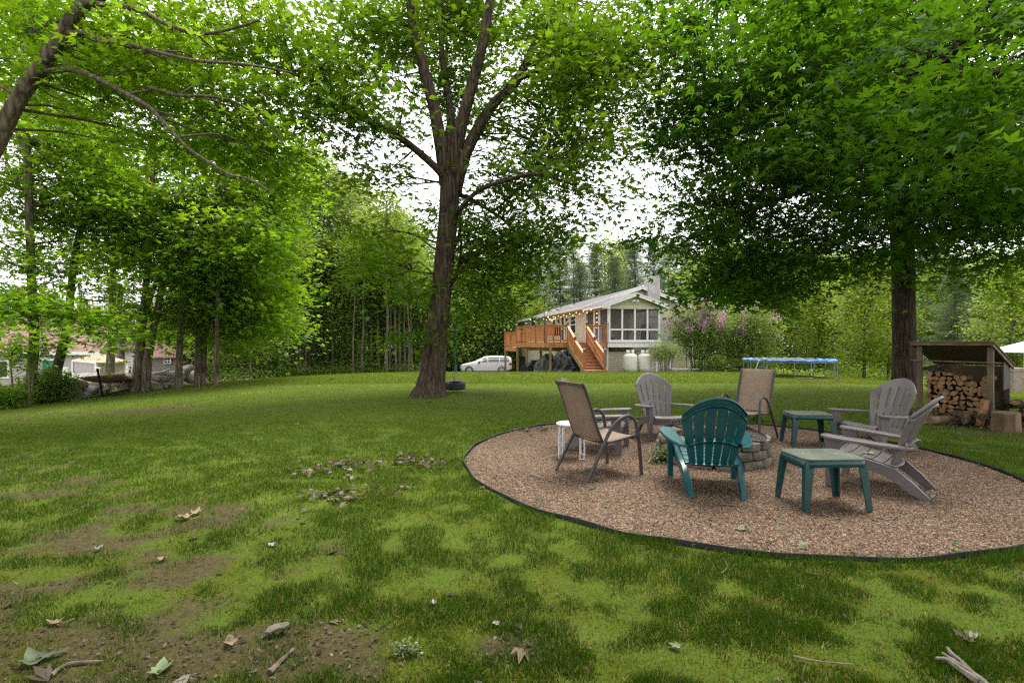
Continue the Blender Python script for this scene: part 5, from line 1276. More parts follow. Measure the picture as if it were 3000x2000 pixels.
lad = thing("trampoline_ladder", "small metal ladder leaning on the trampoline's rim", "ladder", (10.1, 21.4, float(Z(10.1, 21.4))))
f0, f1, t0, t1 = onz(9.95, 21.2), onz(10.33, 21.05), Vector((10.50, 21.75, tz + TH)), Vector((10.84, 21.55, tz + TH))
for a, b in ((f0, t0), (f1, t1)): q = MB(); q.tube([a, b], .019, 6); q.build("side_rail", M['galv'], lad)
for f in (.3, .62, .92): q = MB(); q.bar(f0.lerp(t0, f), f1.lerp(t1, f), .06, .025); q.build("rung", M['galv'], lad)

# ------------------------------------------------------------------ beyond the woodshed: parasol, pool things
c = Vector((25.0, 25.0, float(Z(25, 25)))); par = thing("parasol", "pale grey garden parasol beyond the woodshed", "parasol", c)
q = MB(); q.tube([c, c + Vector((0, 0, 2.45))], .022, 8); q.build("pole", M['trim'], par)
q = MB(); q.lathe([(1.48, 1.98), (1.0, 2.16), (.5, 2.33), (.03, 2.50)], c, 8); q.build("canopy", M['parasol'], par, solid=.01)
c = onz(23.6, 23.2); tub = thing("hot_tub", "lime green panelled tub with a dark red cover beyond the log heap", "hot tub", c)
q = MB(); q.box(c + Vector((1.0, .6, .42)), (2.0, 1.8, .85)); 
for k in range(18): q.box(c + Vector((.06 + k * .11, -.31, .42)), (.05, .03, .82))
q.build("tub_side", M['lime'], tub); q = MB(); q.box(c + Vector((1.0, .6, .90)), (2.1, 1.9, .10)); q.build("cover", M['maroon'], tub, bevel=.03)
c = onz(22.95, 23.4); q = MB(); q.box(c + Vector((0, 0, .5)), (.55, .5, 1.0)); q.box(c + Vector((0, 0, 1.05)), (.62, .58, .16)); tag(q.build("brick_pillar", M['pale_brick'], bevel=.03), "short pale brick pillar beside the lime green tub", "pillar")
c = onz(24.2, 24.9); q = MB(); q.box(c + Vector((0, 0, 1.05)), (.7, .5, .26)); q.box(c + Vector((0, 0, .46)), (.6, .45, .92)); tag(q.build("pool_box", M['blue_pad'], bevel=.05), "bright blue box behind the red cover under the parasol", "box")

# ------------------------------------------------------------------ the neighbours: garage, little shed, pickets, outbuilding
def zat(px, d): x = (px - 1500) / 1500 * d; return x, float(Z(x, d))
gx0, gx1, gy = -58.0, -33.9, 42.0; gz = float(Z(-34, 42)); gt = gz + 2.9
gar = thing("garage", "long garage of weathered grey shingles with a pink brown roof and green door", "garage", ((gx0 + gx1) / 2, gy, gz))
q = MB(); siding(q, (gx0, gy, 0), (gx1, gy, 0), gz - .5, gt, (0, -1, 0), .16); siding(q, (gx1, gy, 0), (gx1, gy + 5, 0), gz - .5, gt, (1, 0, 0), .16)
q.prism([(gx1, gy + .02, gt), (gx1, gy + 5, gt), (gx1, gy + 2.5, gt + 2.6)], (-.1, 0, 0)); q.build("shingle_wall", M['cedar_shingle'], gar)
q = MB()
for y0, y1 in ((gy - .4, gy + 2.5), (gy + 5.4, gy + 2.5)): q.prism([(gx0, y0, gt - .1), (gx1 + .35, y0, gt - .1), (gx1 + .35, y1, gt + 2.7), (gx0, y1, gt + 2.7)], (0, 0, .10))
q.build("roof", M['pink_roof'], gar)
q = MB(); q.bar((gx0, gy - .43, gt - .10), (gx1 + .37, gy - .43, gt - .10), .04, .24); q.bar((gx1 - .02, gy - .06, gz - .4), (gx1 - .02, gy - .06, gt - .2), .18, .08, up=(1, 0, 0)); q.build("white_trim", M['trim'], gar)
dx = zat(145, 41.9)[0]; q = MB(); q.box((dx, gy - .05, gz + 1.1), (1.25, .08, 2.2)); 
for k in range(6): q.box((dx - .5 + k * .2, gy - .10, gz + 1.1), (.17, .03, 2.15))
dr_ = q.build("door", M['green_door'], gar); q = MB(); q.box((dx + .1, gy - .13, gz + 1.45), (.45, .03, .42)); q.build("pane", M['glass'], dr_); q = MB(); q.bar((dx - .75, gy - .08, gz + 2.32), (dx + .75, gy - .08, gz + 2.32), .06, .22); q.build("door_head", M['trim'], gar)
wx = zat(2, 41.9)[0]; q = MB(); q.box((wx, gy - .06, gz + 1.5), (1.3, .08, 1.5)); w = q.build("window", M['trim'], gar); q = MB(); q.box((wx, gy - .10, gz + 1.5), (1.05, .03, 1.25)); q.build("pane", M['glass'], w)
q = MB(); q.bar((gx0, gy - .08, gz - .2), (gx1, gy - .08, gz - .2), .1, .35); q.build("foundation", M['concrete'], gar)
x0, x1 = gx1 + .25, -29.6; y_ = 44.5; z_ = float(Z(-32, 44)); wt = z_ + 3.1
car_p = thing("carport", "white clapboard wing with a bay blacked in as shade, beside the garage", "garage wing", ((x0 + x1) / 2, y_, z_))
q = MB(); siding(q, (x0, y_, 0), (x0 + 1.0, y_, 0), z_ - .4, wt, (0, -1, 0), .14); siding(q, (x0 + 1.0, y_, 0), (x1, y_, 0), z_ + 2.05, wt, (0, -1, 0), .14); q.build("wall", M['trim'], car_p)
q = MB(); q.box(((x0 + x1) / 2 + .5, y_ + 2.5, z_ + 1.2), (x1 - x0 - 1.0, 4.6, 3.2)); q.build("bay_shade_block", M['black'], car_p)  # solid black block stands in for the shade inside the bay
q = MB(); q.bar((x1, y_ - .06, z_ - .3), (x1, y_ - .06, wt), .16, .12, up=(1, 0, 0)); q.prism([(x1 - .08, y_ - .05, z_ + 1.5), (x1 - .7, y_ - .05, z_ + 2.06), (x1 - .08, y_ - .05, z_ + 2.06)], (0, -.06, 0)); q.build("post", M['trim'], car_p)
q = MB(); q.prism([(x0 - .2, y_ - .4, wt), (x1 + .4, y_ - .4, wt), (x1 + .4, y_ + 1.4, wt + .8), (x0 - .2, y_ + 1.4, wt + .8)], (0, 0, .1)); q.build("roof", M['pink_roof'], car_p)
# little shed, corner towards us
c0 = at(284, 1062, 33.0); sz = float(Z(c0.x, 33)); cl = at(216, 1062, 36.6); cr = at(372, 1062, 34.6); top = c0.z
ss = thing("garden_shed", "small square shed of brown grey shingles with white corner boards, behind the picket fence", "shed", (c0.x, c0.y, sz))
q = MB(); siding(q, (cl.x, cl.y, 0), (c0.x, c0.y, 0), sz - .4, top, (-.5, -.85, 0), .14); q.build("light_wall", M['cedar_shingle'], ss)
q = MB(); siding(q, (c0.x, c0.y, 0), (cr.x, cr.y, 0), sz - .4, top, (.4, -.9, 0), .14); q.build("dark_wall", mat('brown_shingle', (.25, .205, .13), .9, .15, 9), ss)
q = MB()
for p_ in (cl, c0, cr): q.bar((p_.x, p_.y - .06, sz - .3), (p_.x, p_.y - .06, top), .16, .10, up=(1, 0, 0))
q.bar((cl.x, cl.y - .08, top), (c0.x, c0.y - .08, top), .05, .14); q.bar((c0.x, c0.y - .08, top), (cr.x, cr.y - .08, top), .05, .14); q.build("corner_board", M['trim'], ss)
bk = cl + cr - c0; ap = (c0 + bk) / 2; q = MB(); k_ = [ap + (v - ap) * 1.10 for v in (cl, c0, cr, bk)]; ap = Vector((ap.x, ap.y, top + .55))
q.add([Vector((v.x, v.y, top + .02)) for v in k_] + [ap], [(0, 1, 4), (1, 2, 4), (2, 3, 4), (3, 0, 4)]); q.build("roof", M['brown_roof'], ss)
p0, p1 = at(188, 1100, 31.5), at(284, 1100, 31.5); fen = thing("picket_fence", "white picket fence in front of the small shed", "fence", (p0.x, p0.y, float(Z(p0.x, p0.y))))
zf = float(Z(p0.x, 31.5)); nP = 22; q = MB()
for k in range(nP):
    f = k / (nP - 1); b = Vector((p0.x + (p1.x - p0.x) * f, p0.y + (p1.y - p0.y) * f, zf - .1)); hgt = 1.22 + .10 * abs(2 * f - 1) ** 2
    q.prism([b + Vector((-.032, 0, 0)), b + Vector((.032, 0, 0)), b + Vector((.032, 0, hgt - .08)), b + Vector((0, 0, hgt)), b + Vector((-.032, 0, hgt - .08))], (0, -.022, 0))
q.build("pickets", M['trim'], fen)
for z_ in (.25, .85): q = MB(); q.bar((p0.x, p0.y + .03, zf + z_), (p1.x, p1.y + .03, zf + z_), .05, .08); q.build("rail", M['trim'], fen)
for p_ in (p0, p1): q = MB(); q.box((p_.x, p_.y + .05, zf + .65), (.16, .16, 1.5)); q.box((p_.x, p_.y + .05, zf + 1.43), (.22, .22, .06)); q.build("post", M['trim'], fen)
a, b = at(420, 1050, 41.0), at(515, 1050, 41.5); z_ = float(Z(a.x, a.y)); ob = thing("outbuilding", "low dark shingled outbuilding with a pinkish roof and a small white window", "outbuilding", ((a.x + b.x) / 2, a.y, z_)); tp = a.z + .1
q = MB(); siding(q, (a.x, a.y, 0), (b.x, b.y, 0), z_ - .5, tp, (.05, -1, 0), .16); q.prism([(b.x, b.y, z_ - .5), (b.x + .1, b.y + 1.6, z_ - .5), (b.x + .1, b.y + 1.6, tp), (b.x, b.y, tp)], (-.1, 0, 0)); q.build("wall", M['dark_shingle'], ob)
q = MB(); q.prism([(a.x - .3, a.y - .4, tp - .05), (b.x + .4, b.y - .4, tp - .05), (b.x + .5, b.y + 1.3, tp + .85), (a.x - .3, a.y + 1.3, tp + .85)], (0, 0, .08)); q.build("roof", M['pink_roof'], ob)
wc = at(491, 1056, 41.25); q = MB(); q.box(wc, (.55, .10, .50)); w = q.build("window", M['trim'], ob)
q = MB()
for sx in (-1, 1):
    for sz_ in (-1, 1): q.box(wc + Vector((sx * .12, -.05, sz_ * .11)), (.18, .04, .16))
q.build("pane", M['glass'], w)
for px, lab in ((552, "dark wheeled bin at the end of the outbuilding, its lid up"), (565, "dark wheeled bin with closed lid, behind the stone wall")):
    c = at(px, 1100, 40.0); c.z = float(Z(c.x, c.y)); bb = thing("waste_bin", lab, "bin", c, group="neighbour's dark bins"); q = MB(); q.box(c + Vector((0, 0, .5)), (.48, .55, 1.0), taper=1.12); q.build("body", bpy.data.materials['bin_green'], bb, bevel=.03)
    q = MB(); q.box(c + Vector((0, 0 if px > 560 else .3, 1.04 if px > 560 else 1.25)), (.58, .62 if px > 560 else .06, .06 if px > 560 else .5)); q.build("lid", bpy.data.materials['bin_green'], bb, bevel=.02)
for i, (px, lab) in enumerate(((505, "dark green tarp bundle between the wall and the outbuilding"), (545, "second green tarp bundle, nearer the dark bins"))):
    c = at(px, 1105, 34.5); c.z = float(Z(c.x, c.y)) + .1; lump("tarp_bundle", lab, "tarp", c, (1.0, .9, .75), mat('green_tarp%d' % i, (.015, .07, .05), .5, .2, 6), 11 + i)

# ------------------------------------------------------------------ dry stone walls
bm_ = bmesh.new(); bmesh.ops.create_icosphere(bm_, subdivisions=2, radius=1); ICO_V = np.array([v.co[:] for v in bm_.verts]); ICO_F = [tuple(v.index for v in f.verts) for f in bm_.faces]; bm_.free()
def rock(q, c, size, r, rz):
    v = np.sign(ICO_V) * np.abs(ICO_V) ** .62 * (1 + .16 * (r.rand(len(ICO_V), 1) - .5)); v = v * np.array(size) / 2
    c_, s_ = math.cos(rz), math.sin(rz); t = r.randn(2) * .15
    v = np.stack([v[:, 0] * c_ - v[:, 1] * s_, v[:, 0] * s_ + v[:, 1] * c_, v[:, 2] + v[:, 0] * t[0] + v[:, 1] * t[1]], 1) + np.array(c)
    q.add(v.tolist(), ICO_F)
def stone_wall(name, label, pix, hgt, seed):
    r = np.random.RandomState(seed); P_ = [ground(*p_) for p_ in pix]; q = MB()
    for a, b in zip(P_, P_[1:]):
        L_ = (b - a).length; ang = math.atan2((b - a).y, (b - a).x); s = 0
        while s < L_:
            w_ = .35 + .5 * r.rand(); z_ = 0; lay = 0
            while z_ < hgt * (.75 + .5 * r.rand()):
                h_ = .14 + .16 * r.rand(); c = a.lerp(b, min(1, (s + w_ / 2 + .2 * (r.rand() - .5)) / L_)); off = Vector((-math.sin(ang), math.cos(ang), 0)) * (.35 + .12 * r.randn() + .1 * lay)
                g = onz(c.x + off.x, c.y + off.y); rock(q, (g.x, g.y, g.z + z_ + h_ / 2 - .04), (w_ * 1.12, .4 + .3 * r.rand(), h_ * 1.2), r, ang + .15 * r.randn()); z_ += h_ * .85; lay += 1
            s += w_ * .85
    return tag(q.build(name, M['fieldstone'], smooth=50), label, "stone wall")
stone_wall("stone_wall", "tumbled dry stone wall along the lawn's edge behind the hammock", [(150, 1176), (240, 1163), (320, 1152), (430, 1146), (520, 1135), (615, 1122)], .52, 3)
stone_wall("stone_wall", "short broken piece of dry stone wall beside the big near tree trunk", [(-60, 1188), (20, 1182), (72, 1179)], .5, 4)

# ------------------------------------------------------------------ hammock
n0, n1 = Vector((-14.15, 17.7, 0)), Vector((-15.35, 20.4, 0)); ax = (n1 - n0).normalized(); lat = Vector((-ax.y, ax.x, 0)) * -1
zg = float(Z(-14.7, 19)) ; ham = thing("hammock", "striped rope hammock with a cream pad on its dark metal stand", "hammock", (-14.7, 19, zg)); zz_ = lambda p_, h_: Vector((p_.x, p_.y, float(Z(p_.x, p_.y)) + h_))
for p_, s in ((n0, -1), (n1, 1)):
    q = MB(); q.tube([zz_(p_ - lat * .62, .03), zz_(p_ + lat * .62, .03)], .028, 8); q.build("base_bar", M['black'], ham, smooth=60)
    q = MB(); q.tube([zz_(p_, .03), zz_(p_ + ax * s * .55, .98)], .034, 8); q.build("upright", M['black'], ham, smooth=60)
q = MB(); q.tube([zz_(n0, .05), zz_(n1, .05)], .03, 8); q.build("base_beam", M['black'], ham, smooth=60)
e0, e1 = n0 - ax * .10, n1 + ax * .10; hb = .72
for e in (e0, e1): q = MB(); q.tube([zz_(e - lat * .66, hb), zz_(e + lat * .66, hb)], .022, 8); q.build("spreader_bar", M['log_end'], ham, smooth=60)
rows = []
for i in range(21):
    f = i / 20; c = e0.lerp(e1, f); sag = .30 * 4 * f * (1 - f); rows.append([zz_(c + lat * t, hb - sag * (1 - .35 * abs(t / .62) ** 2)) for t in np.linspace(-.62, .62, 11)])
hm, n, l, p = new_mat("striped_fabric"); tc = n.new("ShaderNodeTexCoord"); wv = n.new("ShaderNodeTexWave"); wv.inputs["Scale"].default_value = 2.6; wv.inputs["Distortion"].default_value = .3; l.new(tc.outputs["Object"], wv.inputs["Vector"]); r = ramp(n, [(.40, (.30, .10, .06)), (.6, (.55, .42, .28))]); l.new(wv.outputs[0], r.inputs[0]); l.new(r.outputs[0], p.inputs[0]); p.inputs["Roughness"].default_value = .9
q = MB(); q.sheet(rows); q.build("bed", hm, ham, smooth=60, solid=.015)
rows = [[zz_(e0.lerp(e1, f) + lat * t, hb + .03 - .25 * 4 * f * (1 - f) * .6) for t in np.linspace(-.5, .5, 7)] for f in np.linspace(.05, .42, 8)]
q = MB(); q.sheet(rows); q.build("pad", M['cream_pad'], ham, smooth=60, solid=.06)
q = MB()
for e, tip in ((e0, zz_(n0 - ax * .52, .93)), (e1, zz_(n1 + ax * .52, .93))):
    for t in np.linspace(-.6, .6, 9): q.tube([zz_(e + lat * t, hb), tip], .005, 4)
q.build("rope", M['cream_pad'], ham)
# ------------------------------------------------------------------ trees
def EL(px, py, d, rpx, rpy, ry, w=1.0):
    return (np.array(at(px, py, d)), np.array([rpx / 1500 * d, ry, rpy / 1500 * d]), w)

def sample(ells, dens, r, shell=.55):
    out = []
    for c, rad, w in ells:
        k = max(3, int(dens * w * math.pi * rad[0] * rad[2] * (1 + .18 * rad[1])))
        v = r.randn(k, 3); v /= np.linalg.norm(v, axis=1, keepdims=True)
        out.append(c + v * (r.rand(k, 1) ** shell) * rad)
    return np.concatenate(out)

def clusters_to_leaves(Cc, r, nl, rc, size, flat=.24, droop=.35, sig=.42, ctint=.55, tilt=.22):
    k = len(Cc); n = nl
    off = r.randn(k, n, 3) * np.array([rc, rc, rc * flat])
    tl = r.randn(k, 1, 2) * tilt; off[:, :, 2] += off[:, :, 0] * tl[:, :, 0] + off[:, :, 1] * tl[:, :, 1]
    off[:, :, 2] -= droop * (off[:, :, 0] ** 2 + off[:, :, 1] ** 2) / max(rc, 1e-3) * .35
    P = (Cc[:, None, :] + off).reshape(-1, 3)
    T = off.copy(); T[:, :, 2] *= .3; T = T + r.randn(k, n, 3) * rc * .5; T[:, :, 2] -= rc * .35
    T = T.reshape(-1, 3)
    N = r.randn(k * n, 3) * sig; N[:, 2] += 1; N[:, :2] -= np.repeat(tl[:, 0, :], n, axis=0)
    tint = (r.rand(k, 1) * ctint + r.rand(k, n) * (1 - ctint)).ravel()
    return P, N, T, size * (.6 + .75 * r.rand(k * n)), tint

def grow(q, nodes, Cc, r, rmax=.05, rmin=.005, nseg=4, sag=.12, up=.0):
    """a twig from the nearest bit of limb (or earlier twig) to every leaf cluster"""
    NP = np.array([n_[0] for n_ in nodes]); NR = np.array([n_[1] for n_ in nodes])
    d0 = np.array([np.min(np.linalg.norm(NP - c, axis=1)) for c in Cc])
    for i in np.argsort(d0):
        c = Cc[i]; dd = np.linalg.norm(NP - c, axis=1) + .35 * np.maximum(0, NP[:, 2] - c[2] + .2) + .02 / np.maximum(NR, .004)
        j = int(np.argmin(dd)); a = NP[j]; L_ = float(np.linalg.norm(c - a))
        r0 = min(NR[j] * .75, rmax, .006 + .011 * L_)
        mid = (a + c) / 2 + r.randn(3) * L_ * .08 + np.array([0, 0, sag * L_])
        pts = smooth_path([a, mid, c], 3); rad = list(np.linspace(max(r0, rmin), rmin, len(pts)))
        q.tube(pts, rad, nseg, False)
        NP = np.concatenate([NP, [np.array(pts[2]), np.array(pts[4]), c]]); NR = np.concatenate([NR, [rad[2], rad[4], rmin]])

def limb(q, nodes, pts, r0, r1, n=10, per=6, wob=.05, rng=None, pw=1.0):
    P = smooth_path(pts, per); k = len(P); rad = [r0 + (r1 - r0) * (i / (k - 1)) ** pw for i in range(k)]
    q.tube(P, rad, n, True, wob=wob, rng=rng or random.Random(1))
    for p_, r_ in zip(P, rad): nodes.append((np.array(p_), r_))

def hero(name, label, base, limbs, ells, dens, nl, rc, size, lm, bark, seed, tmpl=KITE3, cat="tree", trunk=None, tn=True, **kw):
    t = thing(name, label, cat, base); r = np.random.RandomState(seed); rg = random.Random(seed); nodes = []; q = MB()
    if trunk:
        q.tube(*trunk, wob=.07, rng=rg)
        if tn: [nodes.append((np.array(p_), r_)) for p_, r_ in zip(*trunk[:2])]
    for pts, r0, r1 in limbs: limb(q, nodes, pts, r0, r1, n=12 if r0 > .15 else 7, rng=rg)
    Cc = sample(ells, dens, r); top = [n_ for n_ in nodes if n_[0][2] > min(1.6, min(Cc[:, 2]) + .3)] or nodes
    grow(q, top, Cc, r); q.build("trunk", M[bark], t, smooth=70)
    P, N, T, S_, ti = clusters_to_leaves(Cc, r, nl, rc, size, **kw)
    bulk("crown", P, N, T, S_, tmpl, ti, G[lm], t)
    return t

# the big oak with the swing
ob_ = ground(1256, 1160); d0 = ob_.y
tr_pts = [at(1256, 1176, d0), at(1258, 1158, d0), at(1262, 1135, d0), at(1266, 1105, d0), at(1272, 1050, d0), at(1278, 990, d0), at(1285, 920, d0), at(1294, 840, d0), at(1302, 760, d0), at(1310, 680, d0), at(1315, 610, d0), at(1318, 545, d0), at(1322, 490, d0 + .1)]
tr_rad = [.60, .50, .41, .36, .325, .305, .285, .27, .265, .26, .26, .265, .25]
def olimb(*p_): return [at(*v) for v in p_]
oak_limbs = [
    (olimb((1308, 540, d0), (1296, 450, d0), (1282, 370, d0 - .1), (1268, 300, d0 - .2), (1238, 190, d0 - .2), (1210, 80, d0 - .2), (1196, -60, d0 - .2), (1180, -220, d0)), .20, .09),
    (olimb((1312, 470, d0), (1318, 390, d0 + .3), (1320, 330, d0 + .5), (1304, 230, d0 + .9), (1293, 130, d0 + 1.2), (1290, -80, d0 + 1.5)), .15, .06),
    (olimb((1325, 520, d0), (1344, 400, d0 - .1), (1366, 310, d0 - .2), (1404, 170, d0 - .4), (1428, 60, d0 - .5), (1440, -80, d0 - .6), (1445, -240, d0)), .20, .08),
    (olimb((1332, 560, d0), (1362, 455, d0), (1406, 367, d0), (1450, 300, d0 + .1), (1515, 236, d0 + .2), (1590, 84, d0 + .3), (1668, -5, d0 + .3), (1760, -120, d0 + .3)), .19, .07),
    (olimb((1305, 530, d0), (1284, 498, d0 - .2), (1215, 436, d0 - .5), (1154, 392, d0 - .7), (1084, 357, d0 - .9), (988, 287, d0 - 1.2), (905, 236, d0 - 1.4), (816, 198, d0 - 1.6), (735, 160, d0 - 1.8)), .115, .03),
    (olimb((988, 287, d0 - 1.2), (930, 190, d0 - 1.0), (870, 110, d0 - .8), (800, 80, d0 - .6)), .045, .015),
    (olimb((1515, 236, d0 + .2), (1600, 200, d0), (1712, 214, d0 - .3), (1820, 234, d0 - .5)), .07, .02),
    (olimb((1322, 640, d0), (1400, 560, d0 - .8), (1480, 530, d0 - 1.4), (1570, 510, d0 - 2.0), (1680, 540, d0 - 2.3)), .07, .018),
    (olimb((1318, 560, d0), (1390, 590, d0 + .8), (1470, 640, d0 + 1.4), (1530, 690, d0 + 1.9), (1630, 720, d0 + 2.2)), .075, .018),
    (olimb((1312, 760, d0), (1345, 690, d0 + 1.0), (1350, 620, d0 + 2.0), (1390, 590, d0 + 2.6)), .06, .03),
    (olimb((1302, 850, d0), (1334, 815, d0 + .4), (1348, 760, d0 + .6), (1352, 700, d0 + .6)), .075, .03),
    (olimb((1336, 815, d0 + .4), (1400, 830, d0 + .9), (1450, 860, d0 + 1.2), (1490, 890, d0 + 1.4)), .035, .012),
    (olimb((1285, 800, d0), (1250, 800, d0 - .3), (1200, 790, d0 - .6), (1160, 770, d0 - .8)), .035, .012),
]
oak_E = [EL(1100, 110, 14.0, 210, 180, 2.4), EL(1010, 300, 12.2, 200, 150, 2.2, .8), EL(1130, 420, 14.2, 110, 80, 1.4, .5), EL(1330, 40, 16.2, 240, 170, 2.4), EL(1370, 260, 16.4, 170, 130, 1.8, .7), EL(1600, 130, 15.2, 220, 190, 2.2),
         EL(1590, 380, 14.8, 170, 130, 2.0), EL(1690, 290, 12.8, 130, 150, 2.0), EL(1640, 520, 12.0, 130, 95, 1.6), EL(1500, 560, 14.8, 140, 100, 1.8), EL(1500, 700, 15, 170, 80, 2.0), EL(1640, 690, 15.4, 100, 70, 1.2), EL(1560, 785, 15, 85, 55, 1.2),
         EL(1430, 835, 14.6, 110, 65, 1.4), EL(1475, 890, 14.6, 60, 28, .9), EL(1390, 925, 14.6, 50, 40, .8), EL(1120, 560, 14.2, 120, 70, 1.6, .6), EL(1130, 760, 12.8, 110, 70, 1.5), EL(1190, 860, 13.6, 80, 60, 1.1), EL(1200, 965, 13.8, 60, 42, .8), EL(1080, 660, 14, 90, 70, 1.3, .6), EL(900, 160, 12, 140, 110, 1.8, .6), EL(1400, 690, 14.5, 80, 50, 1.0, .6), EL(1700, 420, 13, 100, 80, 1.6), EL(1730, 130, 13, 140, 150, 2.2), EL(1820, 90, 14.5, 90, 150, 2.0), EL(1840, 250, 14.5, 70, 90, 1.6), EL(1720, 600, 14, 70, 60, 1.2), EL(1560, 650, 14, 130, 80, 1.6), EL(1330, 620, 15, 120, 80, 1.5, .8), EL(1420, 760, 16, 130, 80, 1.6)]
hero("oak_tree", "big rough barked oak leaning over the middle of the lawn", Vector((ob_.x, ob_.y, ob_.z)), oak_limbs, oak_E, 3.4, 70, .50, .19, 'oak', 'oak_bark', 21, OAKLEAF, tn=False, trunk=(tr_pts, tr_rad, 28))
# flaring roots
# dark maple by the woodshed
mb_ = ground(2650, 1143); d1 = mb_.y
m_pts = [at(2652, 1150, d1), at(2651, 1130, d1), at(2650, 1090, d1), at(2649, 1000, d1), at(2648, 900, d1), at(2646, 800, d1), at(2643, 700, d1), at(2640, 640, d1), at(2630, 560, d1), at(2606, 470, d1), at(2575, 400, d1), at(2540, 310, d1), at(2505, 200, d1), at(2480, 110, d1), at(2470, -20, d1), at(2450, -200, d1)]
m_rad = [.46, .37, .325, .31, .305, .305, .305, .305, .29, .31, .28, .25, .22, .18, .14, .09]
maple_limbs = [
    (olimb((2600, 460, d1), (2640, 390, d1 + .4), (2660, 300, d1 + .6), (2640, 120, d1 + .6), (2650, -100, d1 + .6)), .2, .08),
    (olimb((2560, 370, d1), (2460, 330, d1 - .3), (2390, 238, d1 - .7), (2300, 236, d1 - 1.0), (2220, 250, d1 - 1.4), (2060, 260, d1 - 1.6)), .12, .02),
    (olimb((2620, 540, d1), (2500, 520, d1 - .8), (2350, 560, d1 - 1.6), (2180, 620, d1 - 2.2), (2020, 700, d1 - 2.4)), .12, .02),
    (olimb((2630, 650, d1), (2520, 600, d1 - .2), (2480, 660, d1 - .5), (2440, 720, d1 - .6), (2330, 780, d1 - .8)), .075, .015),
    (olimb((2645, 640, d1), (2720, 560, d1 - .8), (2790, 540, d1 - 1.5), (2900, 560, d1 - 2.2)), .10, .02),
    (olimb((2520, 260, d1), (2380, 160, d1 - .3), (2240, 120, d1 - .4), (2100, 90, d1 - .4), (1960, 110, d1)), .10, .02),
    (olimb((2700, 205, d1 - 3), (2760, 190, d1 - 4.5), (2810, 140, d1 - 5.5), (2880, 40, d1 - 6.2), (2940, -60, d1 - 6.5)), .085, .03),
    (olimb((2640, 420, d1), (2690, 300, d1 - 1.8), (2700, 205, d1 - 3), (2820, 205, d1 - 5), (3000, 215, d1 - 6)), .10, .03),
    (olimb((2655, 330, d1 + .6), (2780, 300, d1 + 1), (2920, 330, d1 + 1.2), (3100, 300, d1 + 1)), .09, .02),
]
maple_E = [EL(2010, 110, 15, 140, 150, 3.0), EL(2070, 330, 14.4, 190, 170, 3.6), EL(2110, 560, 13.8, 150, 130, 3.0), EL(2180, 740, 14, 170, 90, 2.8), EL(2130, 835, 13.6, 80, 45, 1.4), EL(2250, 820, 14, 90, 80, 1.6), EL(2280, 890, 13.8, 40, 45, .7), EL(2095, 845, 13.4, 60, 50, 1.0, 1.3), EL(2075, 700, 13.8, 80, 70, 1.4), EL(1905, 705, 13.6, 30, 14, .4, 1.5), EL(2930, 520, 9.8, 180, 130, 2.2, 1.1), EL(2310, 180, 14, 230, 220, 4.5), EL(2340, 470, 13, 240, 180, 4.0), EL(2420, 700, 14, 230, 100, 3.2), EL(2560, 120, 16.5, 260, 220, 3.5), EL(2560, 430, 16.8, 230, 170, 2.6), EL(2560, 590, 16.5, 150, 90, 1.6), EL(2730, 400, 13, 90, 130, 2.0), EL(2420, 350, 14.4, 60, 150, 1.2, .7), EL(2760, 650, 14, 190, 110, 3.0), EL(2790, 780, 14.5, 110, 60, 2.0), EL(2860, 330, 12.5, 230, 210, 4.0), EL(2900, 570, 13, 180, 140, 3.0), EL(2900, 80, 12, 220, 170, 4), EL(3060, 600, 14, 160, 150, 3), EL(3020, 420, 12, 160, 200, 3),
           EL(2900, 270, 7.6, 220, 60, 1.0, 1.6), EL(2760, 300, 8.2, 150, 45, .9, 1.4), EL(2950, 390, 7.4, 140, 50, .8, 1.4), EL(2350, 20, 8.5, 330, 55, 1.2, 1.2), EL(2720, 20, 8, 200, 55, 1.0, 1.2)]
hero("maple_tree", "dark trunked maple with a deep dense crown, behind the woodshed", Vector((mb_.x, mb_.y, mb_.z)), maple_limbs, maple_E, 3.5, 92, .58, .175, 'maple', 'maple_bark', 22, KITE3, tn=False, trunk=(m_pts, m_rad, 24), sig=.42, flat=.15)

# leaning maple whose trunk enters at the upper left corner
dl = 9.6
lean_limbs = [(olimb((-330, 1240, dl), (-260, 950, dl), (-140, 660, dl), (-10, 420, dl), (32, 331, dl), (78, 255, dl), (159, 140, dl), (200, 70, dl), (245, 4, dl), (330, -140, dl)), .165, .095),
              (olimb((240, 8, dl), (300, 14, dl - .1), (357, 19, dl - .2), (420, 36, dl - .2), (485, 70, dl - .3), (574, 99, dl - .4), (657, 90, dl - .5), (760, 60, dl - .4)), .055, .02),
              (olimb((190, 100, dl), (250, 98, dl - .1), (306, 121, dl - .3), (400, 138, dl - .5), (459, 153, dl - .6), (574, 178, dl - .8), (733, 191, dl - 1.0), (860, 215, dl - 1.1)), .055, .015),
              (olimb((100, 215, dl), (191, 204, dl - .2), (268, 223, dl - .3), (357, 268, dl - .5), (434, 312, dl - .6), (472, 350, dl - .7), (542, 427, dl - .9), (606, 472, dl - 1.0), (670, 510, dl - 1.1), (733, 526, dl - 1.2), (790, 560, dl - 1.2)), .05, .014),
              (olimb((190, 95, dl), (190, 60, dl + .5), (130, 78, dl + .9), (75, 110, dl + 1.2)), .03, .012),
              (olimb((430, 255, dl - .6), (520, 280, dl - .5), (600, 282, dl - .4), (690, 300, dl - .3), (760, 350, dl), (830, 420, dl)), .032, .01),
              (olimb((200, 60, dl), (420, -60, dl + .5), (650, -60, dl + 1), (900, -30, dl + 1.5)), .06, .02)]
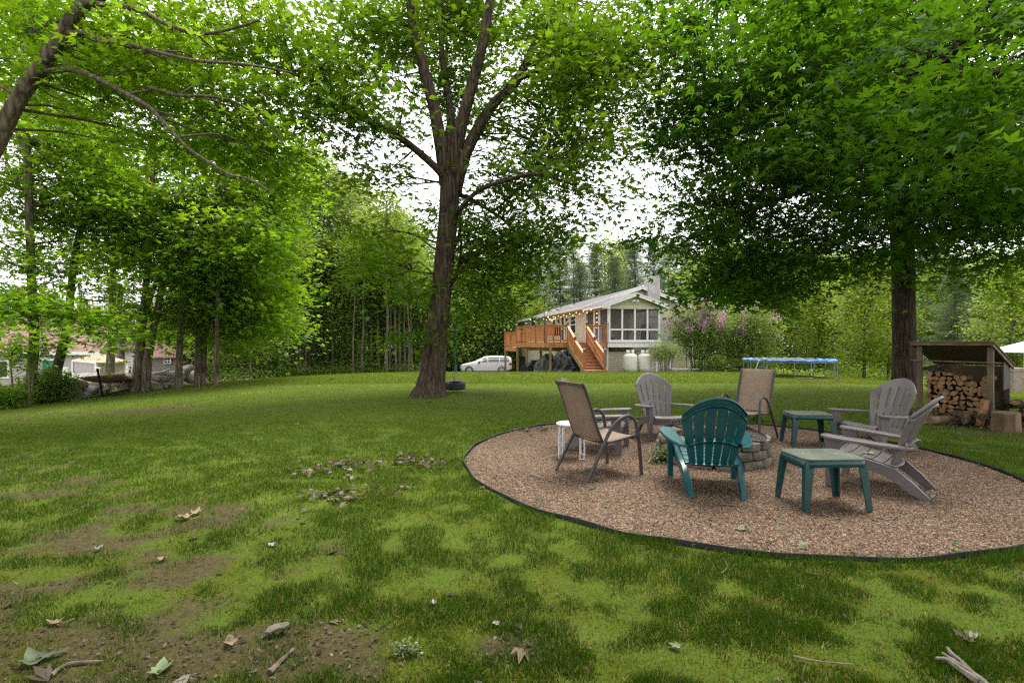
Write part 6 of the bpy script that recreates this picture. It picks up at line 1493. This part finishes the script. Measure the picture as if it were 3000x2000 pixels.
lean_E = [EL(60, 60, 11.5, 170, 120, 2.2), EL(330, 80, 11.3, 190, 130, 2.2), EL(600, 60, 11.3, 200, 110, 2.2), EL(820, 110, 12.3, 140, 120, 2.0), EL(120, 280, 12.3, 150, 110, 1.8, .8), EL(360, 230, 10.9, 170, 100, 1.8), EL(600, 240, 10.9, 190, 110, 1.8), EL(800, 300, 11.3, 130, 110, 1.6), EL(560, 390, 10.7, 170, 90, 1.6), EL(740, 450, 10.9, 150, 90, 1.5), EL(840, 520, 11.3, 70, 60, 1.0), EL(330, 400, 12.3, 150, 80, 1.6, .7)]
bl = at(-330, 1240, dl); hero("leaning_maple", "leaning grey barked maple crossing the upper corner, its long bare limbs arching over the lawn", Vector((bl.x, bl.y, float(Z(bl.x, bl.y)))), lean_limbs, lean_E, 4.4, 80, .50, .15, 'bright', 'grey_bark', 23, flat=.17)

# two and three stemmed maples along the wall
def px_tree(name, label, stems, ells, dens, nl, rc, size, lm, bark, seed, **kw):
    b = ground(*stems[0][0][0]); limbs = []
    for pix, r0, r1 in stems:
        g = ground(*pix[0]) if pix[0][1] > 1050 else None; d = g.y if g else b.y
        pts = [Vector((g.x, g.y, g.z - .15))] if g else [at(*pix[0], b.y)]
        pts += [at(px, py, d) for px, py in pix[1:]]; limbs.append((pts, r0, r1))
    return hero(name, label, b, limbs, ells, dens, nl, rc, size, lm, bark, seed, **kw)
dA = ground(90, 1183).y
px_tree("maple_tree", "big near maple with forked trunks and layered pale leaves, beside the broken stone wall",
        [([(88, 1186), (93, 1090), (100, 980), (94, 860), (86, 640), (78, 420), (70, 150), (66, -150)], .145, .08), ([(94, 1085), (110, 930), (128, 828), (166, 670), (204, 530), (258, 375), (330, 260)], .09, .04)],
        [EL(60, 520, dA, 150, 120, 2.6, .9), EL(190, 640, dA + 1, 170, 110, 2.6, .8), EL(60, 740, dA - 1, 130, 90, 2.0, .8), EL(110, 900, dA - 2, 150, 70, 1.6, .9), EL(-20, 880, dA - 2, 100, 100, 1.6), EL(20, 975, dA - 3, 130, 40, 1.2, .7), EL(190, 975, dA - 2.4, 110, 35, 1.1, .6), EL(60, 350, dA + 1, 180, 110, 3, .7), EL(250, 420, dA + 1, 170, 130, 3, .8), EL(120, 130, dA + 2, 230, 130, 2.5, .9), EL(430, 230, dA + 4, 180, 130, 2.5, .9)],
        4.2, 64, .50, .165, 'bright', 'grey_bark', 24)
px_tree("maple_tree", "dark slanting maple trunk rising out of the bush, next to the big near maple",
        [([(150, 1172), (165, 1090), (185, 1010), (200, 930), (222, 735), (266, 550), (300, 300)], .17, .07)],
        [EL(330, 600, dA + 1, 150, 120, 2.5), EL(260, 790, dA, 150, 90, 2.2, .7), EL(300, 930, dA - .5, 130, 60, 1.5, .9), EL(330, 985, dA - .5, 80, 30, 1.0, .6)], 4.4, 60, .48, .165, 'bright', 'maple_bark', 29)
dB = ground(402, 1146).y
px_tree("maple_tree", "twin trunked maple behind the hammock with yellow green foliage",
        [([(395, 1150), (405, 1080), (412, 1000), (420, 920), (430, 820), (442, 640), (450, 400)], .19, .07), ([(425, 1148), (432, 1060), (446, 980), (470, 860), (486, 760), (560, 650), (660, 580)], .17, .05), ([(430, 905), (480, 780), (570, 690), (690, 620)], .09, .03)],
        [EL(430, 660, dB, 160, 140, 1.9), EL(600, 560, dB, 170, 150, 2.1), EL(520, 800, dB - 1, 160, 100, 1.7), EL(700, 690, dB - 1, 150, 130, 1.9), EL(640, 860, dB, 130, 90, 1.5), EL(400, 915, dB - 1, 110, 55, 1.2, .8), EL(450, 990, dB - 1, 70, 30, 0.8, .7), EL(740, 520, dB, 120, 110, 1.6)],
        3.6, 52, .55, .20, 'bright', 'pale_bark', 25)
dC = ground(522, 1136).y
px_tree("maple_tree", "straight pale trunked maple standing against the stone wall, behind the twin trunked one",
        [([(522, 1140), (525, 1060), (530, 960), (535, 860), (530, 700), (540, 450)], .14, .06), ([(535, 900), (600, 760), (700, 700)], .09, .03)],
        [EL(560, 720, dC, 150, 130, 1.9), EL(720, 800, dC, 150, 140, 2.0), EL(800, 620, dC + 1, 110, 130, 1.9), EL(820, 480, dC + 1, 80, 90, 1.4), EL(600, 930, dC, 130, 60, 1.5), EL(770, 930, dC, 110, 70, 1.5), EL(640, 400, dC, 160, 110, 1.9)],
        3.0, 48, .6, .23, 'bright', 'pale_bark', 26)
for i, (px, py, r0, lab, ee) in enumerate((
        (577, 1130, .13, "slim maple at the end of the stone wall, leftmost of a close trio of trunks", [(640, 960, 110, 60), (700, 880, 110, 80)]),
        (589, 1128, .12, "slim maple at the end of the stone wall, middle of a close trio of trunks", [(770, 860, 90, 90)]),
        (597, 1125, .10, "slim maple at the end of the stone wall, rightmost of a close trio of trunks", [(740, 980, 90, 50), (830, 720, 60, 120)]),
        (632, 1130, .11, "lone slim tree beside the brown leaf heap at the lawn's edge", [(660, 1000, 80, 40), (820, 950, 70, 60)]))):
    g = ground(px, py); px_tree("maple_tree", lab, [([(px, py + 3), (px + 2, 1060), (px + 4, 960), (px + 10, 800), (px + 30, 600)], r0, .06)], [EL(a, b, g.y + i, c, e, 1.4) for a, b, c, e in ee], 3.6, 46, .6, .23, 'bright' if i < 2 else 'wood', 'pale_bark', 30 + i)
g = ground(324, 1143); px_tree("maple_tree", "grey trunk standing in the stone wall right behind the hammock", [([(322, 1146), (324, 1060), (328, 960), (332, 700), (330, 400)], .19, .08)], [EL(340, 700, 21, 130, 100, 1.6), EL(330, 500, 21, 150, 120, 1.9)], 4, 46, .5, .20, 'bright', 'pale_bark', 36)

# ------------------------------------------------------------------ free-standing kinds, copied through the wood
def local_tree(name, label, H, base_z, rad, ncl, nl, rc, size, lm, bark, seed, r0=.2, tmpl=KITE1, forks=0, top=1.0, flat=.5, group=None):
    t = thing(name, label, "tree", (0, 0, 0), group=group); r = np.random.RandomState(seed); rg = random.Random(seed); q = MB(); nodes = []
    wobx = r.randn(6) * .03 * H * .3
    pts = [Vector((wobx[0] * f, wobx[1] * f, H * f)) + Vector((r.randn() * .05, r.randn() * .05, 0)) for f in np.linspace(-.02, .94, 7)]
    limb(q, nodes, pts, r0, .03, n=8, per=3, rng=rg, pw=.8)
    for k in range(forks):
        f = .35 + .3 * r.rand(); a = r.rand() * 6.28; b = Vector((wobx[0] * f, wobx[1] * f, H * f)); e = b + Vector((math.cos(a) * rad * .55, math.sin(a) * rad * .55, H * (.3 + .15 * r.rand())))
        limb(q, nodes, [b, b.lerp(e, .5) + Vector((0, 0, .25)), e], r0 * .5, .02, n=6, per=3, rng=rg)
    z = base_z + (H - base_z) * r.rand(ncl) ** .9; f = (z - base_z) / (H - base_z)
    prof = np.clip(np.sin(np.pi * np.clip(f, 0, 1) ** .75 * .93 + .12), .08, 1) * top + (1 - top) * (1 - f)
    a = r.rand(ncl) * 6.2832; rr_ = rad * prof * np.sqrt(r.rand(ncl)) * (.85 + .3 * np.sin(a * 3 + seed) * .5)
    Cc = np.stack([rr_ * np.cos(a), rr_ * np.sin(a), z], 1)
    grow(q, [n_ for n_ in nodes if n_[0][2] > base_z * .6], Cc, r, rmax=.04, rmin=.008, nseg=3)
    q.build("trunk", M[bark], t, smooth=70)
    P, N, T, S_, ti = clusters_to_leaves(Cc, r, nl, rc, size, flat=flat)
    bulk("crown", P, N, T, S_, tmpl, ti, G[lm], t)
    return t
def conifer(name, label, H, base_z, rad, seed, lm='pine', nb=26, size=.34, group=None):
    t = thing(name, label, "tree", (0, 0, 0), group=group); r = np.random.RandomState(seed); q = MB(); Cs = []
    limb(q, [], [Vector((0, 0, -.2)), Vector((.1, 0, H * .5)), Vector((0, .1, H))], .22, .03, n=8, per=6, rng=random.Random(seed))
    for k in range(nb):
        f = k / (nb - 1); z = base_z + (H - base_z) * f
        for j in range(6):
            a = r.rand() * 6.28; L_ = rad * (1 - f) ** .7 * (.55 + .6 * r.rand()) + .3
            e = Vector((math.cos(a) * L_, math.sin(a) * L_, z + L_ * (.18 - .25 * (1 - f)))); b = Vector((0, 0, z - .1))
            q.tube([b, b.lerp(e, .55) + Vector((0, 0, .12)), e], [.035, .022, .008], 3, False)
            for s in np.linspace(.35, 1, max(3, int(L_ * 2.2))): Cs.append(np.array(b.lerp(e, s)) + r.randn(3) * [.16, .16, .06])
    q.build("trunk", M['wood_bark'], t, smooth=70)
    P, N, T, S_, ti = clusters_to_leaves(np.array(Cs), r, 34, .30, size, flat=.35, droop=.1, sig=.5, tilt=.1)
    bulk("crown", P, N, T, S_, NEEDLE, ti, G[lm], t, wid=None)
    return t
W = "trees of the wood beyond the lawn"; LW = "leafy tree in the dense wood between the stone wall and the big oak"; LO = "leafy tree in the dense wood between the big oak and the minivan"
kinds = {
    'A': local_tree("woodland_tree", LW, 15, 5.6, 4.0, 190, 40, .75, .30, 'wood', 'wood_bark', 41, .22, forks=3, group=W),
    'B': local_tree("woodland_tree", LW, 17, 6.5, 3.6, 230, 40, .75, .30, 'greygreen', 'pale_bark', 42, .2, forks=4, group=W),
    'C': local_tree("woodland_tree", LW, 12, 4.6, 3.4, 160, 40, .7, .28, 'wood', 'wood_bark', 43, .16, forks=2, group=W),
    'D': local_tree("woodland_tree", LW, 14, 7.0, 2.4, 90, 36, .7, .28, 'wood', 'pale_bark', 44, .17, group=W),
    'E': local_tree("understory_tree", LW, 6.0, .8, 2.2, 110, 40, .5, .22, 'wood', 'wood_bark', 45, .06, group=W),
    'F': local_tree("woodland_tree", LW, 13, 2.4, 3.8, 210, 40, .7, .28, 'lime', 'wood_bark', 46, .2, forks=3, group=W),
    'S': local_tree("woodland_tree", LW, 13, 8.5, 1.6, 46, 34, .6, .26, 'wood', 'wood_bark', 49, .12, group=W),
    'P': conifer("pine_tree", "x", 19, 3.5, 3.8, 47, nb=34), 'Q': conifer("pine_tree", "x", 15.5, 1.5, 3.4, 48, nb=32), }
used = set()
def plant(k, px, d, s=1.0, label=None, group=None, rz=None):
    o = kinds[k]; x = (px - 1500) / 1500 * d; r = random.Random(int(px * 7 + d)); loc = (x, d, float(Z(x, d)) - .05); rz = r.random() * 6.28 if rz is None else rz
    s3 = (s * r.uniform(.92, 1.1), s * r.uniform(.92, 1.1), s * r.uniform(.95, 1.06))
    if k in used: c = dup(o, loc, rz, label, s3)
    else:
        used.add(k); o.location = loc; o.rotation_euler = (0, 0, rz); o.scale = s3; c = o
        if label: o["label"] = label
    if group: c["group"] = group
    return c
rw = random.Random(77)
for px, d, k, s in [(660, 40, 'E', 1.0), (705, 41, 'C', .9), (760, 43, 'D', 1.0), (800, 42, 'E', 1.1), (835, 46, 'A', .9), (880, 44, 'D', 1.0), (940, 47, 'E', 1.2), (975, 45, 'C', .95), (1010, 48, 'D', 1.0), (1035, 46, 'E', 1.2), (1060, 50, 'A', .85), (1085, 47, 'D', .95), (1110, 47, 'D', .9), (1135, 49, 'C', .9), (1160, 46, 'D', .85), (1185, 50, 'E', 1.3), (1205, 48, 'D', .9), (1228, 50, 'C', .9),
                    (620, 50, 'A', 1.0), (700, 54, 'B', 1.1), (780, 56, 'A', 1.2), (860, 58, 'A', 1.25), (1040, 58, 'B', 1.3), (1100, 60, 'A', 1.2), (1160, 60, 'B', 1.2), (1220, 58, 'A', 1.15), (730, 48, 'D', 1.0), (1120, 56, 'D', 1.0), (990, 53, 'D', 1.05), (850, 50, 'D', 1.0), (600, 44, 'C', .8), (560, 48, 'A', .8)]:
    plant(k, px, d, s, LW, W)
for px, d, k, s in [(1262, 52, 'C', .85), (1300, 56, 'D', .9), (1330, 55, 'E', 1.4), (1365, 59, 'C', 1.0), (1400, 58, 'E', 1.6), (1440, 60, 'C', .95), (1475, 58, 'E', 1.7), (1510, 62, 'C', 1.0), (1290, 62, 'A', .8), (1345, 64, 'B', .8), (1410, 66, 'A', .85), (1470, 67, 'B', .85), (1530, 68, 'A', .9)]:
    plant(k, px, d, s, LO, "trees of the wood by the drive")
rt = random.Random(5)
for k_ in range(34):
    px = 640 + 610 * (k_ + .6 * rt.random()) / 34; plant('S', px, rt.uniform(41 if px > 760 else 39, 56), rt.uniform(.75, 1.15), LW, W)
plant('B', 905, 46, 1.28, "tall pale grey green tree with a forked trunk, standing above the wood beyond the lawn", None)
plant('B', 975, 49, 1.22, "slim grey green tree close beside the tall forked one", None)
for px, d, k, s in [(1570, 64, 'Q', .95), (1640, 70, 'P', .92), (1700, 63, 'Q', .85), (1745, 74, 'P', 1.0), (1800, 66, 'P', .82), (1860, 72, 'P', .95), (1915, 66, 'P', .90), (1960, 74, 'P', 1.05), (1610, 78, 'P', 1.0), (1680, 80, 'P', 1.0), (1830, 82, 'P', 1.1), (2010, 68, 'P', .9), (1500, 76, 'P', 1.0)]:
    plant(k, px, d, s, "haze coloured pine rising behind the house roof", "pines behind the house")
plant('F', 1785, 80, 1.50, "light green broad leaved tree rising above the pines behind the house", None)
plant('F', 1575, 56, .62, "small green tree close behind the far end of the house roof", None)
for px, d, k, s in [(2120, 46, 'A', .85), (2190, 42, 'C', .9), (2250, 44, 'D', .9), (2290, 40, 'C', .75), (2330, 45, 'D', .95), (2370, 42, 'D', .8), (2440, 46, 'A', .8), (2520, 48, 'A', .85), (2600, 50, 'B', .8), (2350, 54, 'A', .9), (2220, 56, 'A', .9)]:
    plant(k, px, d, s, "dark woodland tree behind the lilac and the trampoline", "woodland trees behind the trampoline")
plant('F', 2400, 36, .55, "light green spreading tree just behind the trampoline's far side", None)
plant('F', 2530, 32, .62, "crooked trunked light green tree beyond the end of the trampoline", None)
plant('F', 2600, 34, .58, "light green tree with a thick dark trunk, next to the big maple's trunk", None)
for px, d, k, s in [(2760, 40, 'A', .7), (2800, 34, 'Q', .55), (2870, 38, 'Q', .6), (2960, 42, 'A', .7), (3050, 40, 'C', .8), (3150, 42, 'A', .8), (2720, 46, 'P', .7), (2900, 50, 'A', .8), (3020, 52, 'B', .8)]:
    plant(k, px, d, s, "tree at the wood's edge above the woodshed roof", "trees behind the woodshed")
plant('F', 2960, 27, .55, "bright yellow green young tree above the parasol", None)
for px, d, k, s in [(40, 62, 'F', .85), (150, 66, 'A', .8), (250, 64, 'F', .8), (350, 66, 'B', .75), (440, 62, 'F', .75), (520, 60, 'A', .75), (-60, 60, 'C', .9), (590, 64, 'F', .8), (480, 54, 'E', 1.2)]:
    plant(k, px, d, s, "pale distant tree beyond the neighbour's roofs", "trees beyond the neighbour's roofs")

# a tree behind the photographer; its limbs reach out overhead and shade the near lawn
def wl(*p_): return [Vector(v) for v in p_]
oh_limbs = [(wl((-2.4, -4.2, -.2), (-2.3, -4.1, 2.5), (-2.0, -3.6, 5.5), (-1.2, -2.4, 8.0), (-.4, -1, 10)), .32, .12), (wl((-2.0, -3.6, 5.5), (-4.2, -2, 7), (-6.5, 0, 8)), .14, .05), (wl((-1.7, -3.2, 6.2), (1.4, -1.6, 7.2), (4.5, .2, 8.2), (7.0, 1.0, 8.8)), .15, .05), (wl((-1.2, -2.4, 8), (0, .6, 8.6), (.6, 2.6, 9)), .1, .04)]
oh_E = [(np.array(c), np.array(r_), 1.0) for c, r_ in (((-5.5, -.2, 8.0), (3.6, 3.2, 1.9)), ((-1.5, .6, 8.6), (3.4, 3.0, 1.9)), ((2.2, .6, 8.8), (3.4, 3.0, 1.9)), ((6.0, .6, 8.8), (3.4, 3.0, 1.9)), ((-3, -4, 8.5), (4, 3, 2.5)), ((3, -4, 8.5), (4.5, 3, 2.5)), ((9.0, 0.2, 8.6), (3, 3, 1.9)), ((-9, -.5, 8), (3, 2.6, 1.8)))]
hero("maple_tree", "broad maple standing behind the viewer, its limbs overhead", Vector((-2.4, -4.2, 0)), oh_limbs, oh_E, 4.2, 80, .60, .22, 'maple', 'maple_bark', 61, KITE1)
# ------------------------------------------------------------------ shrubs and undergrowth
def shrub(name, label, c, size, ncl, nl, rc, lsize, lm, seed, stems=14, flower=None, tmpl=KITE1, stem_m='twig', sr=.02, low=.12, cat="shrub", kind=None, lean=.5):
    t = thing(name, label, cat, c); r = np.random.RandomState(seed); q = MB(); nodes = []
    for k in range(stems):
        a = r.rand() * 6.28; f = .25 + .75 * r.rand(); b = Vector(c) + Vector((math.cos(a) * size[0] * .22 * r.rand(), math.sin(a) * size[1] * .2 * r.rand(), -.05))
        e = Vector(c) + Vector((math.cos(a) * size[0] * lean * f * .8, math.sin(a) * size[1] * lean * f * .8, size[2] * (.55 + .35 * r.rand())))
        limb(q, nodes, [b, b.lerp(e, .5) + Vector((0, 0, .12 * size[2])), e], sr, sr * .35, n=5, per=4, rng=random.Random(k))
    v = r.randn(ncl, 3); v /= np.linalg.norm(v, axis=1, keepdims=True); v *= r.rand(ncl, 1) ** .42
    Cc = np.stack([c[0] + v[:, 0] * size[0] / 2, c[1] + v[:, 1] * size[1] / 2, c[2] + size[2] * (low + (1 - low) * (.5 + .5 * v[:, 2]))], 1)
    grow(q, nodes, Cc, r, rmax=sr * .6, rmin=.004, nseg=3); q.build("stems", M[stem_m], t, smooth=70)
    P, N, T, S_, ti = clusters_to_leaves(Cc, r, nl, rc, lsize, flat=.7); bulk("leaves", P, N, T, S_, tmpl, ti, G[lm], t)
    if flower:
        sel = Cc[(v[:, 1] < .35) & (v[:, 2] > -.15) & (r.rand(ncl) < flower)]
        if len(sel):
            sel = sel + np.array([0, -.12, .10]); P, N, T, S_, ti = clusters_to_leaves(sel, r, 100, .13, .06, flat=1.3, droop=0, sig=1.0); bulk("blossom", P, N, T, S_, KITE1, ti, G['flower'], t)
    return t
def gat(px, d): x = (px - 1500) / 1500 * d; return (x, d, float(Z(x, d)))
shrub("lilac_bush", "tall lilac bush with pink blossom close beside the porch and chimney", gat(2045, 30.6), (3.6, 2.6, 4.5), 340, 34, .24, .13, 'lilac', 1, 26, .40, low=.18)
shrub("lilac_bush", "wide green lilac with few blossoms, next to the trampoline", gat(2185, 31.2), (4.0, 2.8, 4.5), 360, 36, .26, .14, 'lilac', 2, 28, .06, low=.05)
shrub("shrub", "small airy shrub with bare stems beside the propane tanks", gat(1945, 28.9), (1.9, 1.4, 1.75), 120, 26, .16, .075, 'lilac', 3, 12, low=.35)
shrub("shrub", "low leafy shrub at the foot of the lilacs, nearest the drain pipe", gat(2110, 29.8), (2.4, .9, .9), 70, 30, .2, .11, 'lilac', 4, 10, low=.05)
shrub("shrub", "low leafy shrub at the foot of the lilacs, nearest the trampoline", gat(2215, 29.6), (2.6, .9, 1.0), 80, 30, .2, .11, 'wood', 5, 10, low=.05)
shrub("vine_shrub", "dark leafy bush growing round the big near maple's trunks", gat(140, 16.2), (1.35, 1.0, 1.05), 90, 34, .17, .11, 'wood', 6, 10, low=.0, tmpl=KITE3)
shrub("vine_shrub", "low bright bush at the frame's edge, in front of the broken wall", gat(5, 14.6), (1.3, 1.0, .65), 70, 30, .15, .10, 'bright', 7, 8, low=.0, tmpl=KITE3)
shrub("sapling", "thin dark sapling bending beside the near maple's trunk", gat(73, 14.9), (1.6, 1.2, 2.3), 30, 22, .16, .12, 'bright', 8, 3, sr=.03, low=.45, cat="tree", tmpl=KITE3)
shrub("weed", "tuft of pale weeds growing against the side of the fire pit", (1.86, 6.25, .0), (.30, .22, .20), 40, 20, .04, .035, 'fresh', 9, 8, sr=.003, low=.0, cat="plant")
shrub("weed", "broad leafed maple seedling on the lawn between the tan chair and the far teal table", (4.38, 9.6, 0), (.5, .4, .35), 14, 9, .09, .13, 'herb', 10, 5, sr=.004, low=.3, cat="plant", tmpl=KITE3)
shrub("weed", "small clover clump on the near soil in front of the gravel", tuple(gp(1195, 1925, 0)), (.13, .09, .05), 30, 6, .012, .018, 'fresh', 11, 4, sr=.001, low=.3, cat="plant")

def band(name, pix, hgt, dens, size, lm, seed, thick=1.5, clump=.45, tmpl=KITE1):
    """a strip of ground cover following the given ground points; pix = (px, depth)"""
    r = np.random.RandomState(seed); Cs = []
    for (p0, d0_), (p1, d1_) in zip(pix, pix[1:]):
        a, b = Vector(gat(p0, d0_)), Vector(gat(p1, d1_)); k = int((b - a).length * dens)
        f = r.rand(k); x = a.x + (b.x - a.x) * f + r.randn(k) * .3; y = a.y + (b.y - a.y) * f + r.rand(k) * thick
        hm_ = np.clip(hgt * (.3 + 1.1 * fbm(x * .5, y * .5, seed)), .1, None); Cs.append(np.stack([x, y, Z(x, y) + hm_ * r.rand(k)], 1))
    P, N, T, S_, ti = clusters_to_leaves(np.concatenate(Cs), r, 26, clump, size, flat=.6)
    return tag(bulk(name, P, N, T, S_, tmpl, ti, G[lm], None), kind="stuff")
band("undergrowth", [(640, 37), (720, 39), (850, 41), (1000, 43), (1120, 45), (1240, 47)], 1.1, 22, .20, 'wood', 1, 2.5)
band("undergrowth", [(640, 36.6), (700, 38), (780, 39)], .7, 18, .20, 'fern', 2, 1.4)
band("undergrowth", [(820, 43), (960, 46), (1100, 49), (1240, 51), (1340, 56), (1540, 60)], .9, 12, .22, 'wood', 3, 4, .5)
band("undergrowth", [(2140, 33), (2300, 32.5), (2450, 31), (2700, 30), (2900, 30), (3100, 30)], .45, 20, .16, 'lime', 4, 1.6, .3)
band("undergrowth", [(2120, 36), (2300, 37), (2500, 37), (2700, 38), (2900, 38), (3200, 38)], 2.6, 18, .24, 'wood', 5, 5, .6)
band("undergrowth", [(-80, 17), (30, 17.5), (110, 18.5), (200, 21)], .55, 16, .14, 'bright', 6, 1.2, .25)
band("undergrowth", [(-60, 15.5), (40, 15.8), (120, 16)], .25, 16, .10, 'herb', 7, .8, .2)
# brown leaf heap at the edge of the lawn
r = np.random.RandomState(4); a, b = Vector(gat(622, 34.5)), Vector(gat(772, 38)); k = 3200; f = r.rand(k); x = a.x + (b.x - a.x) * f; y = a.y + (b.y - a.y) * f + r.randn(k) * .5
P = np.stack([x, y, Z(x, y) + .30 * r.rand(k) * np.exp(-((f - .5) * 2) ** 2)], 1)
tag(bulk("leaf_litter", P, r.randn(k, 3) * .5 + [0, 0, 1], r.randn(k, 3), .16 + .12 * r.rand(k), KITE1, .3 + .5 * r.rand(k), G['litter']), kind="stuff")

# the far wood that reads as one mass
def mass(name, pxs, d0_, d1_, top, seed, n=900, lm='wood', size=.5):
    r = np.random.RandomState(seed); px = pxs[0] + (pxs[1] - pxs[0]) * r.rand(n); d = d0_ + (d1_ - d0_) * r.rand(n); x = (px - 1500) / 1500 * d
    h = (CAMZ + (1000 - top) / 1500 * d) * (.72 + .5 * fbm(px / 70, d / 9, seed)); z0 = Z(x, d); Cc = np.stack([x, d, z0 + .5 + (h - z0) * r.rand(n) ** .85], 1)
    P, N, T, S_, ti = clusters_to_leaves(Cc, r, 44, 1.1, size, flat=.55)
    return tag(bulk(name, P, N, T, S_, KITE1, ti, G[lm], None), kind="stuff")
mass("far_wood", (560, 1560), 70, 84, 720, 1, 1500)
mass("far_wood", (1980, 3300), 58, 76, 760, 2, 1500)
mass("far_wood", (560, 1560), 72, 86, 925, 7, 900)
mass("far_wood", (1980, 3300), 60, 78, 930, 8, 1000)
mass("far_wood", (-400, 620), 74, 88, 930, 3, 600, 'greygreen')
